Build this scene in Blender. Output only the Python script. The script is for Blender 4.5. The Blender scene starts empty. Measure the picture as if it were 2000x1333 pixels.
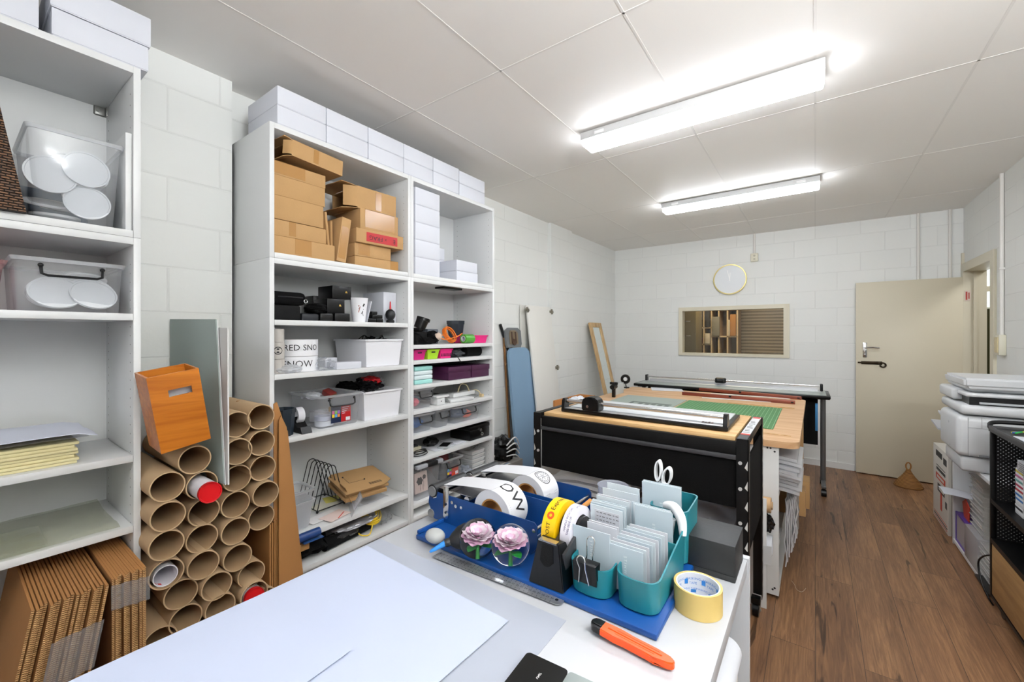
import bpy, bmesh, math, random
from mathutils import Vector as V, Matrix as MX, Euler, noise
RN = random.Random(7)
COL = bpy.context.scene.collection
pi = math.pi
F = 815.0; TH = math.radians(36); V0 = 654.0; CH = 1.5      # lens, heading, horizon and height of the camera
cT, sT = math.cos(TH), math.sin(TH)

def ray(u, v):
    a = (u - 1000) / F
    return V((-sT + a * cT, cT + a * sT, (V0 - v) / F))
def PX(u, v, x):
    r = ray(u, v); t = x / r.x; return V((x, r.y * t, r.z * t + CH))
def PY(u, v, y):
    r = ray(u, v); t = y / r.y; return V((r.x * t, y, r.z * t + CH))
def PZ(u, v, z):
    r = ray(u, v); t = (z - CH) / r.z; return V((r.x * t, r.y * t, z))

# ---------------------------------------------------------------- materials
def lin(h):
    h = h.lstrip('#'); o = []
    for i in (0, 2, 4):
        c = int(h[i:i + 2], 16) / 255
        o.append(c / 12.92 if c <= .04045 else ((c + .055) / 1.055) ** 2.4)
    return (*o, 1)
MATS = {}
def nodes(name):
    m = bpy.data.materials.new(name); m.use_nodes = True
    nt = m.node_tree; return m, nt, nt.nodes['Principled BSDF']
def mat(name, col='#ffffff', rough=.5, metal=0, bump=0, bscale=200, var=0, vscale=8, spec=.5, coat=0):
    if name in MATS: return MATS[name]
    m, nt, b = nodes(name); N = nt.nodes; L = nt.links
    b.inputs['Base Color'].default_value = lin(col); b.inputs['Roughness'].default_value = rough
    b.inputs['Metallic'].default_value = metal; b.inputs['Specular IOR Level'].default_value = spec
    b.inputs['Coat Weight'].default_value = coat
    tc = N.new('ShaderNodeTexCoord')
    if bump:
        n = N.new('ShaderNodeTexNoise'); n.inputs['Scale'].default_value = bscale; n.inputs['Detail'].default_value = 3
        L.new(tc.outputs['Object'], n.inputs['Vector'])
        bp = N.new('ShaderNodeBump'); bp.inputs['Strength'].default_value = bump; bp.inputs['Distance'].default_value = .002
        L.new(n.outputs['Fac'], bp.inputs['Height']); L.new(bp.outputs['Normal'], b.inputs['Normal'])
    if var:
        n = N.new('ShaderNodeTexNoise'); n.inputs['Scale'].default_value = vscale; n.inputs['Detail'].default_value = 4
        L.new(tc.outputs['Object'], n.inputs['Vector'])
        mx = N.new('ShaderNodeMix'); mx.data_type = 'RGBA'
        c = lin(col)
        mx.inputs['A'].default_value = (c[0] * (1 - var), c[1] * (1 - var), c[2] * (1 - var), 1)
        mx.inputs['B'].default_value = tuple(min(1, x * (1 + var)) for x in c[:3]) + (1,)
        L.new(n.outputs['Fac'], mx.inputs['Factor']); L.new(mx.outputs['Result'], b.inputs['Base Color'])
    MATS[name] = m; return m
def wood(name, c1, c2, axis=1, scale=6, stretch=14, rough=.5):
    """grain running along one axis"""
    if name in MATS: return MATS[name]
    m, nt, b = nodes(name); N = nt.nodes; L = nt.links
    b.inputs['Roughness'].default_value = rough
    tc = N.new('ShaderNodeTexCoord'); mp = N.new('ShaderNodeMapping')
    s = [scale * stretch] * 3; s[axis] = scale; mp.inputs['Scale'].default_value = s
    L.new(tc.outputs['Object'], mp.inputs['Vector'])
    n = N.new('ShaderNodeTexNoise'); n.inputs['Scale'].default_value = 1; n.inputs['Detail'].default_value = 6; n.inputs['Distortion'].default_value = .4
    L.new(mp.outputs['Vector'], n.inputs['Vector'])
    r = N.new('ShaderNodeValToRGB'); r.color_ramp.elements[0].position = .32; r.color_ramp.elements[1].position = .68
    r.color_ramp.elements[0].color = lin(c1); r.color_ramp.elements[1].color = lin(c2)
    L.new(n.outputs['Fac'], r.inputs['Fac']); L.new(r.outputs['Color'], b.inputs['Base Color'])
    MATS[name] = m; return m
def clear(name, tint='#f9fafc', body=.12, rough=.12, white='#f2f4f6'):
    """thin clear or milky plastic: see-through, with a little body colour and a surface gloss"""
    if name in MATS: return MATS[name]
    m, nt, b = nodes(name); N = nt.nodes; L = nt.links
    N.remove(b); out = N['Material Output']
    t = N.new('ShaderNodeBsdfTransparent'); t.inputs['Color'].default_value = lin(tint)
    d = N.new('ShaderNodeBsdfDiffuse'); d.inputs['Color'].default_value = lin(white)
    tl = N.new('ShaderNodeBsdfTranslucent'); tl.inputs['Color'].default_value = lin(white)
    md = N.new('ShaderNodeMixShader'); md.inputs[0].default_value = .4
    L.new(d.outputs[0], md.inputs[1]); L.new(tl.outputs[0], md.inputs[2])
    g = N.new('ShaderNodeBsdfGlossy'); g.inputs['Roughness'].default_value = rough
    f = N.new('ShaderNodeLayerWeight'); f.inputs['Blend'].default_value = .5
    pw = N.new('ShaderNodeMath'); pw.operation = 'POWER'; pw.inputs[1].default_value = 4; L.new(f.outputs['Facing'], pw.inputs[0])
    ma = N.new('ShaderNodeMath'); ma.operation = 'MULTIPLY_ADD'; ma.inputs[1].default_value = .55; ma.inputs[2].default_value = .035; L.new(pw.outputs[0], ma.inputs[0])
    m1 = N.new('ShaderNodeMixShader'); m1.inputs[0].default_value = body
    L.new(t.outputs[0], m1.inputs[1]); L.new(md.outputs[0], m1.inputs[2])
    m2 = N.new('ShaderNodeMixShader'); L.new(ma.outputs[0], m2.inputs[0])
    L.new(m1.outputs[0], m2.inputs[1]); L.new(g.outputs[0], m2.inputs[2])
    L.new(m2.outputs[0], out.inputs['Surface'])
    MATS[name] = m; return m
def emit(name, col, strength):
    if name in MATS: return MATS[name]
    m, nt, b = nodes(name)
    b.inputs['Base Color'].default_value = lin(col)
    b.inputs['Emission Color'].default_value = lin(col); b.inputs['Emission Strength'].default_value = strength
    MATS[name] = m; return m
def ridges(name, c1, c2, axis, freq, rough=.8, bump=.5):
    """fine parallel flutes, as on a corrugated edge or ribbed surface"""
    if name in MATS: return MATS[name]
    m, nt, b = nodes(name); N = nt.nodes; L = nt.links
    b.inputs['Roughness'].default_value = rough
    tc = N.new('ShaderNodeTexCoord'); w = N.new('ShaderNodeTexWave'); w.bands_direction = 'XYZ'[axis]
    w.inputs['Scale'].default_value = freq; w.inputs['Distortion'].default_value = .3
    L.new(tc.outputs['Object'], w.inputs['Vector'])
    r = N.new('ShaderNodeValToRGB'); r.color_ramp.elements[0].color = lin(c1); r.color_ramp.elements[1].color = lin(c2)
    L.new(w.outputs['Fac'], r.inputs['Fac']); L.new(r.outputs['Color'], b.inputs['Base Color'])
    bp = N.new('ShaderNodeBump'); bp.inputs['Strength'].default_value = bump; bp.inputs['Distance'].default_value = .002
    L.new(w.outputs['Fac'], bp.inputs['Height']); L.new(bp.outputs['Normal'], b.inputs['Normal'])
    MATS[name] = m; return m

# ---------------------------------------------------------------- mesh building
class MB:
    def __init__(s): s.bm = bmesh.new(); s.mi = 0
    def add(s, vs, fs):
        bv = [s.bm.verts.new(v) for v in vs]; out = []
        for f in fs:
            try:
                fc = s.bm.faces.new([bv[i] for i in f]); fc.material_index = s.mi; out.append(fc)
            except ValueError: pass
        return bv
    def bx(s, x0, x1, y0, y1, z0, z1, bev=0, M=None, seg=2):
        vs = [V((x, y, z)) for z in (z0, z1) for y in (y0, y1) for x in (x0, x1)]
        if M: vs = [M @ v for v in vs]
        bv = s.add(vs, [(0, 2, 3, 1), (4, 5, 7, 6), (0, 1, 5, 4), (2, 6, 7, 3), (0, 4, 6, 2), (1, 3, 7, 5)])
        if bev:
            es = list({e for v in bv for e in v.link_edges})
            r = bmesh.ops.bevel(s.bm, geom=es, offset=bev, segments=seg, affect='EDGES', profile=.5)
            for f in r['faces']: f.material_index = s.mi
        return s
    def frustum(s, bot, top, z0, z1, M=None, cap=True):
        """rectangles (x0,x1,y0,y1) at z0 and z1"""
        vs = [V((x, y, z)) for (q, z) in ((bot, z0), (top, z1)) for (x, y) in ((q[0], q[2]), (q[1], q[2]), (q[1], q[3]), (q[0], q[3]))]
        if M: vs = [M @ v for v in vs]
        fs = [(0, 1, 5, 4), (1, 2, 6, 5), (2, 3, 7, 6), (3, 0, 4, 7), (3, 2, 1, 0)]
        if cap: fs.append((4, 5, 6, 7))
        s.add(vs, fs); return s
    def loft(s, rings, closed=True, caps=(True, True)):
        n = len(rings[0]); vs = [v for r in rings for v in r]; fs = []
        for i in range(len(rings) - 1):
            for j in range(n if closed else n - 1):
                k = (j + 1) % n
                fs.append((i * n + j, i * n + k, (i + 1) * n + k, (i + 1) * n + j))
        if caps[0]: fs.append(tuple(range(n - 1, -1, -1)))
        if caps[1]: fs.append(tuple((len(rings) - 1) * n + j for j in range(n)))
        s.add(vs, fs); return s
    @staticmethod
    def frame(d):
        d = d.normalized(); a = V((0, 0, 1)) if abs(d.z) < .9 else V((1, 0, 0))
        x = a.cross(d).normalized(); return x, d.cross(x)
    def cyl(s, p0, p1, r, r2=None, n=20, caps=(True, True)):
        p0, p1 = V(p0), V(p1); x, y = s.frame(p1 - p0); r2 = r if r2 is None else r2
        rg = lambda p, q: [p + (x * math.cos(2 * pi * i / n) + y * math.sin(2 * pi * i / n)) * q for i in range(n)]
        return s.loft([rg(p0, r), rg(p1, r2)], True, caps)
    def pipe(s, p0, p1, ro, ri, n=32):
        """hollow tube with wall thickness"""
        p0, p1 = V(p0), V(p1); x, y = s.frame(p1 - p0)
        rg = lambda p, q: [p + (x * math.cos(2 * pi * i / n) + y * math.sin(2 * pi * i / n)) * q for i in range(n)]
        s.loft([rg(p0, ri), rg(p0, ro), rg(p1, ro), rg(p1, ri), rg(p0, ri)], True, (False, False)); return s
    def tube(s, pts, r, n=8, closed=False):
        pts = [V(p) for p in pts]; rings = []; m = len(pts); px = None
        for i, p in enumerate(pts):
            a = pts[(i - 1) % m] if (closed or i) else p; b = pts[(i + 1) % m] if (closed or i < m - 1) else p
            d = (b - a)
            if d.length < 1e-9: d = V((0, 0, 1))
            d.normalize()
            if px is None: px, py = s.frame(d)
            else:
                px = (px - d * px.dot(d)); px = px.normalized() if px.length > 1e-6 else s.frame(d)[0]; py = d.cross(px)
            q = r(i / (m - 1)) if callable(r) else r
            rings.append([p + (px * math.cos(2 * pi * k / n) + py * math.sin(2 * pi * k / n)) * q for k in range(n)])
        if closed: rings.append(rings[0]); return s.loft(rings, True, (False, False))
        return s.loft(rings)
    def lathe(s, prof, n=28, c=(0, 0, 0), M=None, cap=True):
        rings = [[V((r * math.cos(2 * pi * i / n) + c[0], r * math.sin(2 * pi * i / n) + c[1], z + c[2])) for i in range(n)] for r, z in prof]
        if M: rings = [[M @ v for v in r] for r in rings]
        return s.loft(rings, True, (cap, cap))
    def prism(s, poly, z0, z1, M=None):
        rg = [[V((x, y, z)) for x, y in poly] for z in (z0, z1)]
        if M: rg = [[M @ v for v in r] for r in rg]
        return s.loft(rg)
    def sph(s, c, r, nu=20, nv=12, fn=None):
        r = (r, r, r) if not isinstance(r, (tuple, list)) else r; c = V(c); rings = []
        for j in range(nv + 1):
            a = pi * min(max(j / nv, .002), .998); ring = []
            for i in range(nu):
                b = 2 * pi * i / nu
                d = V((math.sin(a) * math.cos(b), math.sin(a) * math.sin(b), -math.cos(a)))
                k = fn(d) if fn else 1
                ring.append(c + V((d.x * r[0] * k, d.y * r[1] * k, d.z * r[2] * k)))
            rings.append(ring)
        return s.loft(rings)
    def sheet(s, fn, nu, nv, thick=0):
        P = [[V(fn(i / nu, j / nv)) for i in range(nu + 1)] for j in range(nv + 1)]
        if not thick:
            vs = [p for r in P for p in r]; w = nu + 1
            s.add(vs, [(j * w + i, j * w + i + 1, (j + 1) * w + i + 1, (j + 1) * w + i) for j in range(nv) for i in range(nu)]); return s
        nr = (P[0][-1] - P[0][0]).cross(P[-1][0] - P[0][0]).normalized() * thick
        vs = [p for r in P for p in r] + [p - nr for r in P for p in r]; w = nu + 1; o = w * (nv + 1); fs = []
        for j in range(nv):
            for i in range(nu):
                q = (j * w + i, j * w + i + 1, (j + 1) * w + i + 1, (j + 1) * w + i); fs.append(q); fs.append(tuple(o + k for k in reversed(q)))
        for i in range(nu):
            fs.append((i + 1, i, o + i, o + i + 1)); t = nv * w; fs.append((t + i, t + i + 1, o + t + i + 1, o + t + i))
        for j in range(nv):
            fs.append((j * w, (j + 1) * w, o + (j + 1) * w, o + j * w)); e = nu; fs.append(((j + 1) * w + e, j * w + e, o + j * w + e, o + (j + 1) * w + e))
        s.add(vs, fs); return s
    def text(s, body, size, fn, align='CENTER', ext=0):
        """letters as filled outlines; fn maps (x, y) of the line to a point"""
        cu = bpy.data.curves.new('t', 'FONT'); cu.body = body; cu.size = size; cu.align_x = align; cu.align_y = 'CENTER'; cu.resolution_u = 2
        o = bpy.data.objects.new('t', cu); COL.objects.link(o)
        me = bpy.data.meshes.new_from_object(o)
        s.add([fn(v.co.x, v.co.y) for v in me.vertices], [tuple(p.vertices) for p in me.polygons])
        bpy.data.objects.remove(o); bpy.data.curves.remove(cu); bpy.data.meshes.remove(me); return s
    def done(s, name, mats, parent=None, at=None, label=None, cat=None, group=None, kind=None, angle=38, local=False):
        """one mesh object; geometry given in world coordinates unless local"""
        bm = s.bm
        if parent is not None and not local:
            inv = chainmat(parent).inverted(); bm.transform(inv)
        elif parent is None and not local:
            if at is None:
                c = [v.co for v in bm.verts]
                at = V(((min(p.x for p in c) + max(p.x for p in c)) / 2, (min(p.y for p in c) + max(p.y for p in c)) / 2, min(p.z for p in c)))
            bm.transform(MX.Translation(-V(at)))
        bmesh.ops.recalc_face_normals(bm, faces=bm.faces)
        la = math.radians(angle)
        for f in bm.faces: f.smooth = True
        for e in bm.edges:
            if len(e.link_faces) == 2 and e.calc_face_angle(0) > la: e.smooth = False
        me = bpy.data.meshes.new(name); bm.to_mesh(me); bm.free()
        for m in (mats if isinstance(mats, (list, tuple)) else [mats]): me.materials.append(m)
        o = bpy.data.objects.new(name, me); COL.objects.link(o)
        if parent is not None: o.parent = parent
        elif at is not None: o.location = at
        tag(o, label, cat, group, kind); return o
def chainmat(o):
    m = o.matrix_basis.copy()
    while o.parent is not None: o = o.parent; m = o.matrix_basis @ m
    return m
def tag(o, label=None, cat=None, group=None, kind=None):
    for k, v in (('label', label), ('category', cat), ('group', group), ('kind', kind)):
        if v: o[k] = v
    return o
def T(name, label, cat, loc, rz=0, group=None, rot=None):
    o = bpy.data.objects.new(name, None); COL.objects.link(o); o.empty_display_size = .05
    o.location = loc; o.rotation_euler = rot if rot else (0, 0, rz)
    return tag(o, label, cat, group)
def dup(root, loc=None, rz=None, label=None, group=None, rot=None):
    r = root.copy(); COL.objects.link(r)
    if loc is not None: r.location = loc
    if rz is not None: r.rotation_euler = (0, 0, rz)
    if rot is not None: r.rotation_euler = rot
    tag(r, label, None, group)
    for ch in list(root.children):
        c = ch.copy(); COL.objects.link(c); c.parent = r
        for g in list(ch.children):
            d = g.copy(); COL.objects.link(d); d.parent = c
    return r
def structure(o): o['kind'] = 'structure'; return o
def basis(o, x, y):
    """orthonormal frame with origin o, x axis along x, y axis near y"""
    x = V(x).normalized(); z = x.cross(V(y)).normalized(); y = z.cross(x)
    return MX(((x.x, y.x, z.x, o[0]), (x.y, y.y, z.y, o[1]), (x.z, y.z, z.z, o[2]), (0, 0, 0, 1)))
def box(name, mats, x0, x1, y0, y1, z0, z1, label=None, cat=None, group=None, parent=None, bev=.002, kind=None):
    return MB().bx(x0, x1, y0, y1, z0, z1, bev).done(name, mats, parent, None, label, cat, group, kind)
ORD = ['first', 'second', 'third', 'fourth', 'fifth', 'sixth', 'seventh', 'eighth', 'ninth', 'tenth', 'eleventh', 'twelfth', 'thirteenth', 'fourteenth', 'fifteenth', 'sixteenth', 'seventeenth', 'eighteenth', 'nineteenth', 'twentieth']
def arc(c, r, a0, a1, n, ax=(1, 0, 0), ay=(0, 0, 1)):
    c, ax, ay = V(c), V(ax), V(ay)
    return [c + ax * r * math.cos(a0 + (a1 - a0) * i / n) + ay * r * math.sin(a0 + (a1 - a0) * i / n) for i in range(n + 1)]
def spline(pts, n=8):
    pts = [V(p) for p in pts]; out = []
    for i in range(len(pts) - 1):
        p0 = pts[max(i - 1, 0)]; p1 = pts[i]; p2 = pts[i + 1]; p3 = pts[min(i + 2, len(pts) - 1)]
        for k in range(n):
            t = k / n
            out.append(.5 * ((2 * p1) + (p2 - p0) * t + (2 * p0 - 5 * p1 + 4 * p2 - p3) * t * t + (3 * p1 - p0 - 3 * p2 + p3) * t ** 3))
    return out + [pts[-1]]
def crumple(c, r, amp=.25, fr=14, seed=0, name='bag', m=None, nu=28, nv=18, **kw):
    o = V((seed * 3.1, seed * 1.7, seed * .9)); mb = MB()
    def fn(d): return 1 + amp * (noise.noise(d * 2.2 + o) + .5 * noise.noise(d * 5 + o))
    mb.sph(c, r, nu, nv, fn); rz_ = r[2] if isinstance(r, (tuple, list)) else r
    for v in mb.bm.verts: v.co.z = max(v.co.z, c[2] - rz_ * .97)
    return mb.done(name, m, angle=kw.pop('angle', 20), **kw)

# shared finishes
WHITE = mat('white_laminate', '#dcdddd', .35)
BOARD = mat('white_card', '#d4d6de', .55)
BLACKP = mat('black_plastic', '#050506', .32, spec=.4)
BLACKM = mat('black_matt', '#060607', .7, bump=.3, bscale=300, spec=.25)
BLACKF = mat('black_fabric', '#060607', .9, bump=.6, bscale=250, spec=.2)
DARKG = mat('dark_grey_plastic', '#16181b', .45)
CARD = mat('brown_cardboard', '#b38d5e', .85, bump=.15, bscale=120, var=.07, vscale=14)
TAPEC = mat('brown_packing_tape', '#a97c46', .22, spec=.6)
CLEAR = clear('clear_plastic', body=.22)
MILKY = clear('milky_plastic', body=.42, rough=.3)
FILM = clear('clear_film', body=.10, rough=.06)
STEEL = mat('steel', '#b9b9ba', .25, 1)
CHROME = mat('chrome', '#dcdcdc', .12, 1)
PAPER = mat('white_paper', '#d6d8df', .7)
INK = mat('black_ink', '#17171a', .6)
LAMP_S = 21; EXPO = 0.5; BOUNCE = 75; BOUNCE2 = 0
# ---------------------------------------------------------------- the room
XL, XR, YB, YF, ZC = -2.41, 1.18, 5.93, -2.2, 2.745
def block_wall(name, u, col='#eaebe8'):
    m, nt, b = nodes(name); N = nt.nodes; L = nt.links
    b.inputs['Roughness'].default_value = .55
    g = N.new('ShaderNodeNewGeometry'); sp = N.new('ShaderNodeSeparateXYZ'); L.new(g.outputs['Position'], sp.inputs[0])
    cb = N.new('ShaderNodeCombineXYZ'); L.new(sp.outputs[u], cb.inputs[0]); L.new(sp.outputs[2], cb.inputs[1])
    br = N.new('ShaderNodeTexBrick'); br.offset = .5
    for k, v in (('Scale', 1), ('Mortar Size', .005), ('Mortar Smooth', .6), ('Brick Width', .4), ('Row Height', .2), ('Bias', 0)): br.inputs[k].default_value = v
    c = lin(col); br.inputs['Color1'].default_value = c; br.inputs['Color2'].default_value = tuple(x * .97 for x in c[:3]) + (1,)
    br.inputs['Mortar'].default_value = tuple(x * .94 for x in c[:3]) + (1,)
    L.new(cb.outputs[0], br.inputs['Vector']); L.new(br.outputs['Color'], b.inputs['Base Color'])
    n = N.new('ShaderNodeTexNoise'); n.inputs['Scale'].default_value = 60; n.inputs['Detail'].default_value = 4
    L.new(cb.outputs[0], n.inputs['Vector'])
    ad = N.new('ShaderNodeMath'); ad.operation = 'MULTIPLY_ADD'; ad.inputs[1].default_value = -1.0
    ml = N.new('ShaderNodeMath'); ml.operation = 'MULTIPLY'; ml.inputs[1].default_value = .18
    L.new(n.outputs['Fac'], ml.inputs[0]); L.new(br.outputs['Fac'], ad.inputs[0]); L.new(ml.outputs[0], ad.inputs[2])
    bp = N.new('ShaderNodeBump'); bp.inputs['Strength'].default_value = .4; bp.inputs['Distance'].default_value = .005
    L.new(ad.outputs[0], bp.inputs['Height']); L.new(bp.outputs['Normal'], b.inputs['Normal'])
    return m
WB, WS = block_wall('painted_blocks_back', 0), block_wall('painted_blocks_side', 1)
CREAM = mat('cream_paint', '#d9d2bd', .45, bump=.08, bscale=40)

def plank_floor():
    m, nt, b = nodes('oak_vinyl_planks'); N = nt.nodes; L = nt.links
    b.inputs['Roughness'].default_value = .42
    g = N.new('ShaderNodeNewGeometry'); sp = N.new('ShaderNodeSeparateXYZ'); L.new(g.outputs['Position'], sp.inputs[0])
    cb = N.new('ShaderNodeCombineXYZ'); L.new(sp.outputs[1], cb.inputs[0]); L.new(sp.outputs[0], cb.inputs[1])
    br = N.new('ShaderNodeTexBrick'); br.offset = .37
    for k, v in (('Scale', 1), ('Mortar Size', .0012), ('Mortar Smooth', .2), ('Brick Width', 1.22), ('Row Height', .18), ('Bias', 0)): br.inputs[k].default_value = v
    br.inputs['Color1'].default_value = (.0, .0, .0, 1); br.inputs['Color2'].default_value = (1, 1, 1, 1); br.inputs['Mortar'].default_value = (.3, .3, .3, 1)
    L.new(cb.outputs[0], br.inputs['Vector'])
    # shift the grain from plank to plank
    mv = N.new('ShaderNodeVectorMath'); mv.operation = 'MULTIPLY_ADD'; mv.inputs[1].default_value = (5, 3, 9)
    L.new(br.outputs['Color'], mv.inputs[0]); L.new(g.outputs['Position'], mv.inputs[2])
    mp = N.new('ShaderNodeMapping'); mp.inputs['Scale'].default_value = (62, 3.2, 1); L.new(mv.outputs[0], mp.inputs['Vector'])
    n1 = N.new('ShaderNodeTexNoise'); n1.inputs['Scale'].default_value = 1; n1.inputs['Detail'].default_value = 7; n1.inputs['Roughness'].default_value = .65; n1.inputs['Distortion'].default_value = 1.4
    L.new(mp.outputs[0], n1.inputs['Vector'])
    mp2 = N.new('ShaderNodeMapping'); mp2.inputs['Scale'].default_value = (7, .9, 1); L.new(mv.outputs[0], mp2.inputs['Vector'])
    n2 = N.new('ShaderNodeTexNoise'); n2.inputs['Scale'].default_value = 1; n2.inputs['Detail'].default_value = 3; L.new(mp2.outputs[0], n2.inputs['Vector'])
    r = N.new('ShaderNodeValToRGB'); e = r.color_ramp.elements
    e[0].position = .32; e[0].color = lin('#5f412d'); e[1].position = .68; e[1].color = lin('#b3875f')
    k = e.new(.5); k.color = lin('#8a6446')
    mxf = N.new('ShaderNodeMix'); mxf.inputs[0].default_value = .45; L.new(n1.outputs['Fac'], mxf.inputs['A']); L.new(n2.outputs['Fac'], mxf.inputs['B'])
    L.new(mxf.outputs[0], r.inputs['Fac'])
    # whole-plank tone, then dark splits
    mt = N.new('ShaderNodeMix'); mt.data_type = 'RGBA'; mt.blend_type = 'MULTIPLY'; mt.inputs['Factor'].default_value = .16
    L.new(r.outputs['Color'], mt.inputs['A']); L.new(br.outputs['Color'], mt.inputs['B'])
    mp3 = N.new('ShaderNodeMapping'); mp3.inputs['Scale'].default_value = (16, 1.3, 1); L.new(mv.outputs[0], mp3.inputs['Vector'])
    n3 = N.new('ShaderNodeTexNoise'); n3.inputs['Scale'].default_value = 1; n3.inputs['Detail'].default_value = 5; n3.inputs['Distortion'].default_value = 1.2; L.new(mp3.outputs[0], n3.inputs['Vector'])
    r3 = N.new('ShaderNodeValToRGB'); q = r3.color_ramp.elements; q[0].position = .32; q[0].color = (.16, .13, .11, 1); q[1].position = .36; q[1].color = (1, 1, 1, 1)
    L.new(n3.outputs['Fac'], r3.inputs['Fac'])
    m3 = N.new('ShaderNodeMix'); m3.data_type = 'RGBA'; m3.blend_type = 'MULTIPLY'; m3.inputs['Factor'].default_value = .8
    L.new(mt.outputs['Result'], m3.inputs['A']); L.new(r3.outputs['Color'], m3.inputs['B'])
    gr = N.new('ShaderNodeMix'); gr.data_type = 'RGBA'; gr.inputs['B'].default_value = lin('#3a2a1f'); L.new(br.outputs['Fac'], gr.inputs['Factor']); L.new(m3.outputs['Result'], gr.inputs['A'])
    L.new(gr.outputs['Result'], b.inputs['Base Color'])
    bp = N.new('ShaderNodeBump'); bp.inputs['Strength'].default_value = .25; bp.inputs['Distance'].default_value = .002
    L.new(n1.outputs['Fac'], bp.inputs['Height']); L.new(bp.outputs['Normal'], b.inputs['Normal'])
    return m
structure(MB().bx(XL - .1, 2.6, YF - .1, YB + .12, -.06, 0).done('floor', plank_floor()))
CEIL = mat('ceiling_paint', '#f3f0ec', .6, bump=.05, bscale=20)
c = MB().bx(XL - .1, XR + .12, YF - .1, YB + .12, ZC, ZC + .05)
STRIP = mat('ceiling_joint_strip', '#e9e6e2', .5)
c.mi = 1
for x in (-1.8, -1.2, -.6, 0, .6): c.bx(x - .005, x + .005, YF, YB, ZC - .0012, ZC + .001)
for y in (-.86, .35, 1.56, 2.775, 4.0, 5.21): c.bx(XL, XR, y - .005, y + .005, ZC - .0012, ZC + .001)
structure(c.done('ceiling', [CEIL, STRIP]))
w = MB().prism([(XL - .1, YF), (XL - .1, YB + .12), (XL, YB + .12), (XL, 4.5), (XL + .035, 4.5), (XL + .035, 4.01), (XL, 4.01), (XL, .851), (-2.32, .851), (-2.32, .43), (XL, .43), (XL, YF)], 0, ZC)
structure(w.done('wall_left', WS))
# back wall round the window opening
WX0, WX1, WZ0, WZ1 = -1.50, -.245, 1.222, 1.865
w = MB()
w.bx(XL, WX0, YB, YB + .12, 0, ZC).bx(WX1, XR + .12, YB, YB + .12, 0, ZC).bx(WX0, WX1, YB, YB + .12, 0, WZ0).bx(WX0, WX1, YB, YB + .12, WZ1, ZC)
structure(w.done('wall_back', WB))
DY0, DY1, DZ = 5.06, 5.87, 2.13
w = MB().bx(XR, XR + .12, YF, DY0, 0, ZC).bx(XR, XR + .12, DY1, YB, 0, ZC).bx(XR, XR + .12, DY0, DY1, DZ, ZC)
structure(w.done('wall_right', WS))
structure(MB().bx(XL, XR, YF - .1, YF, 0, ZC).done('wall_front', WB))
structure(MB().bx(XL, -1.4, YB - .012, YB, 0, .07).bx(-1.4, .35, YB - .012, YB, 0, .07).done('baseboard_back', mat('white_gloss', '#e4e4e2', .4)))

# window into the store room
t = bpy.data.objects.new('window_1', None); COL.objects.link(t); t.location = (WX0, YB, WZ0); structure(t)
f = MB()
for a in ((WX0, WX0 + .05, WZ0, WZ1), (WX1 - .06, WX1, WZ0, WZ1), (WX0 + .0501, WX1 - .0601, WZ1 - .05, WZ1), (WX0 + .0501, WX1 - .0601, WZ0, WZ0 + .035)):
    f.bx(a[0], a[1], YB - .02, YB + .10, a[2], a[3])
f.done('window_frame', CREAM, t)
MB().bx(WX0 + .04, WX1 - .05, YB + .05, YB + .055, WZ0 + .03, WZ1 - .04).done('window_pane', clear('window_glass', tint='#fbfdfb', body=.01, rough=.02), t)
# store room beyond: cabinet, cube shelves and a roller shutter
YS = 9.2
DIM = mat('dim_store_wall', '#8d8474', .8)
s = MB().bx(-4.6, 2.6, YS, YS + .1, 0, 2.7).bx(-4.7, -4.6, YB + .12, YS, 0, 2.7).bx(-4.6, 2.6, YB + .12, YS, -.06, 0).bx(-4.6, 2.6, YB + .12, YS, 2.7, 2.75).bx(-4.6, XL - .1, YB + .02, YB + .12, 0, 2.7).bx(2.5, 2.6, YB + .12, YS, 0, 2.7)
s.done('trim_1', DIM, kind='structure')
SHUT = ridges('roller_shutter_slats', '#6f6556', '#b3a690', 2, 5.2, .55, .8)
a, b_ = PY(1437, 620, YS - .03), PY(1545, 620, YS - .03)
MB().bx(a.x, b_.x + 1.2, YS - .06, YS - .02, .0, 2.35).done('roller_shutter', SHUT, label='ribbed brown roller shutter seen through the window into the store room', cat='shutter')
MB().cyl((a.x + .2, YS - .22, 2.42), (b_.x + 1.2, YS - .22, 2.42), .16).done('shutter_drum', SHUT, label='ribbed drum of the roller shutter above it beyond the window', cat='shutter drum')
CAB = mat('olive_cabinet', '#6b6145', .5)
p0, p1 = PY(1318, 620, 7.6), PY(1359, 620, 7.6)
t = T('filing_cabinet', 'dull olive metal cabinet at the left edge of the window view', 'cabinet', ((p0.x + p1.x) / 2, 7.85, 0))
MB().bx(p0.x - .1, p1.x, 7.6, 8.1, 0, 2.1, .004).done('body', CAB, t)
for z in (1.72, 1.47): MB().bx(p1.x - .18, p1.x - .08, 7.58, 7.6, z, z + .02, .003).done('handle', STEEL, t)
SW = mat('store_shelf_wood', '#cbb594', .5)
p0, p1 = PY(1360, 620, 8.6), PY(1440, 620, 8.6)
t = T('cube_shelf', 'pale wooden cube shelving with boxes seen through the window', 'shelf', ((p0.x + p1.x) / 2, 8.8, 0))
cx = [p0.x + (p1.x - p0.x) * k for k in (0, .19, .38, .56, .77, 1)]
for x in cx: MB().bx(x - .012, x + .012, 8.6, 9.0, 0, 2.5).done('divider', SW, t)
for k in range(5):
    for z in ((.9, 1.3, 1.62, 2.05) if k in (0, 1) else (.9, 1.45, 1.95)):
        MB().bx(cx[k], cx[k + 1], 8.6, 9.0, z, z + .025).done('shelf', SW, t)
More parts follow.
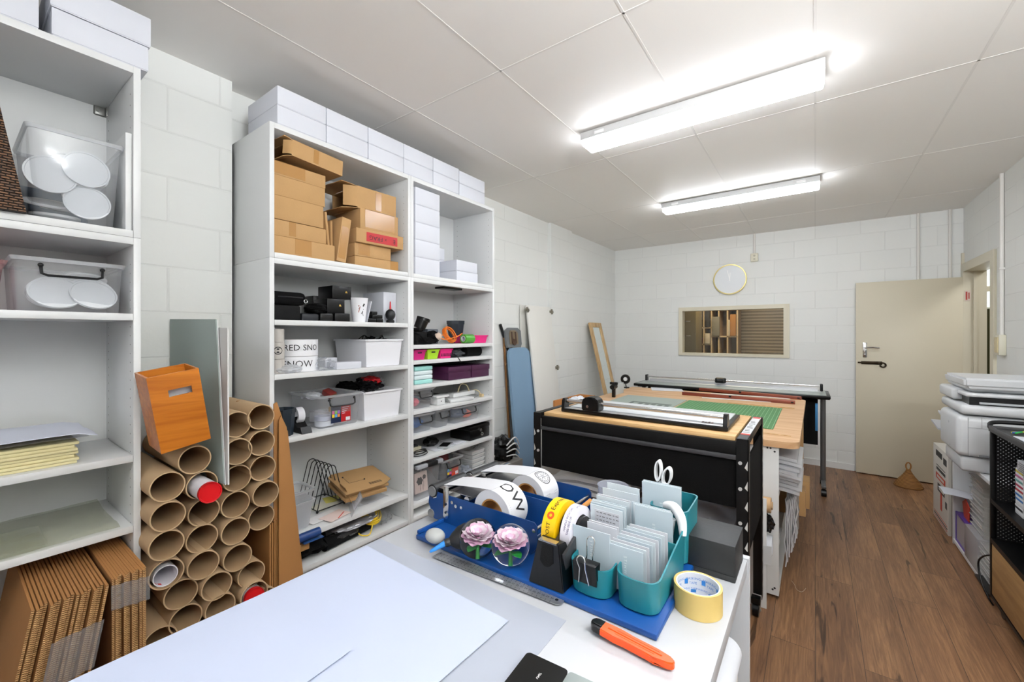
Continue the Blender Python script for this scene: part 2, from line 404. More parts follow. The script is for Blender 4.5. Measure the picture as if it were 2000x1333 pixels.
MB().bx(cx[0], cx[-1], 8.99, 9.0, 0, 2.5).done('back_panel', mat('store_shelf_back', '#7d6d55', .7), t)
bc = [mat('brown_box_store', '#a8763f', .8), mat('dark_store_box', '#33302b', .7), mat('pale_store_box', '#cfc3ae', .7), mat('maroon_store_box', '#5e2430', .6), mat('grey_store_panel', '#7e7a6e', .6)]
for i, (k, f0, f1, z, h, mi, lb) in enumerate([(0, .1, .5, 2.075, .3, 2, 'pale upright file in the top left cube'), (0, .6, .95, 2.075, .3, 2, 'second pale upright file in the top left cube'), (1, .1, .55, 2.075, .34, 0, 'brown upright folder in the top second cube'),
        (0, .1, .9, 1.645, .2, 1, 'dark box in the left cube under the files'), (0, .05, .9, 1.325, .12, 3, 'maroon box in the lower left cube'), (1, .1, .9, 1.645, .3, 1, 'dark box in the second cube row two'), (1, .1, .9, 1.325, .2, 2, 'pale crumpled packet in the second cube'),
        (2, .05, .98, 1.975, .45, 0, 'large brown carton in the top third cube'), (2, .05, 1.4, 1.475, .36, 4, 'grey panel leaning in the middle cube'), (3, .1, .9, 1.975, .3, 2, 'pale stacked card in the top fourth cube'),
        (4, .25, .98, 1.475, .4, 0, 'orange brown carton in the right cube'), (4, .02, .2, 1.475, .3, 2, 'pale files beside the orange carton'), (4, .1, .6, 1.975, .34, 2, 'pale boards in the top right cube')]):
    w_ = cx[k + 1] - cx[k]
    box('storage_box', bc[mi], cx[k] + .014 + f0 * (w_ - .03), min(cx[k] + .014 + f1 * (w_ - .03), cx[k + 1] + (.2 if k < 4 else -.02)), 8.58 if mi != 4 else 8.54, 8.9 if mi != 4 else 8.575, z + .002, z + h, lb + ' beyond the window', 'box', 'boxes on the store room shelves')

# door frame, open door, corridor beyond
t = bpy.data.objects.new('trim_2', None); COL.objects.link(t); t.location = (XR, DY0, 0); structure(t)
f = MB()
f.bx(XR - .02, XR + .14, DY0 - .06, DY0 + .02, 0, DZ + .06).bx(XR - .02, XR + .14, DY1 - .015, DY1 + .055, 0, DZ + .06).bx(XR - .02, XR + .14, DY0 + .0201, DY1 - .0151, DZ - .02, DZ + .06)
f.bx(XR + .05, XR + .075, DY0 + .02, DY0 + .035, 0, DZ - .02).bx(XR + .05, XR + .075, DY1 - .03, DY1 - .015, 0, DZ - .02)
df = f.done('door_frame', CREAM, t)
q = PY(1890, 578, DY1 - .016); st = MB().bx(q.x - .02, q.x + .02, DY1 - .018, DY1 - .0155, q.z - .05, q.z + .05); st.mi = 1; st.bx(q.x - .014, q.x - .002, DY1 - .0186, DY1 - .018, q.z - .04, q.z + .04).bx(q.x + .004, q.x + .012, DY1 - .0186, DY1 - .018, q.z - .03, q.z + .03); st.done('sticker', [mat('sticker_white', '#d8c8bc', .5), mat('sticker_red', '#b04038', .5)], df)
t = bpy.data.objects.new('door_1', None); COL.objects.link(t); t.location = (XR - .01, 5.85, 0); structure(t)
DX0 = .357
MB().bx(DX0, XR - .02, 5.85, 5.888, .012, 2.06, .002).done('door_leaf', mat('door_paint', '#d3cbb5', .45, bump=.05, bscale=30), t)
h = MB(); q = PY(1689, 683, 5.85)
h.bx(q.x - .018, q.x + .018, 5.842, 5.85, q.z - .085, q.z + .075, .003)
MB.bx(h, q.x - .005, q.x + .005, 5.838, 5.843, q.z - .06, q.z - .045)
hp = h.done('handle_plate', CHROME, t)
MB().cyl((q.x, 5.85, q.z + .02), (q.x, 5.80, q.z + .02), .009).tube([(q.x, 5.80, q.z + .02), (q.x + .06, 5.797, q.z + .024), (q.x + .115, 5.80, q.z + .018)], .008).done('door_handle', CHROME, hp)
q = PY(1675, 708, 5.85); BR = mat('bronze_bolt', '#3c3226', .35, .8)
h = MB().tube([(q.x, 5.838, q.z), (q.x + .2, 5.838, q.z)] + arc((q.x + .205, 5.838, q.z - .022), .022, pi / 2, -pi, 12, (1, 0, 0), (0, 0, 1)), .008)
h.bx(q.x + .03, q.x + .2, 5.846, 5.85, q.z - .02, q.z + .016, .001)
for d in (.04, .17): h.bx(q.x + d, q.x + d + .014, 5.828, 5.85, q.z - .014, q.z + .014, .002)
h.done('door_bolt', BR, t)
CORR = mat('corridor_paint', '#c9c3b0', .6)
s = MB().bx(2.5, 2.6, 3.6, 6.05, 0, 2.6).bx(XR + .12, 2.6, YB, 6.05, 0, 2.6).bx(XR + .12, 2.6, 3.5, 3.6, 0, 2.6).bx(XR + .12, 2.6, 3.5, 6.05, 2.6, 2.65)
s.done('trim_3', CORR, kind='structure')
t = bpy.data.objects.new('window_2', None); COL.objects.link(t); t.location = (2.45, 5.6, 1.5); structure(t)
def cg(u, v): return PY(u, v, YB - .02)
SKYL = emit('corridor_window_light', '#dfeaf0', 1.6)
q0, q1 = cg(1918, 523), cg(1934, 562); MB().bx(q0.x, q1.x + .25, YB - .03, YB - .01, q1.z, q0.z).done('pane', SKYL, t)
q0, q1 = cg(1918, 570), cg(1930, 600); MB().bx(q0.x, q1.x + .02, YB - .03, YB - .01, q1.z, q0.z).done('pane', SKYL, t)
q0, q1 = cg(1907, 520), cg(1918, 740); f = MB().bx(q0.x - .1, q0.x - .03, YB - .035, YB, .0, 2.3)
q0, q1 = cg(1916, 560), cg(1934, 570); f.bx(q0.x, q1.x + .3, YB - .04, YB, q1.z, q0.z); f.done('window_frame', CREAM, t)
q0, q1 = cg(1916, 604), cg(1934, 740); MB().bx(q0.x, q1.x + .3, YB - .03, YB, 0, q0.z).done('lower_panel', mat('dark_green_gloss', '#3a3a22', .2), t)
# conduits and switch boxes
CON = mat('conduit_paint', '#e4e1dc', .45)
def conduit(x, y, z0, z1, label):
    mb = MB().cyl((x, y, z0), (x, y, z1), .0125, n=12)
    k = z0 + .5
    while k < z1 - .1: mb.bx(x - .016, x + .016, y - .016, y + .016, k, k + .02, .003); k += .75
    mb.done('conduit', CON, label=label, cat='conduit', group='painted conduits')
conduit(-.605, YB - .014, 2.50, ZC, 'short white conduit dropping to the socket above the round clock')
conduit(.856, YB - .014, 0, ZC, 'white conduit on the back wall passing behind the open door')
conduit(1.085, YB - .014, 0, ZC, 'white conduit on the back wall close to the right corner')
conduit(XR - .014, 4.83, 1.50, ZC, 'white conduit on the right wall dropping to a switch box')
IV = mat('ivory_plastic', '#ddd8c4', .4)
t = T('wall_socket', 'small ivory wall socket above the round clock', 'socket', (-.605, YB, 2.40))
MB().bx(-.645, -.565, YB - .035, YB, 2.40, 2.50, .006).done('box', IV, t)
MB().cyl((-.605, YB - .037, 2.47), (-.605, YB - .03, 2.47), .012).bx(-.615, -.595, YB - .037, YB - .034, 2.42, 2.44).done('switch', mat('ivory_darker', '#b9b39c', .4), t)
t = T('switch_box', 'ivory switch box on the right wall under the conduit', 'switch', (XR, 4.83, 1.36))
MB().bx(XR - .04, XR, 4.785, 4.875, 1.34, 1.50, .006).done('box', IV, t)
MB().bx(XR - .046, XR - .04, 4.795, 4.865, 1.36, 1.48, .002).done('faceplate', mat('cream_faceplate', '#d6c79d', .4), t)
# clock
t = T('wall_clock', 'round white wall clock with a thin gold rim', 'clock', (-.876, YB - .001, 2.2))
M = MX.Translation((-.876, YB, 2.2)) @ MX.Rotation(pi / 2, 4, 'X')
MB().lathe([(.001, 0), (.18, 0), (.18, .03), (.001, .03)], 48, M=M).done('face', mat('clock_face', '#e6e9ec', .3), t)
MB().lathe([(.178, 0), (.19, 0), (.19, .04), (.178, .04), (.178, 0)], 48, M=M, cap=False).done('rim', mat('gold_rim', '#cdbb7a', .3, .7), t)
hd = mat('clock_hand', '#fafafa', .3)
MB().bx(-.004, .004, -.02, .12, .031, .034, M=M @ MX.Rotation(math.radians(14), 4, 'Z')).done('hand', hd, t)
MB().bx(-.005, .005, -.02, .085, .034, .037, M=M @ MX.Rotation(math.radians(-4), 4, 'Z')).done('hand', hd, t)
# ceiling battens
LAMP = emit('lamp_diffuser', '#f4f8ff', LAMP_S)
def batten(x0, x1, y0, y1, label):
    t = T('batten_light', label, 'ceiling light', ((x0 + x1) / 2, (y0 + y1) / 2, ZC - .085), group='fluorescent battens')
    hs = MB().bx(x0 + .01, x1 - .01, y0 + .02, y1 - .02, ZC - .008, ZC).bx(x0 - .002, x1 + .002, y0 - .008, y1 + .008, ZC - .05, ZC - .006, .002).done('housing', mat('lamp_housing', '#c6c6c6', .4), t)
    MB().bx(x0 + .002, x1 - .002, y0 + .003, y1 - .003, ZC - .085, ZC - .0505, .012, seg=3).done('diffuser', LAMP, t)
    for k in (.1, .9):
        q = x0 + (x1 - x0) * k
        MB().bx(q - .03, q + .03, y0 - .011, y1 + .011, ZC - .04, ZC - .02, .002).done('clip', mat('lamp_clip', '#e8e8e8', .4), hs)
batten(-1.165, .035, 2.33, 2.47, 'nearer of the two white ceiling batten lights')
batten(-1.175, .03, 4.03, 4.17, 'farther ceiling batten light, closer to the back wall')
batten(-1.165, .035, -1.6, -1.46, 'added fill batten light on the ceiling behind the camera, out of view')  # unseen third batten, added as frontal fill from behind the camera
# ---------------------------------------------------------------- bookcases on the left wall
XS, XK = -1.95, -2.36            # front and back of the bookcases
HOLE = mat('pin_hole', '#8a8a8a', .8)
def yx(u, x=XS - .02): return PX(u, 654, x).y
def zx(u, v, x=XS - .02): return PX(u, v, x).z
def bookcase(name, label, y0, y1, z0, z1, tops, feet=0):
    t = T(name, label, 'bookcase', ((XS + XK) / 2, (y0 + y1) / 2, z0), group='white bookcases')
    k = .02
    for s, (a, b) in enumerate(((y0, y0 + k), (y1 - k, y1))):
        mb = MB().bx(XK, XS, a, b, z0, z1, .0008); mb.mi = 1
        yy, n = (b + .0004, 1) if s == 0 else (a - .0004, -1)
        z = z0 + .12
        while z < z1 - .06:
            for x in (XS - .04, XK + .05): mb.bx(x - .002, x + .002, yy - .0003, yy + .0003, z - .002, z + .002)
            z += .032 if z1 - z0 > 1 else .04
        mb.done('side_panel', [WHITE, HOLE], t)
    MB().bx(XK, XK + .006, y0 + k, y1 - k, z0, z1).done('back_panel', mat('white_backing', '#d2d3d3', .45), t)
    MB().bx(XK, XS, y0 + k, y1 - k, z1 - .024, z1, .0008).done('top_panel', WHITE, t)
    for z in tops: MB().bx(XK + .006, XS, y0 + k + .001, y1 - k - .001, z - .024, z, .0008).done('shelf', WHITE, t)
    if feet: MB().bx(XK + .01, XS - .02, y0 + k, y1 - k, z0, z0 + feet).done('plinth', WHITE, t)
    return t
A0, A1, B0, B1, C1 = -.40, .427, .862, 1.659, 2.457
ZJ = 1.846
b = bookcase('bookcase', 'tall white bookcase nearest the camera, beside the cardboard tubes', A0, A1, 0, ZJ - .003, [1.574, 1.074, .8245])
q = PX(190, 508, XK + .008); MB().cyl((XK + .006, .33, 1.69), (XK + .011, .33, 1.69), .017).done('cable_cap', DARKG, b)
b = bookcase('bookcase_extension', 'white top cabinet of the nearest bookcase, holding the wicker basket', A0, A1, ZJ - .002, 2.449, [ZJ + .022])
q = PX(196, 217, XK + .01); mb = MB().bx(XK + .006, XK + .012, q.y - .02, .406, q.z - .02, q.z + .02, .006, seg=3); mb.cyl((XK + .012, q.y - .008, q.z), (XK + .016, q.y - .008, q.z), .006); mb.bx(XK + .006, XK + .03, .403, .4065, q.z - .02, q.z + .02, .001)
mb.done('corner_bracket', mat('zinc', '#8f8f8c', .4, .8), b)
bookcase('bookcase', 'middle white bookcase with ribbon rolls and a wire rack', B0, B1 - .001, 0, ZJ - .003, [1.567, 1.321, 1.027, .556, .40], .07)
bookcase('bookcase_extension', 'white top cabinet packed with brown cartons', B0, B1 - .001, ZJ - .002, 2.447, [ZJ + .022])
bookcase('bookcase', 'far white bookcase with pink baskets and clear tubs', B1, C1, 0, ZJ - .003, [1.437, 1.343, 1.192, 1.04, .892, .743, .475, .40], .07)
bookcase('bookcase_extension', 'white top cabinet with stacked white boxes', B1, C1, ZJ - .002, 2.447, [ZJ + .022])
# black hook strip under the far cabinet
p = PX(868, 563, -2.0)
box('cable_tidy', BLACKP, -2.06, -1.98, yx(868), yx(905), 1.806, 1.8185, 'black cable tidy stuck under the top panel of the far bookcase', 'cable tidy')

# white lidded boxes
def gift_box(x1, d, y0, y1, z0, h, label, group, lid=.6):
    t = T('gift_box', label, 'box', (x1 - d / 2, (y0 + y1) / 2, z0), group=group)
    MB().bx(-d / 2 + .002, d / 2 - .002, -(y1 - y0) / 2 + .002, (y1 - y0) / 2 - .002, 0, h * .5).done('base', BOARD, t, local=True)
    MB().bx(-d / 2, d / 2, -(y1 - y0) / 2, (y1 - y0) / 2, .003, h - .001, .0012).done('lid', BOARD, t, local=True)
    return t
us = [541, 637.5, 719, 788.5, 846, 896.5]
for i in range(6):
    y0 = PX(us[i], 300, XS).y + .002; y1 = (PX(us[i + 1], 300, XS).y - .002) if i < 5 else PX(949, 300, XS).y
    if i == 5: y0 += .014
    for j in range(2):
        gift_box(XS - (.0 if i < 5 else .012), .30, y0, y1, 2.448 + j * .087, .086, ('lower' if j == 0 else 'upper') + ' white gift box, ' + ORD[i] + ' pair from the near end on top of the bookcases', 'white boxes on top of the bookcases')
y0, y1 = PX(101, 60, XS).y, PX(290, 130, XS).y
gift_box(XS, .32, y0, y1, 2.450, .088, 'lower white gift box on top of the nearest bookcase, over its corner', 'white boxes on the near bookcase')
gift_box(XS + .004, .33, y0 - .004, y1 + .006, 2.539, .105, 'upper white gift box on top of the nearest bookcase, over its corner', 'white boxes on the near bookcase')
gift_box(XS, .32, -.25, PX(76, 40, XS).y, 2.450, .2, 'tall white gift box on the nearest bookcase, cut by the picture edge', 'white boxes on the near bookcase')
ya, yb = yx(809), yx(857)
zz = ZJ + .0225
for j in range(5): gift_box(XS - .012, .19, ya + .002, yb, zz + j * .1065, .106, ['bottom', 'second', 'middle', 'fourth', 'top'][j] + ' white gift box in the tall front stack of the far cabinet', 'stacked white boxes in the far cabinet')
yb2 = PX(868, 500, -2.17).y
for j in range(3): gift_box(-2.17, .17, yb2 - .24, yb2, zz + j * .084, .083, ['bottom', 'middle', 'top'][j] + ' white gift box in the rear stack behind the tall stack', 'stacked white boxes in the far cabinet')
p = PZ(892, 549.5, zz)
for j in range(2): gift_box(p.x, .2, p.y, PX(933 - j, 530, p.x).y, zz + j * .0755, .075, ['lower', 'upper'][j] + ' white gift box of the low pair by the right side of the far cabinet', 'stacked white boxes in the far cabinet')

# brown cartons
def carton(x1, d, y0, y1, z0, z1, label, rz=0, tape=(.35, .55), rot=None, group='brown cartons', flaps=False, m=None, fl=.095):
    t = T('carton', label, 'carton', (x1 - d / 2, (y0 + y1) / 2, z0), rz, group, rot)
    w, h = y1 - y0, z1 - z0
    mb = MB()
    if flaps:
        k = .004
        mb.bx(-d / 2, d / 2, -w / 2, w / 2, 0, k).bx(-d / 2, d / 2, -w / 2, w / 2, h - k, h).bx(d / 2 - k, d / 2, -w / 2, w / 2, k, h - k).bx(-d / 2, -d / 2 + k, -w / 2, w / 2, k, h - k).bx(-d / 2 + k, d / 2 - k, w / 2 - k, w / 2, k, h - k)
    else: mb.bx(-d / 2, d / 2, -w / 2, w / 2, 0, h, .003)
    mb.done('body', m or CARD, t, local=True)
    if flaps:
        for (z, sg) in ((h - .002, 1), (.002, -1)):
            MB().sheet(lambda a, b, z=z, sg=sg: (-d / 2 + d * a, -w / 2 - fl * b, z + sg * .012 * b - .006 * b * b + .004 * math.sin(5 * a)), 4, 4, .003).done('flap', CARD, t, local=True)
        MB().sheet(lambda a, b: (d / 2 - .03 * b * b, -w / 2 - fl * .7 * b, .006 + (h - .012) * a), 3, 3, .003).done('flap', CARD, t, local=True)
    if tape:
        a, b = tape; mb = MB()
        mb.bx(d / 2 + .0002, d / 2 + .0008, -w / 2 + w * a, -w / 2 + w * b, h * .12, h * .98).bx(-d / 2, d / 2 + .0008, -w / 2 + w * a, -w / 2 + w * b, h + .0002, h + .0008)
        if flaps: mb = MB().bx(d / 2 + .0002, d / 2 + .0008, -w / 2 + w * a, -w / 2 + w * b, h * .1, h * .95)
        mb.done('packing_tape', TAPEC, t, local=True)
    return t
xf = XS - .03; y0 = .884
zc = zz
for (u1, h, lb, tp, di, d, dy) in ((654, .083, 'bottom brown carton of the left pile in the top cabinet', (.34, .6), .004, .30, 0), (637, .074, 'second brown carton from the bottom of the left pile', (.3, .42), .0, .3, 0), (632, .108, 'plain brown carton in the middle of the left pile', None, .004, .3, .003),
        (635, .093, 'plain brown carton, fourth up in the left pile', None, .0, .3, .009), (636, .064, 'thin brown carton under the tilted one on the left pile', (.0, .6), -.004, .28, 0)):
    carton(xf + di, d, y0 + dy, PX(u1, 400, xf + di).y, zc, zc + h, lb, 0, tp); zc += h + .001
pl, pr = PX(567, 311, XS - .012), PX(668, 352, XS - .012)
t = carton(XS - .012, .27, pl.y, pr.y, zc + .004, zc + .08, 'open brown carton lying tilted on top of the left pile', rot=(math.radians(-3.2), 0, math.radians(2)), tape=(.4, .5), flaps=True, fl=.04)
t.location.y = (pl.y + pr.y) / 2; t.location.z = zc + .027
# right pile
xr = XS - .035
zc = zz
carton(xr, .27, yx(700), yx(782), zc, zc + .056, 'bottom brown carton of the right pile in the top cabinet', math.radians(-3), (.8, .99)); zc += .057
carton(xr - .004, .25, yx(699), yx(768), zc, zc + .07, 'second brown carton up in the right pile', math.radians(-2), (.1, .4)); zc += .071
t = carton(xr + .02, .26, yx(700), yx(787), zc, zc + .076, 'brown carton with a red warning label in the right pile', math.radians(-4), None)
RED = mat('red_label', '#b3171e', .4)
w_ = yx(787) - yx(700)
MB().bx(.1304, .131, -w_ * .30, w_ * .36, .012, .062).done('label', RED, t, local=True)
lab = MB()
lab.text('FRAG', .034, lambda x, y: (.1315, -w_ * .105 - x, .036 - y)); lab.text('E', .034, lambda x, y: (.1315, w_ * .29 - x, .036 - y)); lab.text('x', .026, lambda x, y: (.1315, w_ * .10 - x, .036 - y))
lab.done('lettering', INK, t, local=True)
zc += .077
carton(xr + .005, .25, yx(708), yx(780), zc, zc + .112, 'brown carton wrapped in shiny clear tape in the right pile', math.radians(-2), (.12, .9))
zc += .113
carton(xr - .01, .26, yx(706), yx(779), zc, zc + .12, 'open brown carton with flaps, top of the right pile', math.radians(-2), (.45, .6), flaps=True)
pb = PX(660, 512, xr)
for i, (dx, dy, dw, h, rx, lb) in enumerate(((0, .012, .052, .235, -.14, 'flattened brown carton standing between the two piles, nearest the front'), (-.03, -.03, .012, .25, .10, 'thin folded brown carton standing beside the left pile'), (-.05, -.008, .012, .215, .02, 'thin folded brown carton standing behind the front one'))):
    t = T('flat_carton', lb, 'carton', (xr + dx - .09, pb.y + dy, zz + .005), group='flattened cartons', rot=(rx, 0, 0))
    MB().bx(-.1, .1, -dw / 2, dw / 2, .003, h, .001).done('body', CARD, t, local=True)
    if i == 0: MB().bx(.1003, .101, -dw / 2 + .006, dw / 2 - .008, .02, h * .8).done('packing_tape', TAPEC, t, local=True)

# ---------------------------------------------------------------- tubs, bins and lids
def tub(x1, d, y0, y1, z0, h, label, group=None, m=None, handle='front', taper=.02, wall=.0015, rimw=.012, name='storage_tub', cat='tub', rz=0, hm=None):
    """open tapered plastic tub; x1 is its front"""
    w = y1 - y0; t = T(name, label, cat, (x1 - d / 2, (y0 + y1) / 2, z0), rz, group); m = m or CLEAR
    def rg(k, z, r=.018):
        a, b = d / 2 - k, w / 2 - k; o = []
        for (sx, sy, a0) in ((1, -1, -pi / 2), (1, 1, 0), (-1, 1, pi / 2), (-1, -1, pi)):
            for i in range(4):
                g = a0 + i / 3 * pi / 2; o.append(V((sx * (a - r) + r * math.cos(g), sy * (b - r) + r * math.sin(g), z)))
        return o
    MB().loft([rg(taper, .0005), rg(taper * .9, .006), rg(.004, h - .008)], True, (True, False)).done('body', m, t, local=True)
    MB().loft([rg(.004, h - .012), rg(-.001, h - .012), rg(-.001 - rimw * .3, h), rg(.004, h), rg(.004, h - .012)], True, (False, False)).done('rim', m if m not in (CLEAR,) else MILKY, t, local=True)
    if handle == 'front':
        hw = min(w * .3, .07); x = d / 2 + .004
        pts = [(x - .004, -hw, h - .022), (x + .005, -hw, h - .03), (x + .008, -hw * .98, h - .05), (x + .008, -hw * .8, h - .056), (x + .008, hw * .8, h - .056), (x + .008, hw * .98, h - .05), (x + .005, hw, h - .03), (x - .004, hw, h - .022)]
        mb = MB().tube(pts, .0042, 8)
        for s in (-1, 1): mb.sph((x, s * hw, h - .024), .007, 10, 6)
        mb.done('handle', hm or BLACKP, t, local=True)
    return t
LIDM = mat('white_lid', '#d3d6d9', .6)
lid_mesh = None
def lid(p, r, tilt, yaw, label, group, h=.009):
    """round plastic lid standing roughly on edge"""
    o = MB().lathe([(.001, 0), (r * .97, 0), (r, .002), (r, h), (r * .93, h), (r * .91, h - .003), (.001, h - .003)], 36).done('white_disc', LIDM, local=True)
    o.location = p; o.rotation_euler = (0, pi / 2 - tilt, yaw); return tag(o, label, 'lid', group)
# top bay of the near bookcase
zt = ZJ + .0225
yl, yr = yx(33), yx(231)
tub(XS - .015, .36, yl + .018, yr + .012, zt, .29, 'large clear tub of white round lids in the top of the near bookcase', 'clear tubs on the near bookcase', handle=None, taper=.022)
BLUE = mat('blue_card', '#56738f', .7)
box('blue_folder', BLUE, -2.28, -2.275, yl + .03, yr - .03, zt + .006, zt + .16, 'blue grey folder standing at the back inside the large clear tub', 'folder', bev=.0005)
pos = [(.085, 338, .062), (.1, 330, .072), (.08, 395, .066)]
k = 0
for (u, v, r, x, tl) in ((84, 336, .061, XS - .035, .15), (170, 330, .06, XS - .035, .12), (173, 396, .058, XS - .03, .2), (100, 342, .06, XS - .11, .35), (192, 345, .06, XS - .11, .3), (135, 330, .06, XS - .15, .25), (95, 398, .06, XS - .12, 1.2), (130, 412, .06, XS - .14, 1.38), (190, 392, .058, XS - .12, .5), (110, 425, .06, XS - .09, 1.5)):
    p = PX(u, v, x); p.z = max(p.z, zt + .01 + r * math.cos(tl) + .002)
    p.y = min(max(p.y, yl + r + .012), yr - r - .006)
    p.x -= .02
    lid(p, r, tl, .1 * math.sin(k * 2), 'white round lid, ' + ['standing at the left', 'large one at the upper right', 'facing out at the lower right', 'tilted behind the left one', 'tilted behind the upper right one', 'half hidden in the middle', 'lying at the left', 'lying in the middle', 'leaning at the right back', 'flat on the floor'][k] + ' of the large clear tub', 'white lids in the large tub'); k += 1
box('shelf_board', WHITE, XS - .26, XS - .012, .388, .4055, zt, zt + .345, 'spare white shelf board standing at the right side of the top cabinet', 'board')
# wicker basket
def weave(name, c1, c2, fr=26):
    m, nt, b = nodes(name); N = nt.nodes; L = nt.links; b.inputs['Roughness'].default_value = .55
    tc = N.new('ShaderNodeTexCoord'); sp = N.new('ShaderNodeSeparateXYZ'); L.new(tc.outputs['Object'], sp.inputs[0])
    ad = N.new('ShaderNodeMath'); L.new(sp.outputs[0], ad.inputs[0]); L.new(sp.outputs[1], ad.inputs[1])
    cb = N.new('ShaderNodeCombineXYZ'); L.new(ad.outputs[0], cb.inputs[0]); L.new(sp.outputs[2], cb.inputs[1])
    br = N.new('ShaderNodeTexBrick'); br.offset = .5
    for q, v in (('Scale', fr), ('Mortar Size', .06), ('Mortar Smooth', 1), ('Brick Width', .5), ('Row Height', .2)): br.inputs[q].default_value = v
    br.inputs['Color1'].default_value = lin(c1); br.inputs['Color2'].default_value = lin(c2); br.inputs['Mortar'].default_value = lin('#140c07')
    L.new(cb.outputs[0], br.inputs['Vector']); L.new(br.outputs['Color'], b.inputs['Base Color'])
    iv = N.new('ShaderNodeMath'); iv.operation = 'SUBTRACT'; iv.inputs[0].default_value = 1; L.new(br.outputs['Fac'], iv.inputs[1])
    bp = N.new('ShaderNodeBump'); bp.inputs['Strength'].default_value = 1; bp.inputs['Distance'].default_value = .006
    L.new(iv.outputs[0], bp.inputs['Height']); L.new(bp.outputs['Normal'], b.inputs['Normal']); return m
WK = weave('dark_wicker', '#7a5230', '#4a2f1a')
pt, pb_ = PX(5, 112, XS + .02), PX(52, 408, XS + .02)
MB().frustum((XS - .30, XS + .02, pb_.y - .3, pb_.y), (XS - .27, XS + .0, pb_.y - .35, pb_.y - .052), zt, zt + .32).done('wicker_basket', WK, label='dark brown woven wicker basket at the left end of the top cabinet', cat='basket')
# second bay
z2 = 1.5745
yl, yr = yx(42), yx(233)
tub(XS - .015, .34, yl - .02, yr + .014, z2, .168, 'clear tub with a black handle full of white round lids, under the top cabinet', 'clear tubs on the near bookcase', m=CLEAR, taper=.012)
k = 0
for (u, v, r, x, tl) in ((109, 574, .064, XS - .045, .62), (194, 578, .06, XS - .04, .62), (97, 574, .062, XS - .07, .6), (88, 573, .062, XS - .095, .6), (182, 574, .06, XS - .07, .6), (200, 572, .06, XS - .11, .6), (130, 560, .06, XS - .16, .9), (180, 550, .06, XS - .19, 1.1)):
    p = PX(u, v, x); p.z = max(p.z, z2 + .008 + r * math.cos(tl)); p.y = min(max(p.y, yl + r + .012), yr - r - .0)
    p.x -= .012; p.y = min(max(p.y, yl + r - .002), yr - r + .002)
    lid(p, r, tl, .12 * math.sin(k * 1.7), 'white round lid, ' + ['big one facing out left', 'big one facing out right', 'just behind the left one', 'two behind the left one', 'just behind the right one', 'two behind the right one', 'lying in the middle', 'lying at the back'][k] + ' of the tub with the black handle', 'white lids in the tub with the handle'); k += 1
tub(XS - .02, .3, yl - .36, yl - .03, z2, .15, 'pinkish clear tub at the left edge beside the tub with the black handle', 'clear tubs on the near bookcase', m=clear('pink_clear_plastic', tint='#f4dcdc', body=.3, white='#e8c4c4'), handle=None, taper=.02)
# third bay: wrapped folders under a sheet
z3 = 1.0745; FOLD = mat('cream_folder', '#d9cf9f', .6)
ye = yx(152)
for j in range(7):
    y1 = ye + .006 * math.sin(j * 2.3)
    tg = MB().bx(XS - .31, XS - .03 + .004 * math.sin(j * 1.9), y1 - .45, y1, z3 + j * .0102, z3 + j * .0102 + .0095, .002).done('document_folder', FOLD, label='cream document folder, ' + ORD[j] + ' from the bottom of the wrapped stack', cat='folder', group='cream folders on the shelf')
MB().sheet(lambda a, b: (XS - .32 + .31 * a, ye - .48 + .505 * b, z3 + .088 + .005 * noise.noise(V((a * 3, b * 4, 1)))), 8, 10, .0008).done('plastic_wrap', FILM, label='clear plastic wrap lying over the cream folders', cat='plastic wrap')
LAV = mat('pale_blue_sheet', '#dfe3f2', .5)
MB().sheet(lambda a, b: (XS - .33 + .325 * a, ye - .5 + .545 * b, z3 + .096 + .012 * noise.noise(V((a * 2, b * 2, 4))) - .03 * max(0, b - .93) / .07 * .4 + .004 * b), 10, 12, .002).done('tissue_sheet', LAV, label='pale blue white tissue sheet on top of the cream folders', cat='sheet')
# fourth bay: cellophane
z4 = .8255
ye = yx(232)
CEL = clear('cellophane', tint='#f8f9f2', body=.14, rough=.08, white='#f6f6f2')
MB().sheet(lambda a, b: (XS - .36 + .36 * a, ye - .62 + .62 * b, z4 + .008 + .01 * abs(noise.noise(V((a * 4, b * 5, 7)))) + .05 * max(0, .25 - a) * b), 14, 18, .0006).done('cellophane_sheet', CEL, label='crinkled clear cellophane sheet on the lowest shelf of the near bookcase', cat='cellophane')
MB().sheet(lambda a, b: (XS - .2 + .21 * a, ye - .55 + .38 * b, z4 + .02 + .012 * abs(noise.noise(V((a * 4, b * 5, 9))))), 10, 12, .0006).done('cellophane_sheet', CEL, label='second cellophane piece with a bright fold at the front edge of the lowest shelf', cat='cellophane')
# ---------------------------------------------------------------- middle bookcase, shelf by shelf
xf = XS - .03
# shelf with black camera gear
z = 1.568
a, b = B0 + .021, yx(592)
box('hard_case', BLACKM, xf - .24, xf - .01, a + .002, b, z, z + .07, 'black hard case at the left end of the black gear shelf', 'case', bev=.008)
t = T('soft_bag', 'padded black zip bag lying on the black hard case', 'bag', (xf - .12, (a + yx(603)) / 2, z + .071))
w_ = yx(603) - a
MB().bx(-.115, .115, -w_ / 2 + .002, w_ / 2, 0, .062, .022, seg=4).done('body', BLACKF, t, local=True)
MB().tube([(.114, -w_ / 2 + .03, .036), (.119, 0, .036), (.114, w_ / 2 - .02, .036)], .003).done('zip', mat('zip_black', '#1c1c20', .4), t, local=True)
MB().tube(arc((.125, w_ / 2 - .012, .02), .008, 0, 2 * pi, 12, (0, 1, 0), (0, 0, 1)), .0018).done('zip_pull', STEEL, t, local=True)
c = (yx(615), yx(640))
box('flat_pouch', mat('navy_black', '#11141c', .6), xf - .2, xf - .01, b + .004, yx(628), z, z + .035, 'flat dark navy pouch beside the black hard case', 'pouch', bev=.01)
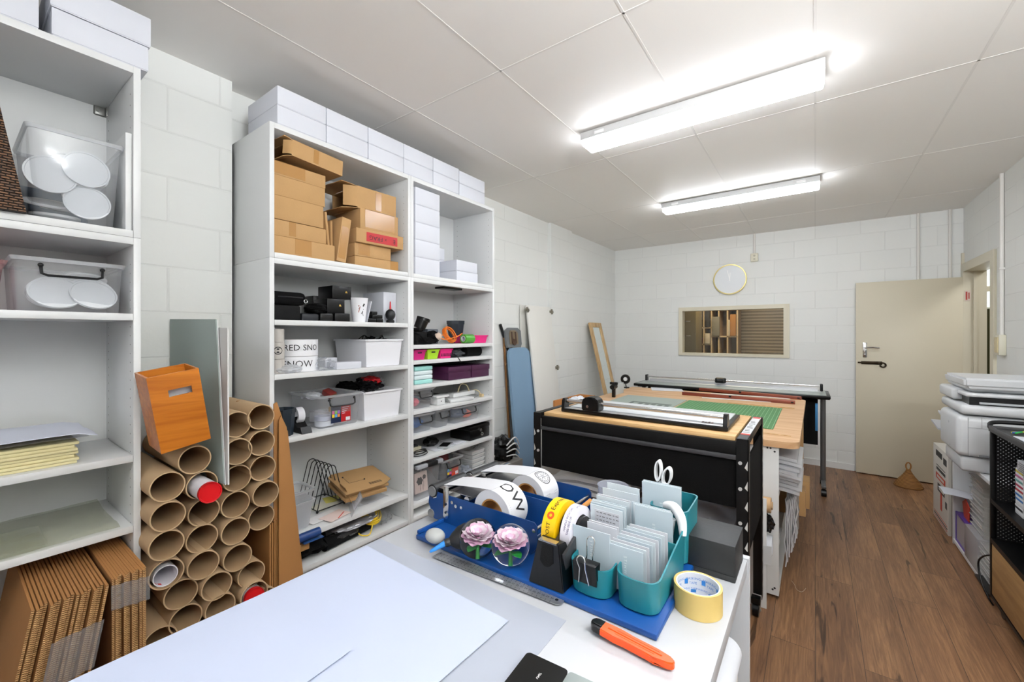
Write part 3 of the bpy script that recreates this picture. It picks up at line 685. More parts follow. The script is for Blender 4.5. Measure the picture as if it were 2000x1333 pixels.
box('battery_case', BLACKP, xf - .17, xf - .005, yx(629), yx(655), z, z + .04, 'glossy black case right of the navy pouch', 'case', bev=.008)
crumple((xf - .1, yx(638), z + .066), (.07, .05, .028), .2, name='lens_pouch', m=BLACKF, seed=3, label='soft black pouch lying on the glossy black case', cat='pouch')
box('slide_box', BLACKP, xf - .15, xf - .0, yx(656.5), yx(686), z, z + .042, 'ribbed black box in front of the black boxes', 'box', bev=.004)
GOLD = mat('gold_print', '#d8b25a', .35, .6)
def bbox_(x1, d, y0, y1, z0, h, lb, s=1):
    t = T('black_box', lb, 'box', (x1 - d / 2, (y0 + y1) / 2, z0), group='black boxes with gold marks')
    MB().bx(-d / 2, d / 2, -(y1 - y0) / 2, (y1 - y0) / 2, 0, h, .002).done('body', BLACKP, t, local=True)
    MB().prism([(-.006, -.004), (.008, -.004), (.003, .006), (-.003, .006)], 0, .0006, MX.Translation((d / 2, (y1 - y0) * .22, h * .55)) @ MX(((0, 0, 1, 0), (1, 0, 0, 0), (0, 1, 0, 0), (0, 0, 0, 1)))).done('emblem', GOLD, t, local=True)
bbox_(xf - .04, .13, yx(650), yx(684), z + .043, .075, 'lower front black box with a gold mark')
bbox_(xf - .045, .14, yx(661), yx(698), z + .12, .068, 'upper black box with a gold mark, topmost of the black boxes')
bbox_(xf - .185, .1, yx(652), yx(689), z + .02, .12, 'rear black box behind the stacked black boxes')
# printed cup
p = PX(701, 629, xf - .04)
t = T('paper_cup', 'white paper cup with a small printed dancer picture', 'cup', (xf - .04, p.y, z))
MB().lathe([(.001, .002), (.033, .0), (.047, .128), (.048, .131), (.0465, .131), (.0325, .004), (.001, .004)], 32).done('body', mat('cup_white', '#eeeef2', .35), t, local=True)
mb = MB()
def cp(x, y): r = .033 + .014 * (y + .064) / .128 + .0006; a = x / .042 - .35; return (r * math.cos(a), r * math.sin(a), y + .064)
for k, (x0, y0, x1, y1, w_) in enumerate(((-.012, .01, .016, .004, .005), (-.012, -.012, -.004, .02, .004), (.012, .02, .018, .035, .008), (.004, -.02, .012, -.004, .004), (.016, -.03, .01, -.012, .003), (-.014, .02, -.008, .026, .004))):
    d = V((x1 - x0, y1 - y0)); n_ = V((-d.y, d.x)).normalized() * w_ / 2; mb.mi = 1 if k in (1, 5) else 0
    mb.add([V(cp(x0 + n_.x, y0 + n_.y)), V(cp(x0 - n_.x, y0 - n_.y)), V(cp(x1 - n_.x, y1 - n_.y)), V(cp(x1 + n_.x, y1 + n_.y))], [(0, 1, 2, 3)])
mb.done('printed_picture', [INK, mat('print_rust', '#a05a48', .6)], t, local=True)
t2 = T('card_leaflet', 'white card leaflet leaning behind the printed cup', 'leaflet', (xf - .045, yx(723), z), rot=(math.radians(-14), 0, 0))
MB().bx(-.03, .03, -.003, .0, .001, .12).done('sheet', PAPER, t2, local=True)
# big white box, batteries, blower
p = PX(750, 626, xf - .07)
gift_box(xf - .075, .2, p.y - .0, min(PX(775, 626, xf - .075).y, 1.632), z, .185, 'tall white box at the back of the black gear shelf', 'white boxes in the middle bookcase')
for k, (u0, u1, zz_, h) in enumerate(((724, 739, 0, .02), (739.5, 752, 0, .022), (731, 751, .0225, .02), (730, 741, .043, .018))):
    box('battery_pack', BLACKP, xf - .055, xf - .005, yx(u0), yx(u1) - .001, z + zz_, z + zz_ + h, 'small black battery pack, ' + ['lower left', 'lower right', 'middle', 'topmost'][k] + ' of the pile before the tall white box', 'battery', 'little black battery packs', bev=.003)
t = T('dust_blower', 'black rubber dust blower with a red tip standing on the shelf', 'dust blower', (xf - .03, yx(771), z))
MB().lathe([(.001, 0), (.022, 0), (.024, .012), (.017, .02), (.026, .034), (.029, .05), (.024, .068), (.01, .08), (.001, .081)], 24).done('bulb', DARKG, t, local=True)
MB().lathe([(.006, .078), (.0055, .09), (.0035, .125), (.001, .126)], 12).done('tip', mat('red_plastic', '#c8202a', .4), t, local=True)
# ribbon shelf
z = 1.322
RIB = mat('white_ribbon', '#efeff2', .4)
def wrap_text(mb, body, size, c, r, a0, zc, sgn=1):
    """letters bent round a vertical roll"""
    mb.text(body, size, lambda x, y: (c[0] + (r + .0008) * math.cos(a0 + x / r), c[1] + (r + .0008) * math.sin(a0 + x / r), zc + y)); return mb
def ribbon_roll(c, r, h, z0, body, size, a0, lb, m=RIB, group='printed ribbon rolls'):
    t = T('ribbon_roll', lb, 'ribbon roll', (c[0], c[1], z0), group=group)
    MB().lathe([(r * .35, 0), (r, 0), (r, h), (r * .35, h), (r * .35, 0)], 48, cap=False).done('ribbon', m, t, local=True)
    MB().lathe([(r * .3, .001), (r * .35, .001), (r * .35, h - .001), (r * .3, h - .001), (r * .3, .001)], 32, cap=False).done('core', CARD, t, local=True)
    if body: wrap_text(MB(), body, size, (0, 0), r, a0, h / 2).done('lettering', INK, t, local=True)
    return t
r = .098; cx, cy = xf - .004 - r, yx(593) + .02
vw = math.atan2(-cy, -cx)          # towards the camera
ribbon_roll((cx, cy), r, .072, z, 'SNOW', .045, vw + .1, 'lower white ribbon roll printed with large dark letters SNOW')
ribbon_roll((cx - .004, cy + .004), r, .08, z + .074, 'RED SNO', .040, vw + .27, 'upper white ribbon roll printed with large letters RED SNO')
GREYR = mat('grey_label_roll', '#bdb8b2', .5)
cy2 = PX(543.5, 690, xf - .014).y
t = ribbon_roll((xf - .014, cy2), .026, .065, z, '', 0, 0, 'grey sticker roll in plastic at the left end of the ribbon shelf, lower', GREYR, 'grey sticker rolls')
t = ribbon_roll((xf - .014, cy2), .026, .075, z + .067, '', 0, 0, 'grey sticker roll with a round dark emblem at the left of the ribbon shelf', GREYR, 'grey sticker rolls')
mb = MB()
a0 = vw
def em(x, y): a = a0 + x / .026; return (.0266 * math.cos(a), .0266 * math.sin(a), .038 + y)
def ring_(mb, fn, r0, r1, n=28, c=(0, 0)):
    P = [V(fn(c[0] + q * math.cos(2 * pi * i / n), c[1] + q * math.sin(2 * pi * i / n))) for i in range(n) for q in (r0, r1)]
    mb.add(P, [(2 * i, 2 * i + 1, 2 * ((i + 1) % n) + 1, 2 * ((i + 1) % n)) for i in range(n)]); return mb
ring_(mb, em, .0, .018); mb.mi = 1; em2 = lambda x, y: tuple(V(em(x, y)) * 1.0 + V((.0006 * math.cos(a0), .0006 * math.sin(a0), 0)))
ring_(mb, em2, .011, .014); ring_(mb, em2, 0, .004)
mb.done('emblem', [INK, GREYR], t, local=True)
t = ribbon_roll((xf - .014, cy2), .024, .06, z + .144, '', 0, 0, 'topmost grey sticker roll in the plastic sleeve on the ribbon shelf', GREYR, 'grey sticker rolls')
crumple((xf - .0, yx(565), z + .018), (.03, .06, .018), .4, name='plastic_bag', m=MILKY, seed=5, label='crumpled milky plastic bag in front of the ribbon rolls', cat='plastic bag')
crumple((xf - .02, yx(641), z + .028), (.03, .045, .03), .5, name='plastic_bag', m=clear('thin_bag', body=.2), seed=8, label='crumpled clear plastic bag right of the ribbon rolls', cat='plastic bag')
p = PX(657, 722, XS - .015)
gift_box(XS - .012, .09, p.y, yx(706, XS - .012), z, .036, 'small flat white box at the shelf edge by the large white bin', 'white boxes in the middle bookcase')
p = PX(662, 712, xf - .085)
gift_box(xf - .13, .10, yx(664), yx(664) + .07, z, .055, 'small white box behind the flat one on the ribbon shelf', 'white boxes in the middle bookcase')
t = T('masking_roll', 'pale yellow tape roll in clear wrap beside the white bin', 'tape', (xf - .055, yx(676), z + .0))
def bin_(x1, d, y0, y1, z0, h, lb, tp=.012):
    t = T('white_bin', lb, 'bin', (x1 - d / 2, (y0 + y1) / 2, z0), group='white plastic bins')
    w_ = y1 - y0; WP = mat('white_plastic', '#e9e9ee', .35)
    MB().frustum((-d / 2 + tp, d / 2 - tp, -w_ / 2 + tp, w_ / 2 - tp), (-d / 2, d / 2, -w_ / 2, w_ / 2), 0, h, cap=False).frustum((-d / 2 + tp + .003, d / 2 - tp - .003, -w_ / 2 + tp + .003, w_ / 2 - tp - .003), (-d / 2 + .003, d / 2 - .003, -w_ / 2 + .003, w_ / 2 - .003), .003, h, cap=False).done('body', WP, t, local=True)
    k = .006
    MB().bx(-d / 2 - k, d / 2 + k, -w_ / 2 - k, -w_ / 2 + .003, h - .008, h + .002).bx(-d / 2 - k, d / 2 + k, w_ / 2 - .003, w_ / 2 + k, h - .008, h + .002).bx(-d / 2 - k, -d / 2 + .003, -w_ / 2, w_ / 2, h - .008, h + .002).bx(d / 2 - .003, d / 2 + k, -w_ / 2, w_ / 2, h - .008, h + .002).done('rim', WP, t, local=True)
    return t
bpy.data.objects.remove(t)
p = PX(716, 718, xf)
bin_(xf, .30, p.y - .005, yx(786) + .004, z, .150, 'white plastic bin of black cables on the ribbon shelf')
mb = MB(); rr = random.Random(3)
cc = V((xf - .15, (p.y + yx(786)) / 2, z + .14))
for k in range(9):
    q = [cc + V((rr.uniform(-.1, .1), rr.uniform(-.08, .08), rr.uniform(0, .012))) for _ in range(7)]
    q[3].z += rr.uniform(.01, .05); q[3].y = cc.y + .03
    mb.tube(spline(q, 6), .0032, 6)
mb.done('cable_bundle', BLACKP, label='tangle of black cables heaped in the white bin of the ribbon shelf', cat='cables')
# tub shelf
z = 1.028
NAVY = mat('navy_pot', '#1b2630', .4)
def pot(c, r0, r1, z0, h, lb, n=8):
    t = T('plastic_pot', lb, 'pot', (c[0], c[1], z0), group='dark plastic pots')
    MB().lathe([(r0 * .98, 0), (r1, h * .84), (r1 * 1.06, h * .84), (r1 * 1.08, h), (r1 * .99, h), (r0 * .9, .004)], n, cap=True).done('body', NAVY, t, local=True).rotation_euler = (0, 0, .3); return t
pot((xf - .035, yx(562.5)), .042, .05, z, .125, 'dark navy plastic pot at the left end of the tub shelf')
t = T('tape_dispenser', 'small black tape dispenser on the tub shelf beside the navy pot', 'tape dispenser', (xf - .045, yx(598), z))
MB().prism([(-.07, 0), (.065, 0), (.05, .03), (.02, .025), (-.03, .07), (-.06, .05)], -.025, .025, MX.Rotation(pi / 2, 4, 'X')).done('base', BLACKP, t, local=True)
MB().pipe((-.02, -.016, .078), (-.02, .016, .078), .038, .026, 28).done('roll', mat('zebra_roll', '#d9d9de', .4), t, local=True)
p0 = PX(624, 839, xf + .0)
yt0, yt1 = yx(624), yx(709)
t = tub(xf + .005, .3, yt0, yt1, z, .165, 'clear tub with a colourful label and black handle on the tub shelf', 'clear tubs in the middle bookcase', taper=.018)
mb = MB().bx(.1375, .1385, -.052, .058, .02, .105); mb.mi = 1; mb.bx(.1386, .139, .004, .058, .02, .105)
cols = ['#e7c52f', '#d85a9a', '#5aa4d8', '#7cc24a', '#e88a3a', '#a05ac0']
for i in range(3):
    for j in range(2): mb.mi = 2 + i * 2 + j; mb.bx(.1386, .139, -.046 + i * .015, -.033 + i * .015, .048 + j * .018, .064 + j * .018)
mb.mi = 8
for i in range(4): mb.bx(.1391, .1394, .01, .05 - .008 * i, .092 - i * .01, .095 - i * .01)
mb.bx(.1391, .1394, .03, .054, .024, .042)
mb.done('label', [mat('navy_label', '#15213f', .4), mat('red_label', '#b3171e')] + [mat('lbl' + k[1:], k, .4) for k in cols] + [PAPER], t, local=True)
for k, (dx, dy, zz_, r, h, c_) in enumerate(((.08, -.055, .007, .045, .025, '#e4e6ee'), (.07, -.05, .033, .045, .02, '#cfd4e6'), (.06, .03, .007, .05, .03, '#e9e2da'), (-.05, .0, .007, .055, .05, '#d8d8de'), (.03, .05, .06, .045, .02, '#e0b070'))):
    q = t.location
    MB().lathe([(r * .6, 0), (r, 0), (r, h), (r * .6, h), (r * .6, 0)], 28, c=(q.x + dx, q.y + dy, q.z + zz_), cap=False).done('tape_roll', mat('tape' + c_[1:], c_, .4), label=['pale lilac tape roll at the front left of the labelled tub', 'lilac tape roll lying on the pale one in the labelled tub', 'cream tape roll in the middle of the labelled tub', 'grey tape roll at the back of the labelled tub', 'orange tan tape roll high in the labelled tub'][k], cat='tape', group='tape rolls in the labelled tub')
q = t.location
t3 = T('stamp_block', 'dark red and brown stamp block sticking out of the labelled tub', 'stamp', (q.x + .03, q.y - .0, q.z + .145), rot=(.2, .4, .3))
MB().bx(-.03, .03, -.022, .022, 0, .03, .004).done('block', mat('red_brown', '#7a2a26', .4), t3, local=True)
MB().bx(.03, .034, -.018, .018, .004, .026, .001).done('face', mat('brown_rubber', '#5a4326', .6), t3, local=True)
pw = crumple((q.x - .01, q.y - .075, q.z + .15), (.05, .045, .02), .3, name='bubble_wrap', m=PAPER, seed=11, label='white wrapped packet on top of the labelled tub', cat='packet')
p = PX(712, 823, xf - .005)
bn = bin_(xf - .0, .33, yx(713), yx(784) + .006, z, .155, 'white plastic bin of bags and packets on the tub shelf')
q = bn.location
t = T('red_packet', 'shiny red and black packet on top of the white bin', 'packet', (q.x, q.y, q.z))
crumple((q.x + .02, q.y + .0, q.z + .178), (.10, .055, .04), .4, name='wrap', m=mat('black_film', '#141214', .15), seed=13, parent=t)
crumple((q.x + .03, q.y + .01, q.z + .2), (.07, .045, .028), .3, name='red_face', m=mat('red_film', '#c4222a', .2), seed=14, parent=t)
crumple((q.x - .0, q.y + .058, q.z + .185), (.06, .05, .05), .5, name='plastic_bag', m=clear('thin_bag'), seed=15, label='crumpled clear bag beside the red packet in the white bin', cat='plastic bag')
crumple((q.x - .09, q.y - .06, q.z + .165), (.08, .05, .03), .3, name='black_pouch', m=BLACKF, seed=16, label='black pouch lying at the back of the white bin', cat='pouch')
# wire rack shelf
z = .557
RK = mat('black_wire', '#141416', .4, .3)
pa = PZ(647, 990, z + .012)
t = T('wire_rack', 'black wire plate rack standing among papers on the lower shelf', 'rack', (pa.x - .10, pa.y, z))
n = 6; L_ = .20; w2 = .078; hh = .235
base = MB()
for s in (-1, 1): base.tube([(-L_ / 2, s * w2, .012), (L_ / 2, s * w2, .012)], .0025, 6)
for xx in (-L_ / 2, L_ / 2): base.tube([(xx, -w2, .012), (xx, w2, .012)], .0025, 6)
for sx in (-1, 1):
    for sy in (-1, 1): base.sph((sx * L_ / 2, sy * w2, .007), .007, 8, 6)
base.done('base_frame', RK, t, local=True)
for i in range(n):
    xx = -L_ / 2 + L_ * i / (n - 1)
    pts = [(xx, -w2, .012)] + arc((xx, 0, hh - .026), .026, pi * .95, .05 * pi, 10, (0, 1, 0), (0, 0, 1)) + [(xx, w2, .012)]
    MB().tube(pts, .0026, 6).done('wire_loop', RK, t, local=True)
# nested clear tubs left
for k, (dz, hh, d) in enumerate(((0, .13, 0), (.05, .135, .0))):
    tub(xf + .01, .16, yx(569) + .004, yx(617), z + .012 + dz, hh, ['lower', 'upper'][k] + ' of two nested clear takeaway tubs at the left of the rack shelf', 'nested clear tubs', m=MILKY if k == 0 else CLEAR, handle=None, taper=.02)
BLUEP = mat('blue_film_roll', '#1f3f78', .35)
t = T('film_roll', 'blue roll with a pale end under the nested clear tubs', 'roll', (XS + .01, yx(590), z - .02))
MB().cyl((XS + .028, yx(572, XS + .03), z + .002), (XS + .028, yx(624, XS + .03), z + .002), .02).done('roll', BLUEP, t)
MB().bx(XS + .02, XS + .05, yx(590, XS + .03), yx(628, XS + .03), z - .0245, z - .02).done('flap', mat('blue_flap', '#274a7e', .4), t)
# papers
for k, (u, v, w_, d, rz, c_, lb) in enumerate(((640, 985, .2, .1, .25, '#e9e7d8', 'pale printed sheet lying under the wire rack'), (655, 975, .12, .09, -.3, '#d7cf63', 'yellow green card lying under the wire rack'), (630, 1012, .16, .08, .1, '#f0eeee', 'white ticket at the shelf edge left of the pink sheet'), (655, 1010, .13, .09, .2, '#eed9d2', 'pale pink sheet at the shelf edge in front of the wire rack'))):
    p = PZ(u, v, z); p.x = min(p.x, XS - .06)
    t_ = MB().bx(-d / 2, d / 2, -w_ / 2, w_ / 2, 0, .0012).done('paper_sheet', mat('paper' + c_[1:], c_, .6), local=True); t_.location = (p.x, p.y, z + .0008 + k * .0016); t_.rotation_euler = (0, 0, rz); tag(t_, lb, 'paper', 'papers by the wire rack')
t_ = MB().bx(-.04, .04, -.0025, .0025, 0, .001).done('red_pen', mat('red_pen', '#d8432e', .4), local=True); t_.location = PZ(668, 1007, z + .0072); t_.location.x = XS - .04; t_.rotation_euler = (0, 0, -.9); tag(t_, 'thin red stick lying on the pale pink sheet', 'pen')
# mailer box
p = PX(716, 965, xf - .03)
t = T('mailer_box', 'brown folded mailer box with a barcode beside the wire rack', 'carton', (xf - .125, yx(725), z + .036), rot=(0, math.radians(8), math.radians(-8)))
MB().prism([(.13, -.125), (.13, .09), (.09, .155), (-.12, .155), (-.13, .13), (-.13, -.10), (-.10, -.125)], .085, .09).bx(-.12, .11, -.115, .125, .03, .05, .002).bx(-.11, .10, -.11, .14, .055, .07, .002).done('folded_card', CARD, t, local=True)
MB().prism([(-.03, -.06), (.06, -.075), (.08, .0), (.075, .02), (-.03, .02)], 0, .002, MX.Translation((.05, -.11, .086)) @ MX.Rotation(math.radians(-68), 4, 'X') @ MX.Rotation(pi / 2, 4, 'Z')).done('flap', CARD, t, local=True)
mb = MB()
for k in range(14): mb.bx(.07, .095, .03 + k * .0052, .03 + k * .0052 + (.0014 if k % 3 else .003), .0901, .0906)
mb.bx(-.06, .02, -.06, -.0585, .0901, .0905).bx(.02, .0215, -.06, .03, .0901, .0905).sph((.02, .03, .09), .005, 8, 5).sph((-.06, -.06, .09), .005, 8, 5)
mb.done('printing', INK, t, local=True)
t = T('shipping_label', 'white labelled plastic envelope leaning on the brown mailer box', 'envelope', (xf - .02, yx(690), z + .001), rot=(math.radians(-32), 0, math.radians(-28)))
MB().bx(-.075, .075, -.001, .001, 0, .105).done('envelope', MILKY, t, local=True)
mb = MB().bx(-.06, .06, -.0022, -.0012, .03, .10); mb.mi = 1
for k in range(6): mb.bx(-.05, .03 - .01 * (k % 3), -.0026, -.0023, .04 + k * .009, .042 + k * .009)
mb.done('label', [PAPER, mat('print_grey', '#9a9aa0', .6)], t, local=True)
MB().sheet(lambda a, b: (xf - .02 - .2 * a, yx(700) + .22 * b, z + .006 + .012 * abs(noise.noise(V((a * 4, b * 4, 3))))), 10, 10, .0006).done('plastic_sleeve', FILM, label='clear plastic sleeve lying under the mailer box', cat='plastic sleeve')
# bottom shelf: bags and cords
z = .401
crumple((xf - .12, yx(600) + .03, z + .052), (.14, .12, .045), .25, name='black_bag', m=BLACKF, seed=21, label='large soft black bag on the bottom shelf behind the cartons', cat='bag')
MB().cyl((xf - .03, yx(640), z + .035), (xf - .06, yx(735), z + .035), .033).done('fabric_roll', BLACKF, label='black fabric roll lying on the bottom shelf in front of the clear bags', cat='roll')
t = T('cord_coil', 'coil of bright yellow cord in clear plastic on the bottom shelf', 'cord', (xf - .06, yx(738), z + .075), rot=(0, math.radians(35), 0))
YC = mat('yellow_cord', '#e6c32c', .5)
for k in range(3):
    mb = MB()
    for j in range(3): mb.tube(arc((0, 0, k * .007 + j * .003), .062 - j * .014 - k * .003, .2 * j, 2 * pi + .2 * j, 28, (1, 0, 0), (0, 1, 0)), .0034, 6)
    mb.done('cord_loop', YC, t, local=True)
MB().tube(spline([(.06, -.02, .0), (.10, -.06, -.01), (.07, -.10, -.02), (.0, -.09, -.02)], 6), .0034, 6).done('cord_end', YC, t, local=True)
GC = mat('grey_cord', '#b9b3a6', .5)
mb = MB()
for j in range(4): mb.tube(arc((xf - .1, yx(722) + .01 * j, z + .1), .05 - .004 * j, 0, 2 * pi, 24, (.4, .2, .9), (.8, .6, 0)), .003, 6)
mb.done('cord_coil', GC, label='coil of pale grey cord behind the yellow cord', cat='cord')
crumple((xf - .12, yx(682), z + .052), (.11, .11, .046), .4, name='plastic_bag', m=FILM, seed=24, label='large crumpled clear bag in the middle of the bottom shelf', cat='plastic bag')
crumple((xf - .1, yx(755), z + .05), (.12, .065, .045), .4, name='plastic_bag', m=FILM, seed=25, label='crumpled clear bag right of the yellow cord', cat='plastic bag')
crumple((xf - .03, yx(702), z + .078), (.05, .13, .012), .3, name='foil_strip', m=mat('silver_film', '#c9c9cf', .2, .6), seed=26, label='crinkled silver plastic strip over the black fabric roll', cat='plastic strip')
t_ = MB().tube([(xf - .05, yx(655), z + .10), (xf - .12, yx(690), z + .09)], .004, 6).done('wooden_stick', mat('stick_wood', '#c2935a', .6), label='thin wooden stick poking up from the clear bag', cat='stick')
t_ = MB().bx(XS - .02, XS + .012, yx(578, XS), yx(602, XS), z + .085, z + .12, .002).done('wooden_block', mat('stick_wood'), label='pale wooden block end beside the black bag', cat='block')
# ---------------------------------------------------------------- far bookcase, shelf by shelf
F0 = B1 + .021
z = 1.4385
# dish with camera gear, cords and baskets
MB().lathe([(.001, 0), (.036, 0), (.038, .004), (.038, .1), (.034, .104), (.034, .112), (.001, .112)], 28, c=(xf - .1, yx(818), z)).done('white_can', mat('white_can', '#e2e2e4', .35), label='white can at the left of the top open shelf', cat='can')
t = T('camera', 'black camera with a stubby lens heaped at the left of the shelf', 'camera', (xf - .05, yx(829), z), .2)
MB().bx(-.05, .035, -.055, .055, 0, .08, .012, seg=3).bx(-.03, .03, -.025, .025, .08, .105, .01).done('body', BLACKM, t, local=True)
MB().cyl((.0, .012, .10), (.02, .03, .165), .036, .04).cyl((.018, .028, .15), (.022, .032, .168), .043).done('lens', BLACKP, t, local=True)
MB().tube(spline([(-.02, -.055, .08), (.05, -.05, .06), (.06, .0, .02), (.05, .05, .012), (.0, .07, .05)], 6), .005, 6).done('strap', BLACKF, t, local=True)
crumple((xf - .025, yx(838), z + .022), (.03, .09, .022), .3, name='dark_pouch', m=BLACKF, seed=31, label='flat black pouch at the shelf edge below the camera', cat='pouch')
t = T('camera_bag', 'small black bag with a beige patch right of the camera', 'bag', (xf - .05, yx(856), z))
crumple((xf - .05, yx(856), z + .045), (.055, .05, .042), .18, name='body', m=BLACKF, seed=32, parent=t)
crumple((xf - .005, yx(859), z + .05), (.014, .03, .024), .15, name='patch', m=mat('beige_cloth', '#cdb7a6', .8), seed=33, parent=t)
box('small_case', mat('grey_case', '#4a4f58', .4), xf - .2, xf - .12, yx(862), yx(883), z, z + .10, 'small grey case with a pale label behind the orange cord', 'case', bev=.006)
pot((xf - .215, PX(890, 640, xf - .215).y), .05, .066, z, .165, 'dark navy plastic pot at the back of the shelf behind the orange cord')
t = T('cord_coil', 'coil of bright orange cord on the top open shelf', 'cord', (xf - .075, yx(896), z + .062), rot=(0, math.radians(60), .2))
OC = mat('orange_cord', '#ea7a1c', .45)
for j in range(5):
    MB().tube(arc((0, 0, -.012 + j * .006), .058 - .005 * (j % 3), .1, 2 * pi + .1, 28, (1, 0, 0), (0, 1, 0)), .004, 6).done('cord_loop', OC, t, local=True)
MB().tube(spline([(xf - .06, yx(880), z + .06), (xf - .02, yx(866), z + .05), (xf - .01, yx(872), z + .03), (xf - .012, yx(895), z + .045), (xf - .05, yx(915), z + .07)], 8), .004, 6).done('cord_end', OC, t)
GRN = mat('green_tape', '#4f9a34', .35)
t = T('tape_roll', 'small green tape roll in front of the pink basket', 'tape', (xf - .02, yx(918), z))
MB().pipe((xf - .02, yx(911), z + .032), (xf - .02, yx(928), z + .032), .032, .02, 28).done('tape', GRN, t)
MB().pipe((xf - .02, yx(910.5), z + .032), (xf - .02, yx(928.6), z + .032), .02, .017, 24).done('core', PAPER, t)
PINK, LIME, MAG = mat('pink_plastic', '#e0207c', .4), mat('lime_plastic', '#a6d22c', .4), mat('magenta_plastic', '#c01a72', .4)
def basket(x1, d, y0, y1, z0, h, m, lb, slots=0, hole=True):
    t = T('plastic_basket', lb, 'basket', (x1 - d / 2, (y0 + y1) / 2, z0), group='small coloured baskets')
    w_ = y1 - y0; tp = .01; mb = MB()
    mb.frustum((-d / 2 + tp, d / 2 - tp, -w_ / 2 + tp, w_ / 2 - tp), (-d / 2, d / 2, -w_ / 2, w_ / 2), 0, h, cap=False).frustum((-d / 2 + tp + .002, d / 2 - tp - .002, -w_ / 2 + tp + .002, w_ / 2 - tp - .002), (-d / 2 + .002, d / 2 - .002, -w_ / 2 + .002, w_ / 2 - .002), .002, h, cap=False)
    mb.done('body', m, t, local=True)
    MB().bx(-d / 2 - .004, d / 2 + .004, -w_ / 2 - .004, -w_ / 2 + .002, h - .006, h + .002).bx(-d / 2 - .004, d / 2 + .004, w_ / 2 - .002, w_ / 2 + .004, h - .006, h + .002).bx(d / 2 - .002, d / 2 + .004, -w_ / 2, w_ / 2, h - .006, h + .002).bx(-d / 2 - .004, -d / 2 + .002, -w_ / 2, w_ / 2, h - .006, h + .002).done('rim', m, t, local=True)
    dk = mat('slot_dark', '#2a0b1c', .8); mb = MB()
    if hole:
        mb.bx(d / 2 - .005, d / 2 - .0005, -.016, .016, h * .66, h * .80, .001)
    for k in range(slots): mb.bx(d / 2 - .009, d / 2 - .0045, -w_ * .36 + k * w_ * .72 / (slots - 1) - .003, -w_ * .36 + k * w_ * .72 / (slots - 1) + .003, h * .22, h * .70)
    if hole or slots: mb.done('slot', dk, t, local=True)
    return t
basket(xf - .01, .16, yx(921), yx(956), z, .055, PINK, 'pink basket at the right end of the top open shelf', 0, False)
z = 1.344
basket(xf + .005, .18, yx(809) + .002, yx(834) - .003, z, .06, MAG, 'magenta basket at the left end of the basket shelf')
basket(xf + .008, .18, yx(836), yx(859) - .002, z, .06, LIME, 'lime green basket between the two pink baskets')
basket(xf + .008, .18, yx(861), yx(884), z, .06, PINK, 'pink slotted basket right of the lime basket', 7, False)
crumple((xf - .06, yx(901), z + .028), (.07, .07, .026), .25, name='grey_pouch', m=mat('grey_fabric', '#3c3f44', .85, bump=.4), seed=41, label='crumpled grey pouch beside the pink slotted basket', cat='pouch')
MB().cyl((xf - .05, yx(919), z + .034), (xf - .05, yx(947), z + .034), .034, n=24).done('black_roll', BLACKF, label='short black roll at the right of the basket shelf', cat='roll')
MB().tube(spline([(xf - .02, yx(893), z + .012), (xf + .022, yx(890), z + .008), (xf + .036, yx(893), z - .02), (XS + .006, yx(893), z - .034)], 6), .003, 6).done('cable', BLACKP, label='short black cable hanging over the edge of the basket shelf', cat='cable')
z = 1.193
AQ = [mat('aqua_card', '#9fd8d2', .5), mat('aqua_white', '#dcebee', .4)]
for k in range(4):
    t = T('wipe_pack', 'pale aqua packet, ' + ['bottom', 'second', 'third', 'top'][k] + ' of the pile beside the purple boxes', 'packet', (xf - .08, (yx(809) + yx(846)) / 2 + .003, z + k * .0275), group='aqua packets')
    w_ = (yx(846) - yx(809)) / 2 - .004
    MB().bx(-.09, .088, -w_, w_, 0, .0262, .007, seg=3).done('pack', AQ[1 if k in (1, 2) else 0], t, local=True)
    MB().prism([(0, -.008), (.02, -.011), (.016, 0), (.022, .01), (0, .008)], -.05, .07, MX.Translation((0, w_ - .001, .013)) @ MX(((0, 0, 1, 0), (1, 0, 0, 0), (0, 1, 0, 0), (0, 0, 0, 1)))).done('seal', FILM, t, local=True)
PUR = mat('purple_box', '#43153a', .5)
def lid_box(x1, d, y0, y1, z0, h, m, lb, group):
    t = T('lidded_box', lb, 'box', (x1 - d / 2, (y0 + y1) / 2, z0), group=group); w_ = (y1 - y0) / 2
    MB().bx(-d / 2 + .004, d / 2 - .004, -w_ + .004, w_ - .004, 0, h * .7, .001).done('base', m, t, local=True)
    MB().bx(-d / 2, d / 2, -w_, w_, h * .58, h, .002).done('lid', m, t, local=True); return t
lid_box(xf + .005, .27, yx(877), yx(922), z, .088, PUR, 'purple lidded box, the left of the pair', 'purple boxes')
lid_box(xf + .005, .27, yx(923), min(yx(960), 2.432), z, .088, PUR, 'purple lidded box, the right of the pair', 'purple boxes')
box('laptop_sleeve', BLACKF, xf - .26, xf - .03, yx(812), yx(938), z + .111 if False else 1.192 + .112, 1.192 + .122, 'thin black sleeve lying on the aqua packets', 'sleeve')
z = 1.041
t = tub(xf + .012, .26, yx(809) + .001, yx(850), z, .125, 'clear tub with a black handle on the shelf below the aqua packets', 'clear tubs in the far bookcase', handle='front')
q = t.location
crumple((q.x + .06, q.y - .03, q.z + .035), (.03, .03, .025), .2, name='sponge', m=mat('pink_sponge', '#dd6a78', .8), seed=51, label='pink sponge inside the clear tub below the aqua packets', cat='sponge')
crumple((q.x - .03, q.y + .01, q.z + .04), (.07, .05, .033), .3, name='grey_cloth', m=mat('blue_grey_cloth', '#5b6a78', .8), seed=52, label='blue grey cloth inside the clear tub below the aqua packets', cat='cloth')
t = T('socket_adaptor', 'white socket adaptor block beside the clear tub', 'adaptor', (xf - .03, yx(866), z))
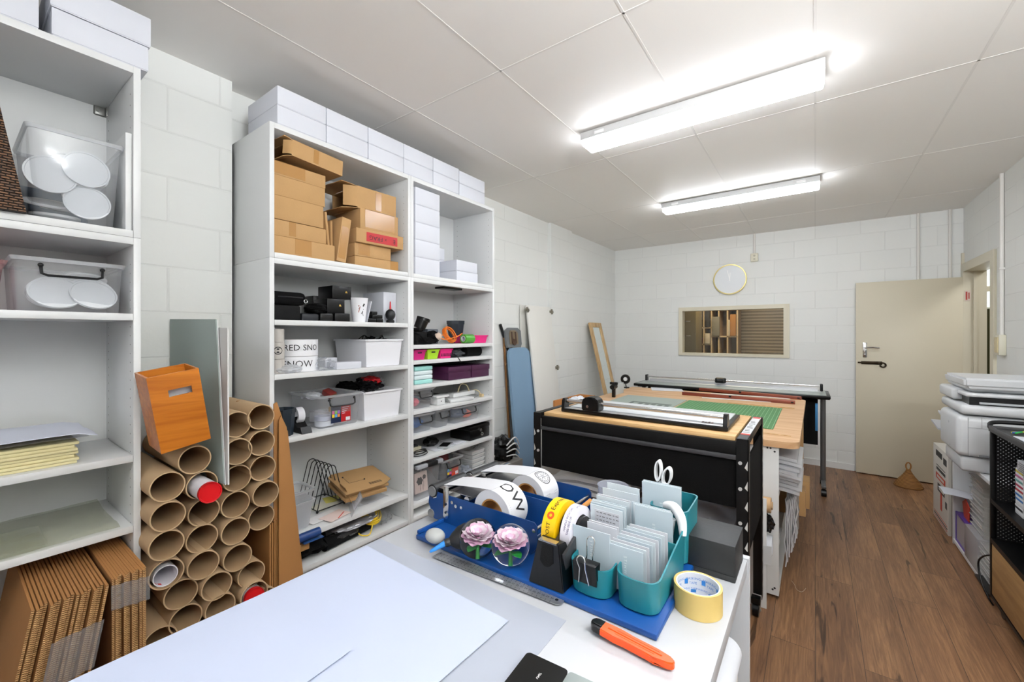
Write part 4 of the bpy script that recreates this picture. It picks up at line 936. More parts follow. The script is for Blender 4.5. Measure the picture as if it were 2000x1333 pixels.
MB().bx(-.03, .035, -.05, .02, 0, .045, .004).bx(-.04, .04, -.06, .055, .045, .06, .004).done('block', WHITE, t, local=True)
MB().cyl((.0355, -.015, .024), (.0365, -.015, .024), .004).done('button', INK, t, local=True)
t = T('router', 'flat white router with cables behind the adaptor', 'router', (xf - .06, yx(905), z), -.2)
MB().bx(-.06, .08, -.1, .1, 0, .022, .006).done('body', WHITE, t, local=True)
t = T('power_board', 'white power board lying on the router', 'power board', (xf - .07, yx(921), z + .0225), .06)
MB().bx(-.03, .03, -.14, .10, 0, .03, .006).done('body', WHITE, t, local=True)
MB().tube(spline([(.0, -.06, .03), (.02, -.05, .085), (.03, .0, .075), (.03, .03, .03)], 8), .0035, 6).tube(spline([(.0, .06, .02), (.03, .1, .03), (.05, .13, .01), (.055, .12, -.02)], 8), .0035, 6).done('cable', mat('cream_cable', '#d8c79a', .5), t, local=True)
MB().bx(.05, .08, .12, .145, -.022, .0, .005).done('plug', mat('plug_cream', '#cdb58a', .5), t, local=True)
box('black_folder', BLACKM, xf - .3, xf - .09, yx(856), yx(905), z + .09, z + .1, 'thin black folder at the back above the router', 'folder')
bpy.data.objects['black_folder'].location.z = z + .0225; 
MB().tube(spline([(xf - .02, yx(880), z + .004), (xf + .005, yx(900), z + .004), (xf + .0, yx(925), z + .004), (xf - .06, yx(948), z + .004)], 8), .0028, 6).done('cable', mat('grey_cable', '#8a8a8a', .5), label='grey cable lying along the edge of the router shelf', cat='cable')
z = .893
def filled(u0, u1, h, d, lb, fill, fl, seed, hd='front'):
    t = tub(xf + .012, d, yx(u0), yx(u1), z, h, lb, 'clear tubs in the far bookcase', handle=hd); q = t.location
    w_ = (yx(u1) - yx(u0)) / 2 - .022
    if fill: crumple((q.x + .01, q.y, q.z + h * .42), (d / 2 - .05, w_ * .8, h * .3), .22, name='blue_cloth' if 'blue' in fl else 'mixed_parts', m=fill, seed=seed, label=fl, cat='cloth' if 'blue' in fl else 'parts')
    return t
filled(809.5, 850, .115, .24, 'clear tub of blue cloth at the left of the tub row', mat('bright_blue_cloth', '#2f66a8', .8), 'bright blue cloth inside the left tub of the tub row', 61)
filled(852, 882, .12, .25, 'empty clear tub with a black handle, second in the tub row', None, '', 62)
t = filled(886, 941, .115, .25, 'wide clear tub of blue grey parts, right end of the tub row', mat('slate_cloth', '#55647c', .8), 'blue grey cloth inside the wide tub', 63)
crumple((t.location.x + .06, t.location.y + .045, z + .04), (.035, .04, .028), .2, name='orange_packet', m=mat('coral', '#e8735a', .6), seed=64, label='coral orange packet in the wide clear tub', cat='packet')
z = .744
t = T('cash_box', 'black metal cash box with a key in its lock', 'cash box', (xf - .09, (yx(919) + yx(957)) / 2, z))
w_ = (yx(957) - yx(919)) / 2
MB().bx(-.1, .095, -w_, w_, 0, .07, .004).bx(-.102, .097, -w_ - .002, w_ + .002, .071, .1, .006).done('body', BLACKP, t, local=True)
lk = MB().cyl((.095, 0, .062), (.104, 0, .062), .012).done('lock', CHROME, t, local=True)
MB().bx(.104, .112, -.001, .001, .045, .066).tube(arc((.112, .004, .036), .011, 0, 2 * pi, 14, (0, 1, 0), (0, 0, 1)), .002).done('key', CHROME, lk, local=True)
box('white_notebook', PAPER, xf - .16, xf - .005, yx(895), yx(914) - .002, z, z + .006, 'thin white notebook left of the cash box', 'notebook')
t = T('phone', 'grey slim phone with a dark screen on the cash box shelf', 'phone', (xf - .035, yx(879), z + .006), .5)
MB().bx(-.035, .035, -.07, .07, 0, .01, .004).done('body', mat('silver_grey', '#b6babd', .3, .3), t, local=True)
MB().bx(-.028, .028, -.05, .05, .0101, .0108).done('screen', BLACKP, t, local=True)
box('paper_stack', PAPER, xf - .17, xf - .002, yx(853), yx(893) - .003, z, z + .005, 'loose white papers under the phone', 'papers')
crumple((xf - .12, yx(868), z + .035), (.05, .055, .028), .25, name='black_adaptor', m=BLACKP, seed=71, label='black gadget lying behind the phone', cat='gadget')
t = T('cable_coil', 'coil of thin black cable at the left of the cash box shelf', 'cable', (xf - .03, yx(827), z + .004))
for j in range(4): MB().tube(arc((0, .004 * j, .004 + .006 * j), .055 - .006 * j, 0, 2 * pi, 28, (.75, .1, .12 * (j % 2)), (0, 1, .08)), .0024, 6).done('cable_loop', BLACKP, t, local=True)
box('book', mat('cream_pages', '#d8d0b8', .7), xf - .17, xf - .085, yx(810), yx(843), z, z + .034, 'small cream book behind the black cable coil', 'book')
box('book', mat('dark_cover', '#2a2a2c', .5), xf - .165, xf - .09, yx(811), yx(838), z + .0345, z + .044, 'dark thin book on the cream book', 'book')
z = .476
t = tub(xf + .02, .33, yx(809) + .002, yx(861), z, .222, 'tall clear tub with a black and grey handle holding a small flower canvas', 'clear tubs in the far bookcase', handle=None, taper=.02)
q = t.location; w_ = (yx(861) - yx(809)) / 2
MB().bx(.155, .182, -w_ * .98, w_ * .98, .2, .224, .006).done('handle_bar', mat('grey_bar', '#9ea0a6', .4), t, local=True)
MB().bx(.153, .186, -w_ * .25, w_ * .55, .197, .227, .008).done('grip', DARKG, t, local=True)
t = T('flower_canvas', 'small pale pink canvas painted with two black flowers inside the tall tub', 'painting', (q.x + .115, q.y - .02, q.z + .03), rot=(0, math.radians(-6), 0))
MB().bx(-.006, .006, -.052, .052, 0, .125, .001).done('canvas', mat('pale_pink', '#ecd3c9', .7), t, local=True)
mb = MB()
f2 = lambda x, y: (.0068, x, .06 + y)
def blob(cx, cy, r, n=20, k=6):
    P = [V(f2(cx, cy))] + [V(f2(cx + r * (1 + .16 * math.cos(k * 2 * pi * i / n)) * math.cos(2 * pi * i / n), cy + r * (1 + .16 * math.cos(k * 2 * pi * i / n)) * math.sin(2 * pi * i / n))) for i in range(n)]
    mb.add(P, [(0, i + 1, (i + 1) % n + 1) for i in range(n)])
blob(-.012, .012, .024); blob(.026, .03, .014); mb.bx(.0065, .0071, -.011, -.009, .01, .06); mb.bx(.0065, .0071, .010, .012, .012, .05); mb.bx(.0065, .0071, .018, .0195, .03, .09)
mb.done('flowers', INK, t, local=True)
crumple((q.x - .03, q.y + .02, q.z + .09), (.07, .065, .06), .15, name='grey_wrap', m=mat('grey_wrap', '#6f7276', .6), seed=81, label='grey wrapped bundle behind the flower canvas', cat='bundle')
pq = PX(862, 958, xf - .02)
t = tub(xf + .005, .22, yx(864), yx(907), z, .19, 'clear tub with a red and black label in front of the red bag', 'clear tubs in the far bookcase', handle='front', taper=.014)
mb = MB().bx(.1005, .1015, -.005, .06, .07, .13); mb.mi = 1; mb.bx(.1005, .1015, -.05, -.006, .07, .13); mb.mi = 2; mb.bx(.1016, .102, .03, .056, .074, .095)
for k, c_ in enumerate(cols[:4]): mb.mi = 3 + k; mb.bx(.1016, .102, -.046 + .02 * (k % 2), -.028 + .02 * (k % 2), .085 + .02 * (k // 2), .103 + .02 * (k // 2))
mb.done('label', [mat('red_label2', '#d2401f', .4), mat('navy_label'), PAPER] + [mat('lbl' + k[1:]) for k in cols[:4]], t, local=True)
crumple((t.location.x, t.location.y, z + .09), (.07, .06, .07), .15, name='dark_fabric', m=mat('dark_grey_fabric', '#43464c', .9), seed=83, label='dark grey fabric bundle inside the labelled tub by the red bag', cat='bundle')
crumple((xf - .28, yx(912), z + .10), (.06, .10, .10), .2, name='red_bag', m=mat('red_fabric', '#b01c1e', .6), seed=84, label='red bag behind the clear tub with the red label', cat='bag')
crumple((xf - .05, yx(920), z + .042), (.06, .055, .04), .35, name='grey_cable_bundle', m=mat('grey_rubber', '#8b9099', .5), seed=85, label='grey bundled cable in front of the red bag', cat='cable')
for k in range(6):
    t = T('white_tray', 'white slotted tray, ' + ORD[k] + ' from the bottom of the pile in the far bookcase', 'tray', (xf - .09, yx(941), z + k * .0295), group='white slotted trays')
    MB().frustum((-.062, .062, -.062, .062), (-.07, .07, -.07, .07), 0, .026, cap=False).frustum((-.06, .06, -.06, .06), (-.067, .067, -.067, .067), .003, .026, cap=False).bx(-.072, .072, -.072, -.066, .022, .028).bx(-.072, .072, .066, .072, .022, .028).bx(.066, .072, -.07, .07, .022, .028).bx(-.072, -.066, -.07, .07, .022, .028).done('body', WHITE, t, local=True)
MB().tube(spline([(xf - .06, yx(938), z + .185), (xf - .04, yx(944), z + .21), (xf - .08, yx(950), z + .182)], 6), .003, 6).done('wire_clip', STEEL, label='bent wire clip on the top white tray', cat='clip')
# ---------------------------------------------------------------- cardboard tubes and flats between the bookcases
XT = -1.85
TUBE = mat('tube_board', '#b99c78', .8, bump=.1, bscale=60, var=.05)
TIN = mat('tube_lining', '#a88a66', .85)
def P6(cx, cy): return 260 + cx / 2.6657, 760 + cy / 2.6657
tubes = [(322, 370, 'at the top of the left pile under the bamboo box'), (180, 510, 'highest in the left column, beside the bookcase'), (360, 502, 'in the second column holding a red capped white tube'), (183, 665, 'second from the top in the left column'), (370, 642, 'just below the one with the red capped tube'),
    (175, 815, 'third from the top, left column'), (360, 780, 'in the second column, third from the top'), (175, 965, 'low in the left column, with an open white tube inside'), (367, 918, 'in the second column, fourth from the top'), (250, 1070, 'below and right of the one holding the open white tube'),
    (437, 1028, 'beside the one below the open white tube'), (275, 1200, 'low down next to the white table edge, left'), (455, 1140, 'low down next to the white table edge, middle'), (534, 602, 'in the third column, beside the red cap'), (535, 742, 'in the third column, one below the red cap level'), (545, 880, 'in the third column, two below the red cap level'),
    (617, 965, 'right of the third column, next to the short cardboard sheets'), (632, 1072, 'low right, holding a red capped white tube'), (540, 186, 'top of the column right of the grey board'), (547, 327, 'second in the column right of the grey board'), (542, 465, 'third in the column right of the grey board'),
    (668, 146, 'topmost of all, in the right column'), (670, 282, 'second in the right column'), (676, 413, 'third in the right column'), (692, 547, 'lowest of the right column, above the short cardboard sheets'), (140, 1320, 'at the bottom left, half hidden by the white table')]
def tube_thing(p, lb, L_=.44, r=.0515):
    t = T('cardboard_tube', lb, 'cardboard tube', (p.x, p.y, p.z - r), group='brown cardboard tubes')
    return t
mbt = MB().pipe((0, 0, .0515), (-.44, 0, .0515), .0515, .0475, 40)
mb = mbt
proto = None; TP = []
SHORT = {}
for i, (cx, cy, lb) in enumerate(tubes):
    x = XT + .012 * math.sin(i * 2.7)
    p = PX(*P6(cx, cy), x); TP.append(p)
    if i in SHORT:
        o = MB().pipe((0, 0, .0515), (-SHORT[i], 0, .0515), .0515, .0475, 40).done('cardboard_tube', [TUBE, TIN], local=True)
        for f in o.data.polygons:
            c = sum((o.data.vertices[v].co for v in f.vertices), V()) / len(f.vertices)
            if (V((0, c.y, c.z - .0515))).length < .049: f.material_index = 1
    elif proto is None:
        proto = mb.done('cardboard_tube', [TUBE, TIN], local=True); o = proto
        for f in proto.data.polygons:
            c = sum((proto.data.vertices[v].co for v in f.vertices), V()) / len(f.vertices)
            if (V((0, c.y, c.z - .0515))).length < .049: f.material_index = 1
    else: o = proto.copy(); COL.objects.link(o)
    o.location = (p.x, p.y, p.z - .0515); tag(o, 'open brown cardboard tube ' + lb, 'cardboard tube', 'brown cardboard tubes')
# the rest of the pile, behind the table
for k, (y, z) in enumerate(((.69, .315), (.80, .34), (.47, .205), (.58, .215), (.69, .21), (.80, .235), (.47, .10), (.58, .108), (.69, .105), (.80, .13), (.47, .0), (.58, .0), (.69, .0), (.80, .02))):
    o = proto.copy(); COL.objects.link(o); o.location = (XT - .005 * (k % 3), y, z); tag(o, 'open brown cardboard tube in the lower part of the pile behind the white table', 'cardboard tube', 'lower cardboard tubes')
o = proto.copy(); COL.objects.link(o); o.location = (-1.87, TP[24].y - .004, TP[24].z - .0515 - .104); tag(o, 'open brown cardboard tube in deep shade under the lowest of the right column', 'cardboard tube', 'brown cardboard tubes')
WT = mat('white_tube', '#e9e7ee', .4)
for i, r, out, capd, lb in ((2, .036, .075, True, 'white postal tube with a red cap sticking out of a brown tube'), (7, .036, -.012, False, 'open white postal tube with red print lying inside a brown tube'), (17, .036, -.004, True, 'white postal tube with a red cap at the low right by the table edge')):
    p = TP[i]; c = V((p.x + out, p.y, p.z - .0475 + r + .0012))
    t = T('postal_tube', lb, 'postal tube', (c.x, c.y, c.z - r), group='white postal tubes')
    MB().pipe(c, c + V((-.40, 0, 0)), r, r - .003, 36).done('tube', WT, t)
    if capd: MB().lathe([(.001, 0), (r * .9, 0), (r * .92, .003), (r + .0008, .004), (r + .0012, -.006), (r + .0004, -.012), (.001, -.011)], 36, M=MX.Translation(c + V((.002, 0, 0))) @ MX.Rotation(pi / 2, 4, 'Y')).done('red_cap', mat('red_cap', '#d2191f', .3), t)
    else:
        m2 = MB()
        for a in (2.3, 2.75): m2.prism([(-.006, -.012), (.008, -.012), (.004, .012), (-.008, .012)], 0, .0008, MX.Translation(c) @ MX.Rotation(a, 4, 'X') @ MX.Translation((-.018, 0, r - .0035)))
        m2.done('red_print', mat('red_cap'), t)
# bamboo box
BAM = wood('bamboo', '#a5590f', '#ca7a26', 1, 3, 16, .35)
bl, br, tl = PX(315, 888, -1.80), PX(412, 857, -1.80), PX(284, 740, -1.775)
Mx = basis(bl, br - bl, tl - bl); W = (br - bl).length; Hh = (tl - bl).length; dd = .125
t = T('bamboo_box', 'orange bamboo box with a cut-out handle slot, tilted on top of the tubes', 'box', (bl + br) / 2)
b = MB(); k = .006
s0, s1, q0, q1 = W * .34, W * .80, Hh * .70, Hh * .79      # the slot
for (a0, a1, c0, c1) in ((0, s0, 0, Hh), (s1, W, 0, Hh), (s0, s1, 0, q0), (s0, s1, q1, Hh)): b.bx(a0, a1, c0, c1, -k, 0, 0, Mx)
b.done('front_panel', BAM, t)
MB().bx(0, k, 0, Hh, -dd, -k, 0, Mx).done('side_panel', BAM, t); MB().bx(W - k, W, 0, Hh, -dd, -k, 0, Mx).done('side_panel', BAM, t)
MB().bx(0, W, 0, Hh, -dd - k, -dd, 0, Mx).done('back_panel', BAM, t); MB().bx(k, W - k, 0, k, -dd, -k, 0, Mx).done('base_panel', BAM, t)
t2 = T('paper_card', 'white paper standing inside the bamboo box, seen through its slot', 'paper', Mx @ V((W / 2, k, -.05)))
MB().bx(k + .01, W - k - .01, k + .001, Hh * .86, -.05, -.035, 0, Mx).done('sheets', PAPER, t2)
# boards leaning on the pier
def lean_board(tr, br_, w, th, m, name, lb, cat):
    e = (br_ - tr); s = V((0, -1, 0)); s = (s - e.normalized() * s.dot(e.normalized())).normalized()
    n_ = e.cross(s).normalized()
    if n_.x < 0: n_ = -n_
    P = [tr, br_, br_ + s * w, tr + s * w]
    return MB().loft([P, [p - n_ * th for p in P]]).done(name, m, label=lb, cat=cat)
def slot_board(ft, fb, back, th, m, lb, m2=None):
    P = [ft, fb, V((back[0], back[1], fb.z)), V((back[0], back[1], ft.z + .008))]; o = V((.0, th, 0))
    b = MB().loft([P, [p + o for p in P]])
    return b.done('foam_board', m, label=lb, cat='board')
slot_board(PY(421, 624, .641), PY(437, 945, .641), (-2.31, .604), .004, mat('grey_green_board', '#9aa6a2', .55), 'grey green board standing between the tube columns behind the bamboo box')
slot_board(PY(424, 626, .6455), PY(440, 948, .6455), (-2.312, .609), .003, WHITE, 'thin white board showing along the edge of the grey green board')
slot_board(PY(444, 641, .650), PY(445, 948, .650), (-2.314, .66), .005, mat('warm_board', '#d9d8d6', .5), 'white board standing right behind the grey green board')
# corrugated sheets standing under the near bookcase
FACE = mat('sheet_face', '#a57340', .8, bump=.1, bscale=60, var=.06, vscale=10)
FLUTE = ridges('fluted_edge', '#8a6238', '#c79e68', 2, 55, .85, .8)
def sheets(n, y0, y1, ztop, lean, xs, label, group):
    proto = None
    for i in range(n):
        yt = y0 + (y1 - y0) * (i + .5) / n; th = min(.0062, (y1 - y0) / n - .0006)
        if proto is None:
            L_ = .52
            b = MB().bx(-L_, -.0006, -th / 2, th / 2, 0, ztop / math.cos(lean)); b.mi = 1; b.bx(-.0006, 0, -th / 2, th / 2, 0, ztop / math.cos(lean))
            o = proto = b.done('cardboard_sheet', [FACE, FLUTE], local=True)
        else: o = proto.copy(); COL.objects.link(o)
        o.location = (xs + .012 * math.sin(i * 1.9) - .010 * (i % 5 == 3), yt - ztop * math.tan(lean), .0 + .0005 * (i % 2)); o.rotation_euler = (-lean, 0, .0012 * math.sin(i * 1.3))
        tag(o, label, 'cardboard sheet', group)
yA, yB, yC, yD = PX(60, 1196, -1.75).y, PX(213, 1140, -1.75).y, PX(219, 1135, -1.75).y, PX(288, 1108, -1.75).y
sheets(18, yA, yB, .735, math.radians(9.5), -1.752, 'brown corrugated sheet in the leaning bundle under the near bookcase', 'leaning corrugated sheets')
sheets(13, yC, yD, .743, 0, -1.755, 'brown corrugated sheet in the upright bundle next to the tubes', 'upright corrugated sheets')
WRAP = clear('stretch_film', body=.16, rough=.12)
MB().sheet(lambda a, b: (-1.7405 + .004 * noise.noise(V((a * 14, b * 9, 2))), yC - .004 + (yD - yC + .008) * a, .655 + .075 * b - .01 * a + .005 * noise.noise(V((a * 7, 3, 1)))), 24, 10, .0006).done('stretch_film', WRAP, label='crumpled clear film band round the upright corrugated sheets', cat='film')
MB().sheet(lambda a, b: (-1.7375 + .004 * noise.noise(V((a * 14, b * 9, 5))), yA + .055 + (yB - yA - .05) * a - .167 * (.735 - (.50 + .13 * b)), .50 + .13 * b + .01 * a + .006 * noise.noise(V((a * 7, 6, 1)))), 24, 10, .0006).done('stretch_film', WRAP, label='crumpled clear film band round the leaning corrugated sheets', cat='film')
# flats right of the tubes
def flat(poly, x, th, lb, group='folded cardboard flats'):
    P = [PX(u, v, x) for u, v in poly]
    b = MB().loft([P, [p - V((th, 0, 0)) for p in P]])
    return b.done('cardboard_flat', FACE, label=lb, cat='cardboard flat', group=group)
flat([(545, 822), (549, 812), (560, 835), (584, 1128), (598, 1300), (545, 1300)], -1.862, .006, 'tall brown cardboard flat leaning at the left corner of the middle bookcase, frontmost')
flat([(535, 790), (541, 786), (551, 815), (572, 1040), (590, 1300), (535, 1300)], -1.886, .006, 'tall brown cardboard flat with a pointed top behind the frontmost one')
flat([(546, 824), (562, 842), (592, 1120), (606, 1300), (548, 1300)], -1.875, .006, 'tall brown cardboard flat between the other two tall ones')
for k in range(4):
    y0 = PX(528 + k * 5.2, 1050, -1.87).y
    MB().bx(-2.2, -1.87 - .004 * k, y0 - .0028, y0 + .0028, .0, PX(528 + k * 5, 1026 - k * 3, -1.87).z).done('cardboard_sheet', [FACE], label='short brown corrugated sheet, ' + ORD[k] + ' from the tubes, beside the tall flats', cat='cardboard sheet', group='short corrugated sheets')
for k, (u, v) in enumerate(((466, 783), (482, 785), (496, 788))):
    p = PX(u, v, -2.04); 
    MB().prism([(-.016, 0), (.016, 0), (.016, .30), (.008, .325), (-.008, .325), (-.016, .30)], 0, .005, MX.Translation((-2.04, p.y, p.z - .325)) @ MX(((0, 0, 1, 0), (1, 0, 0, 0), (0, 1, 0, 0), (0, 0, 0, 1)))).done('cardboard_flat', FACE, label='brown cardboard tab, ' + ORD[k] + ' from the left, poking up behind the topmost tube', cat='cardboard flat', group='cardboard tabs')
# ---------------------------------------------------------------- white work table and everything on it
ZT = .97; TX0, TX1, TY0, TY1 = -.916, -.129, -.75, 1.135
TW = mat('table_laminate', '#b6b8bd', .35)
t = T('work_table', 'white work table in front, covered with paper and tools', 'table', ((TX0 + TX1) / 2, .2, 0))
MB().bx(TX0, TX1, TY0, TY1 - .018, ZT - .03, ZT, .001).done('tabletop', TW, t)
MB().bx(TX0, TX1 + .004, TY1 - .0175, TY1, .0, ZT + .003, .001).done('side_panel', TW, t)
MB().bx(TX0, TX1, TY0, TY0 + .018, .0, ZT - .0305, .001).done('side_panel', TW, t)
MB().bx(TX0 + .002, TX0 + .012, TY0 + .02, TY1 - .02, .02, ZT - .031).done('back_panel', TW, t)
for z in (.06, .50): MB().bx(TX0 + .013, TX1 - .02, TY0 + .02, TY1 - .019, z, z + .018).done('shelf', TW, t)
MB().bx(TX0 + .014, TX1 - .01, .30, .318, .079, .499).done('divider', TW, t)
MB().cyl((-.165, .55, .78), (-.165, 1.06, .78), .032, n=28).done('paper_roll', PAPER, label='white paper roll lying in the open side of the work table', cat='paper roll')
for x, y in ((-.24, .7), (-.165, 1.0)):
    pass
box('storage_carton', mat('pale_carton', '#d9d5cf', .6), -.55, -.145, .52, 1.09, .519, .735, 'pale carton inside the open side of the work table under the paper roll', 'carton')
# sheets over the table
TISS = mat('tissue_paper', '#b3bbd0', .6)
TRAN = clear('tissue_film', tint='#f4f6fb', body=.78, rough=.25, white='#d6dbe6')
def cloth(x0, x1, y0, y1, z, m, name, lb, cat, rz=0, amp=.0012, seed=0, nx=30, ny=40, fold=()):
    c = V((x1, y1, 0)); R_ = MX.Rotation(rz, 4, 'Z')
    def fn(a, b):
        p = c + R_ @ (V((x0 + (x1 - x0) * a, y0 + (y1 - y0) * b, 0)) - c)
        w = noise.noise(V((p.x * 3.1 + p.y * 2, p.y * 7 - p.x * 9, seed))) + .5 * noise.noise(V((p.x * 9, p.y * 16, seed + 3)))
        p.z = z + amp * (w + .9)
        for (fx, fw) in fold: p.z += .0022 * math.exp(-((p.x - fx) / fw) ** 2)
        return p
    return MB().sheet(fn, nx, ny, .0004).done(name, m, label=lb, cat=cat, angle=60)
cloth(-.912, -.372, -.55, .683, ZT + .0006, TRAN, 'plastic_sheet', 'thin see-through sheet on the table, its corner pointing at the orange knife', 'plastic sheet', math.radians(1), .0009, 1)
cloth(-.90, -.455, -.5, .615, ZT + .0036, TISS, 'tissue_sheet', 'large white tissue paper sheet spread on the left of the table', 'paper', math.radians(-1.5), .0016, 5, 44, 60)
cloth(-.89, -.62, -.5, .40, ZT + .0072, TISS, 'tissue_sheet', 'smaller white tissue sheet on the large one near the front left edge', 'paper', math.radians(3), .0018, 9, 34, 44)
# blue tray boards
BLU = mat('blue_enamel', '#0e458a', .35, bump=.06, bscale=60)
BLUD = mat('blue_dispenser', '#113f7c', .3)
p1, p2, p3 = PZ(810, 1046, ZT + .012), PZ(1284, 1240, ZT + .012), PZ(1338, 1098, ZT + .012)
bx0, bx1, by0, by1 = p1.x, p2.x, (p1.y + p2.y) / 2, 1.115
t = T('blue_board', 'bright blue board under the dispensers, balls and card holders', 'board', ((bx0 + bx1) / 2, (by0 + by1) / 2, ZT))
MB().bx(bx0, bx1, by0, by1, ZT + .0005, ZT + .0125, .003).done('board', BLU, t)
MB().bx(bx0, bx0 + .008, by0 + .004, by1, ZT + .0128, ZT + .0225, .002).done('lip', BLU, t)
ZB = ZT + .013
# label dispensers
LABW = mat('label_paper', '#d2d3d8', .45)
pA, pB = PZ(1112, 983, 1.06), PZ(1047, 1021, 1.06)
def dispenser(off, lb, word):
    x0, x1, y0, y1, zt_ = -.868, -.524, .822, .945, 1.061
    t = T('label_dispenser', lb, 'label dispenser', (-.7 + off.x, .88 + off.y, ZB), group='blue label dispensers')
    L = lambda x, y, z: (x + .7, y - .88, z - ZB)
    prof = [(-.168, 0.), (.16, 0), (.176, .02), (.176, .068), (.168, .0765), (-.155, .0765), (-.158, .06), (-.172, .055), (-.186, .062), (-.19, .04)]
    rot = MX(((1, 0, 0, 0), (0, 0, -1, 0), (0, 1, 0, 0), (0, 0, 0, 1)))
    for yy in (y1 - .88, y0 - .88): sp_ = MB().prism(prof, -.0012, .0012, MX.Translation((0, yy, 0)) @ rot).done('side_plate', BLUD, t, local=True)
    MB().bx(-.168, .16, y0 - .879, y1 - .881, .0, .002).bx(.158, .161, y0 - .879, y1 - .881, .002, .03).done('base_plate', BLUD, t, local=True)
    rl_ = MB().cyl((-.172, y0 - .883, .076), (-.172, y1 - .877, .076), .018, n=24).done('rubber_roller', DARKG, t, local=True)
    MB().cyl((-.172, y0 - .886, .076), (-.172, y0 - .883, .076), .014, n=20).cyl((-.178, y0 - .884, .012), (-.178, y1 - .876, .012), .012, n=16).done('roller_axle', mat('roller_grey', '#77787a', .4), rl_, local=True)
    b = MB().bx(-.128, -.108, y0 - .8845, y0 - .8825, .022, .098, .0008).bx(-.128, -.108, y0 - .8845, y1 - .876, .0975, .0992, .0006)
    b.cyl((-.118, y0 - .885, .022), (-.118, y0 - .8825, .022), .01, n=16)
    st_ = b.done('strap', CHROME, t, local=True)
    for z in (.03, .052): MB().cyl((-.118, y0 - .8865, z), (-.118, y0 - .8845, z), .0035, n=10).done('screw', mat('dark_screw', '#24344e', .3, .6), st_, local=True)
    for (x, z) in ((-.096, .062), (-.082, .055), (-.062, .056), (.168, .058)): MB().cyl((x, y0 - .884, z), (x, y0 - .882, z), .0045, n=12).done('rivet', CHROME, sp_, local=True)
    MB().bx(-.112, -.03, y0 - .877, y1 - .883, .088, .0895).bx(-.150, -.128, y0 - .877, y1 - .883, .088, .0895).done('guide_plate', STEEL, t, local=True)
    MB().cyl((-.048, y0 - .877, .079), (-.048, y1 - .883, .079), .008, n=14).cyl((.14, y0 - .877, .012), (.14, y1 - .883, .012), .005, n=12).cyl((.168, y0 - .88, .058), (.168, y1 - .88, .058), .004, n=12).done('guide_rod', CHROME, t, local=True)
    # roll of labels: a thing of its own
    c = V((.034, 0, .062)); R0 = .058; ya, yb = y0 - .874, y1 - .918
    r_ = T('label_roll', 'roll of white labels in the ' + ('nearer blue dispenser, with large dark letters SNOW' if word else 'farther blue dispenser, with a round black stamp'), 'label roll', (-.7 + off.x + c.x, .88 + off.y, ZB + c.z - R0), group='label rolls')
    cc = V((0, 0, R0))
    MB().pipe(cc + V((0, ya, 0)), cc + V((0, yb, 0)), R0, .036, 56).done('labels', LABW, r_, local=True)
    MB().pipe(cc + V((0, ya + .001, 0)), cc + V((0, yb - .001, 0)), .036, .032, 44).done('core', mat('tan_core', '#b98548', .7), r_, local=True)
    MB().sheet(lambda a, b: (cc.x - .0 - .17 * a, ya + (yb - ya) * b, cc.z + R0 + .0005 - .022 * a + .012 * a * (1 - a)), 14, 2, .0005).done('label_strip', LABW, r_, local=True)
    b = MB()
    def on(x, y, r=.0006):   # x runs round the roll, y along its axis
        a = x / R0; return (cc.x + (R0 + r) * math.sin(a), (ya + yb) / 2 + y, cc.z + (R0 + r) * math.cos(a))
    if word:
        b.text('SNOW', .052, lambda x, y: on(x + .010, y + .004))
        ring = None
        b.text('· · · · · · · · ·', .010, lambda x, y: on(x * 1.0 + .06, y - .031))
        b.done('lettering', INK, r_, local=True)
    else:
        ring_(b, lambda x, y: on(x + .03, y), .0225, .0245, 36); ring_(b, lambda x, y: on(x + .03, y), .0155, .0165, 36)
        for k in range(18):
            a = 2 * pi * k / 18; ring_(b, lambda x, y: on(x + .03, y), 0, .0016, 6, (.0195 * math.cos(a), .0195 * math.sin(a)))
        for k in range(6):
            a = pi * k / 3; d = V((math.cos(a), math.sin(a))); n_ = V((-d.y, d.x)) * .0008
            b.add([V(on(.03 + d.x * q + s * n_.x, d.y * q + s * n_.y)) for q, s in ((.002, -1), (.011, -1), (.011, 1), (.002, 1))], [(0, 1, 2, 3)])
        b.done('stamp', INK, r_, local=True); b = MB()
        for k, (s_, xx, yy) in enumerate((('. .... ...', .078, -.02), ('... .. .', .084, -.02), ('.. ....', .078, .022), ('. ... ..', .084, .022))):
            b.text(s_, .012, lambda x, y: on(xx - y, yy + x * .9))
        b.done('lettering', INK, r_, local=True)
    return t
dispenser(V((0, 0, 0)), 'blue label dispenser nearer the front, behind the two glass balls', True)
dispenser(V((pA.x - pB.x, pA.y - pB.y, 0)), 'blue label dispenser farther back, beside the cardboard flats and tubs', False)
# rubber blower and puck
c, s_, e_ = PZ(905, 1050, ZB + .031), PZ(871, 1061, ZB + .024), PZ(839, 1079, ZB + .008)
ax = (c - s_).normalized(); M = basis(s_, ax, V((0, 0, 1)))
t = T('rubber_blower', 'dark rubber bulb blower with a bright blue nozzle lying on the blue board', 'blower', c - V((0, 0, .031)))
Mr = M @ MX.Rotation(pi / 2, 4, 'Y')
MB().lathe([(.001, -.004), (.0085, -.003), (.0095, .004), (.009, .009), (.017, .018), (.027, .034), (.0305, .052), (.028, .07), (.018, .084), (.001, .09)], 32, M=Mr).done('bulb', DARKG, t)
Mn = basis(s_, (e_ - s_), V((0, 0, 1))) @ MX.Rotation(pi / 2, 4, 'Y'); ln = (e_ - s_).length
MB().lathe([(.001, -.004), (.0072, -.003), (.0062, .01), (.0052, .02), (.0036, ln - .004), (.0016, ln), (.001, ln)], 20, M=Mn).done('nozzle', mat('bright_blue', '#2f86d8', .35), t)
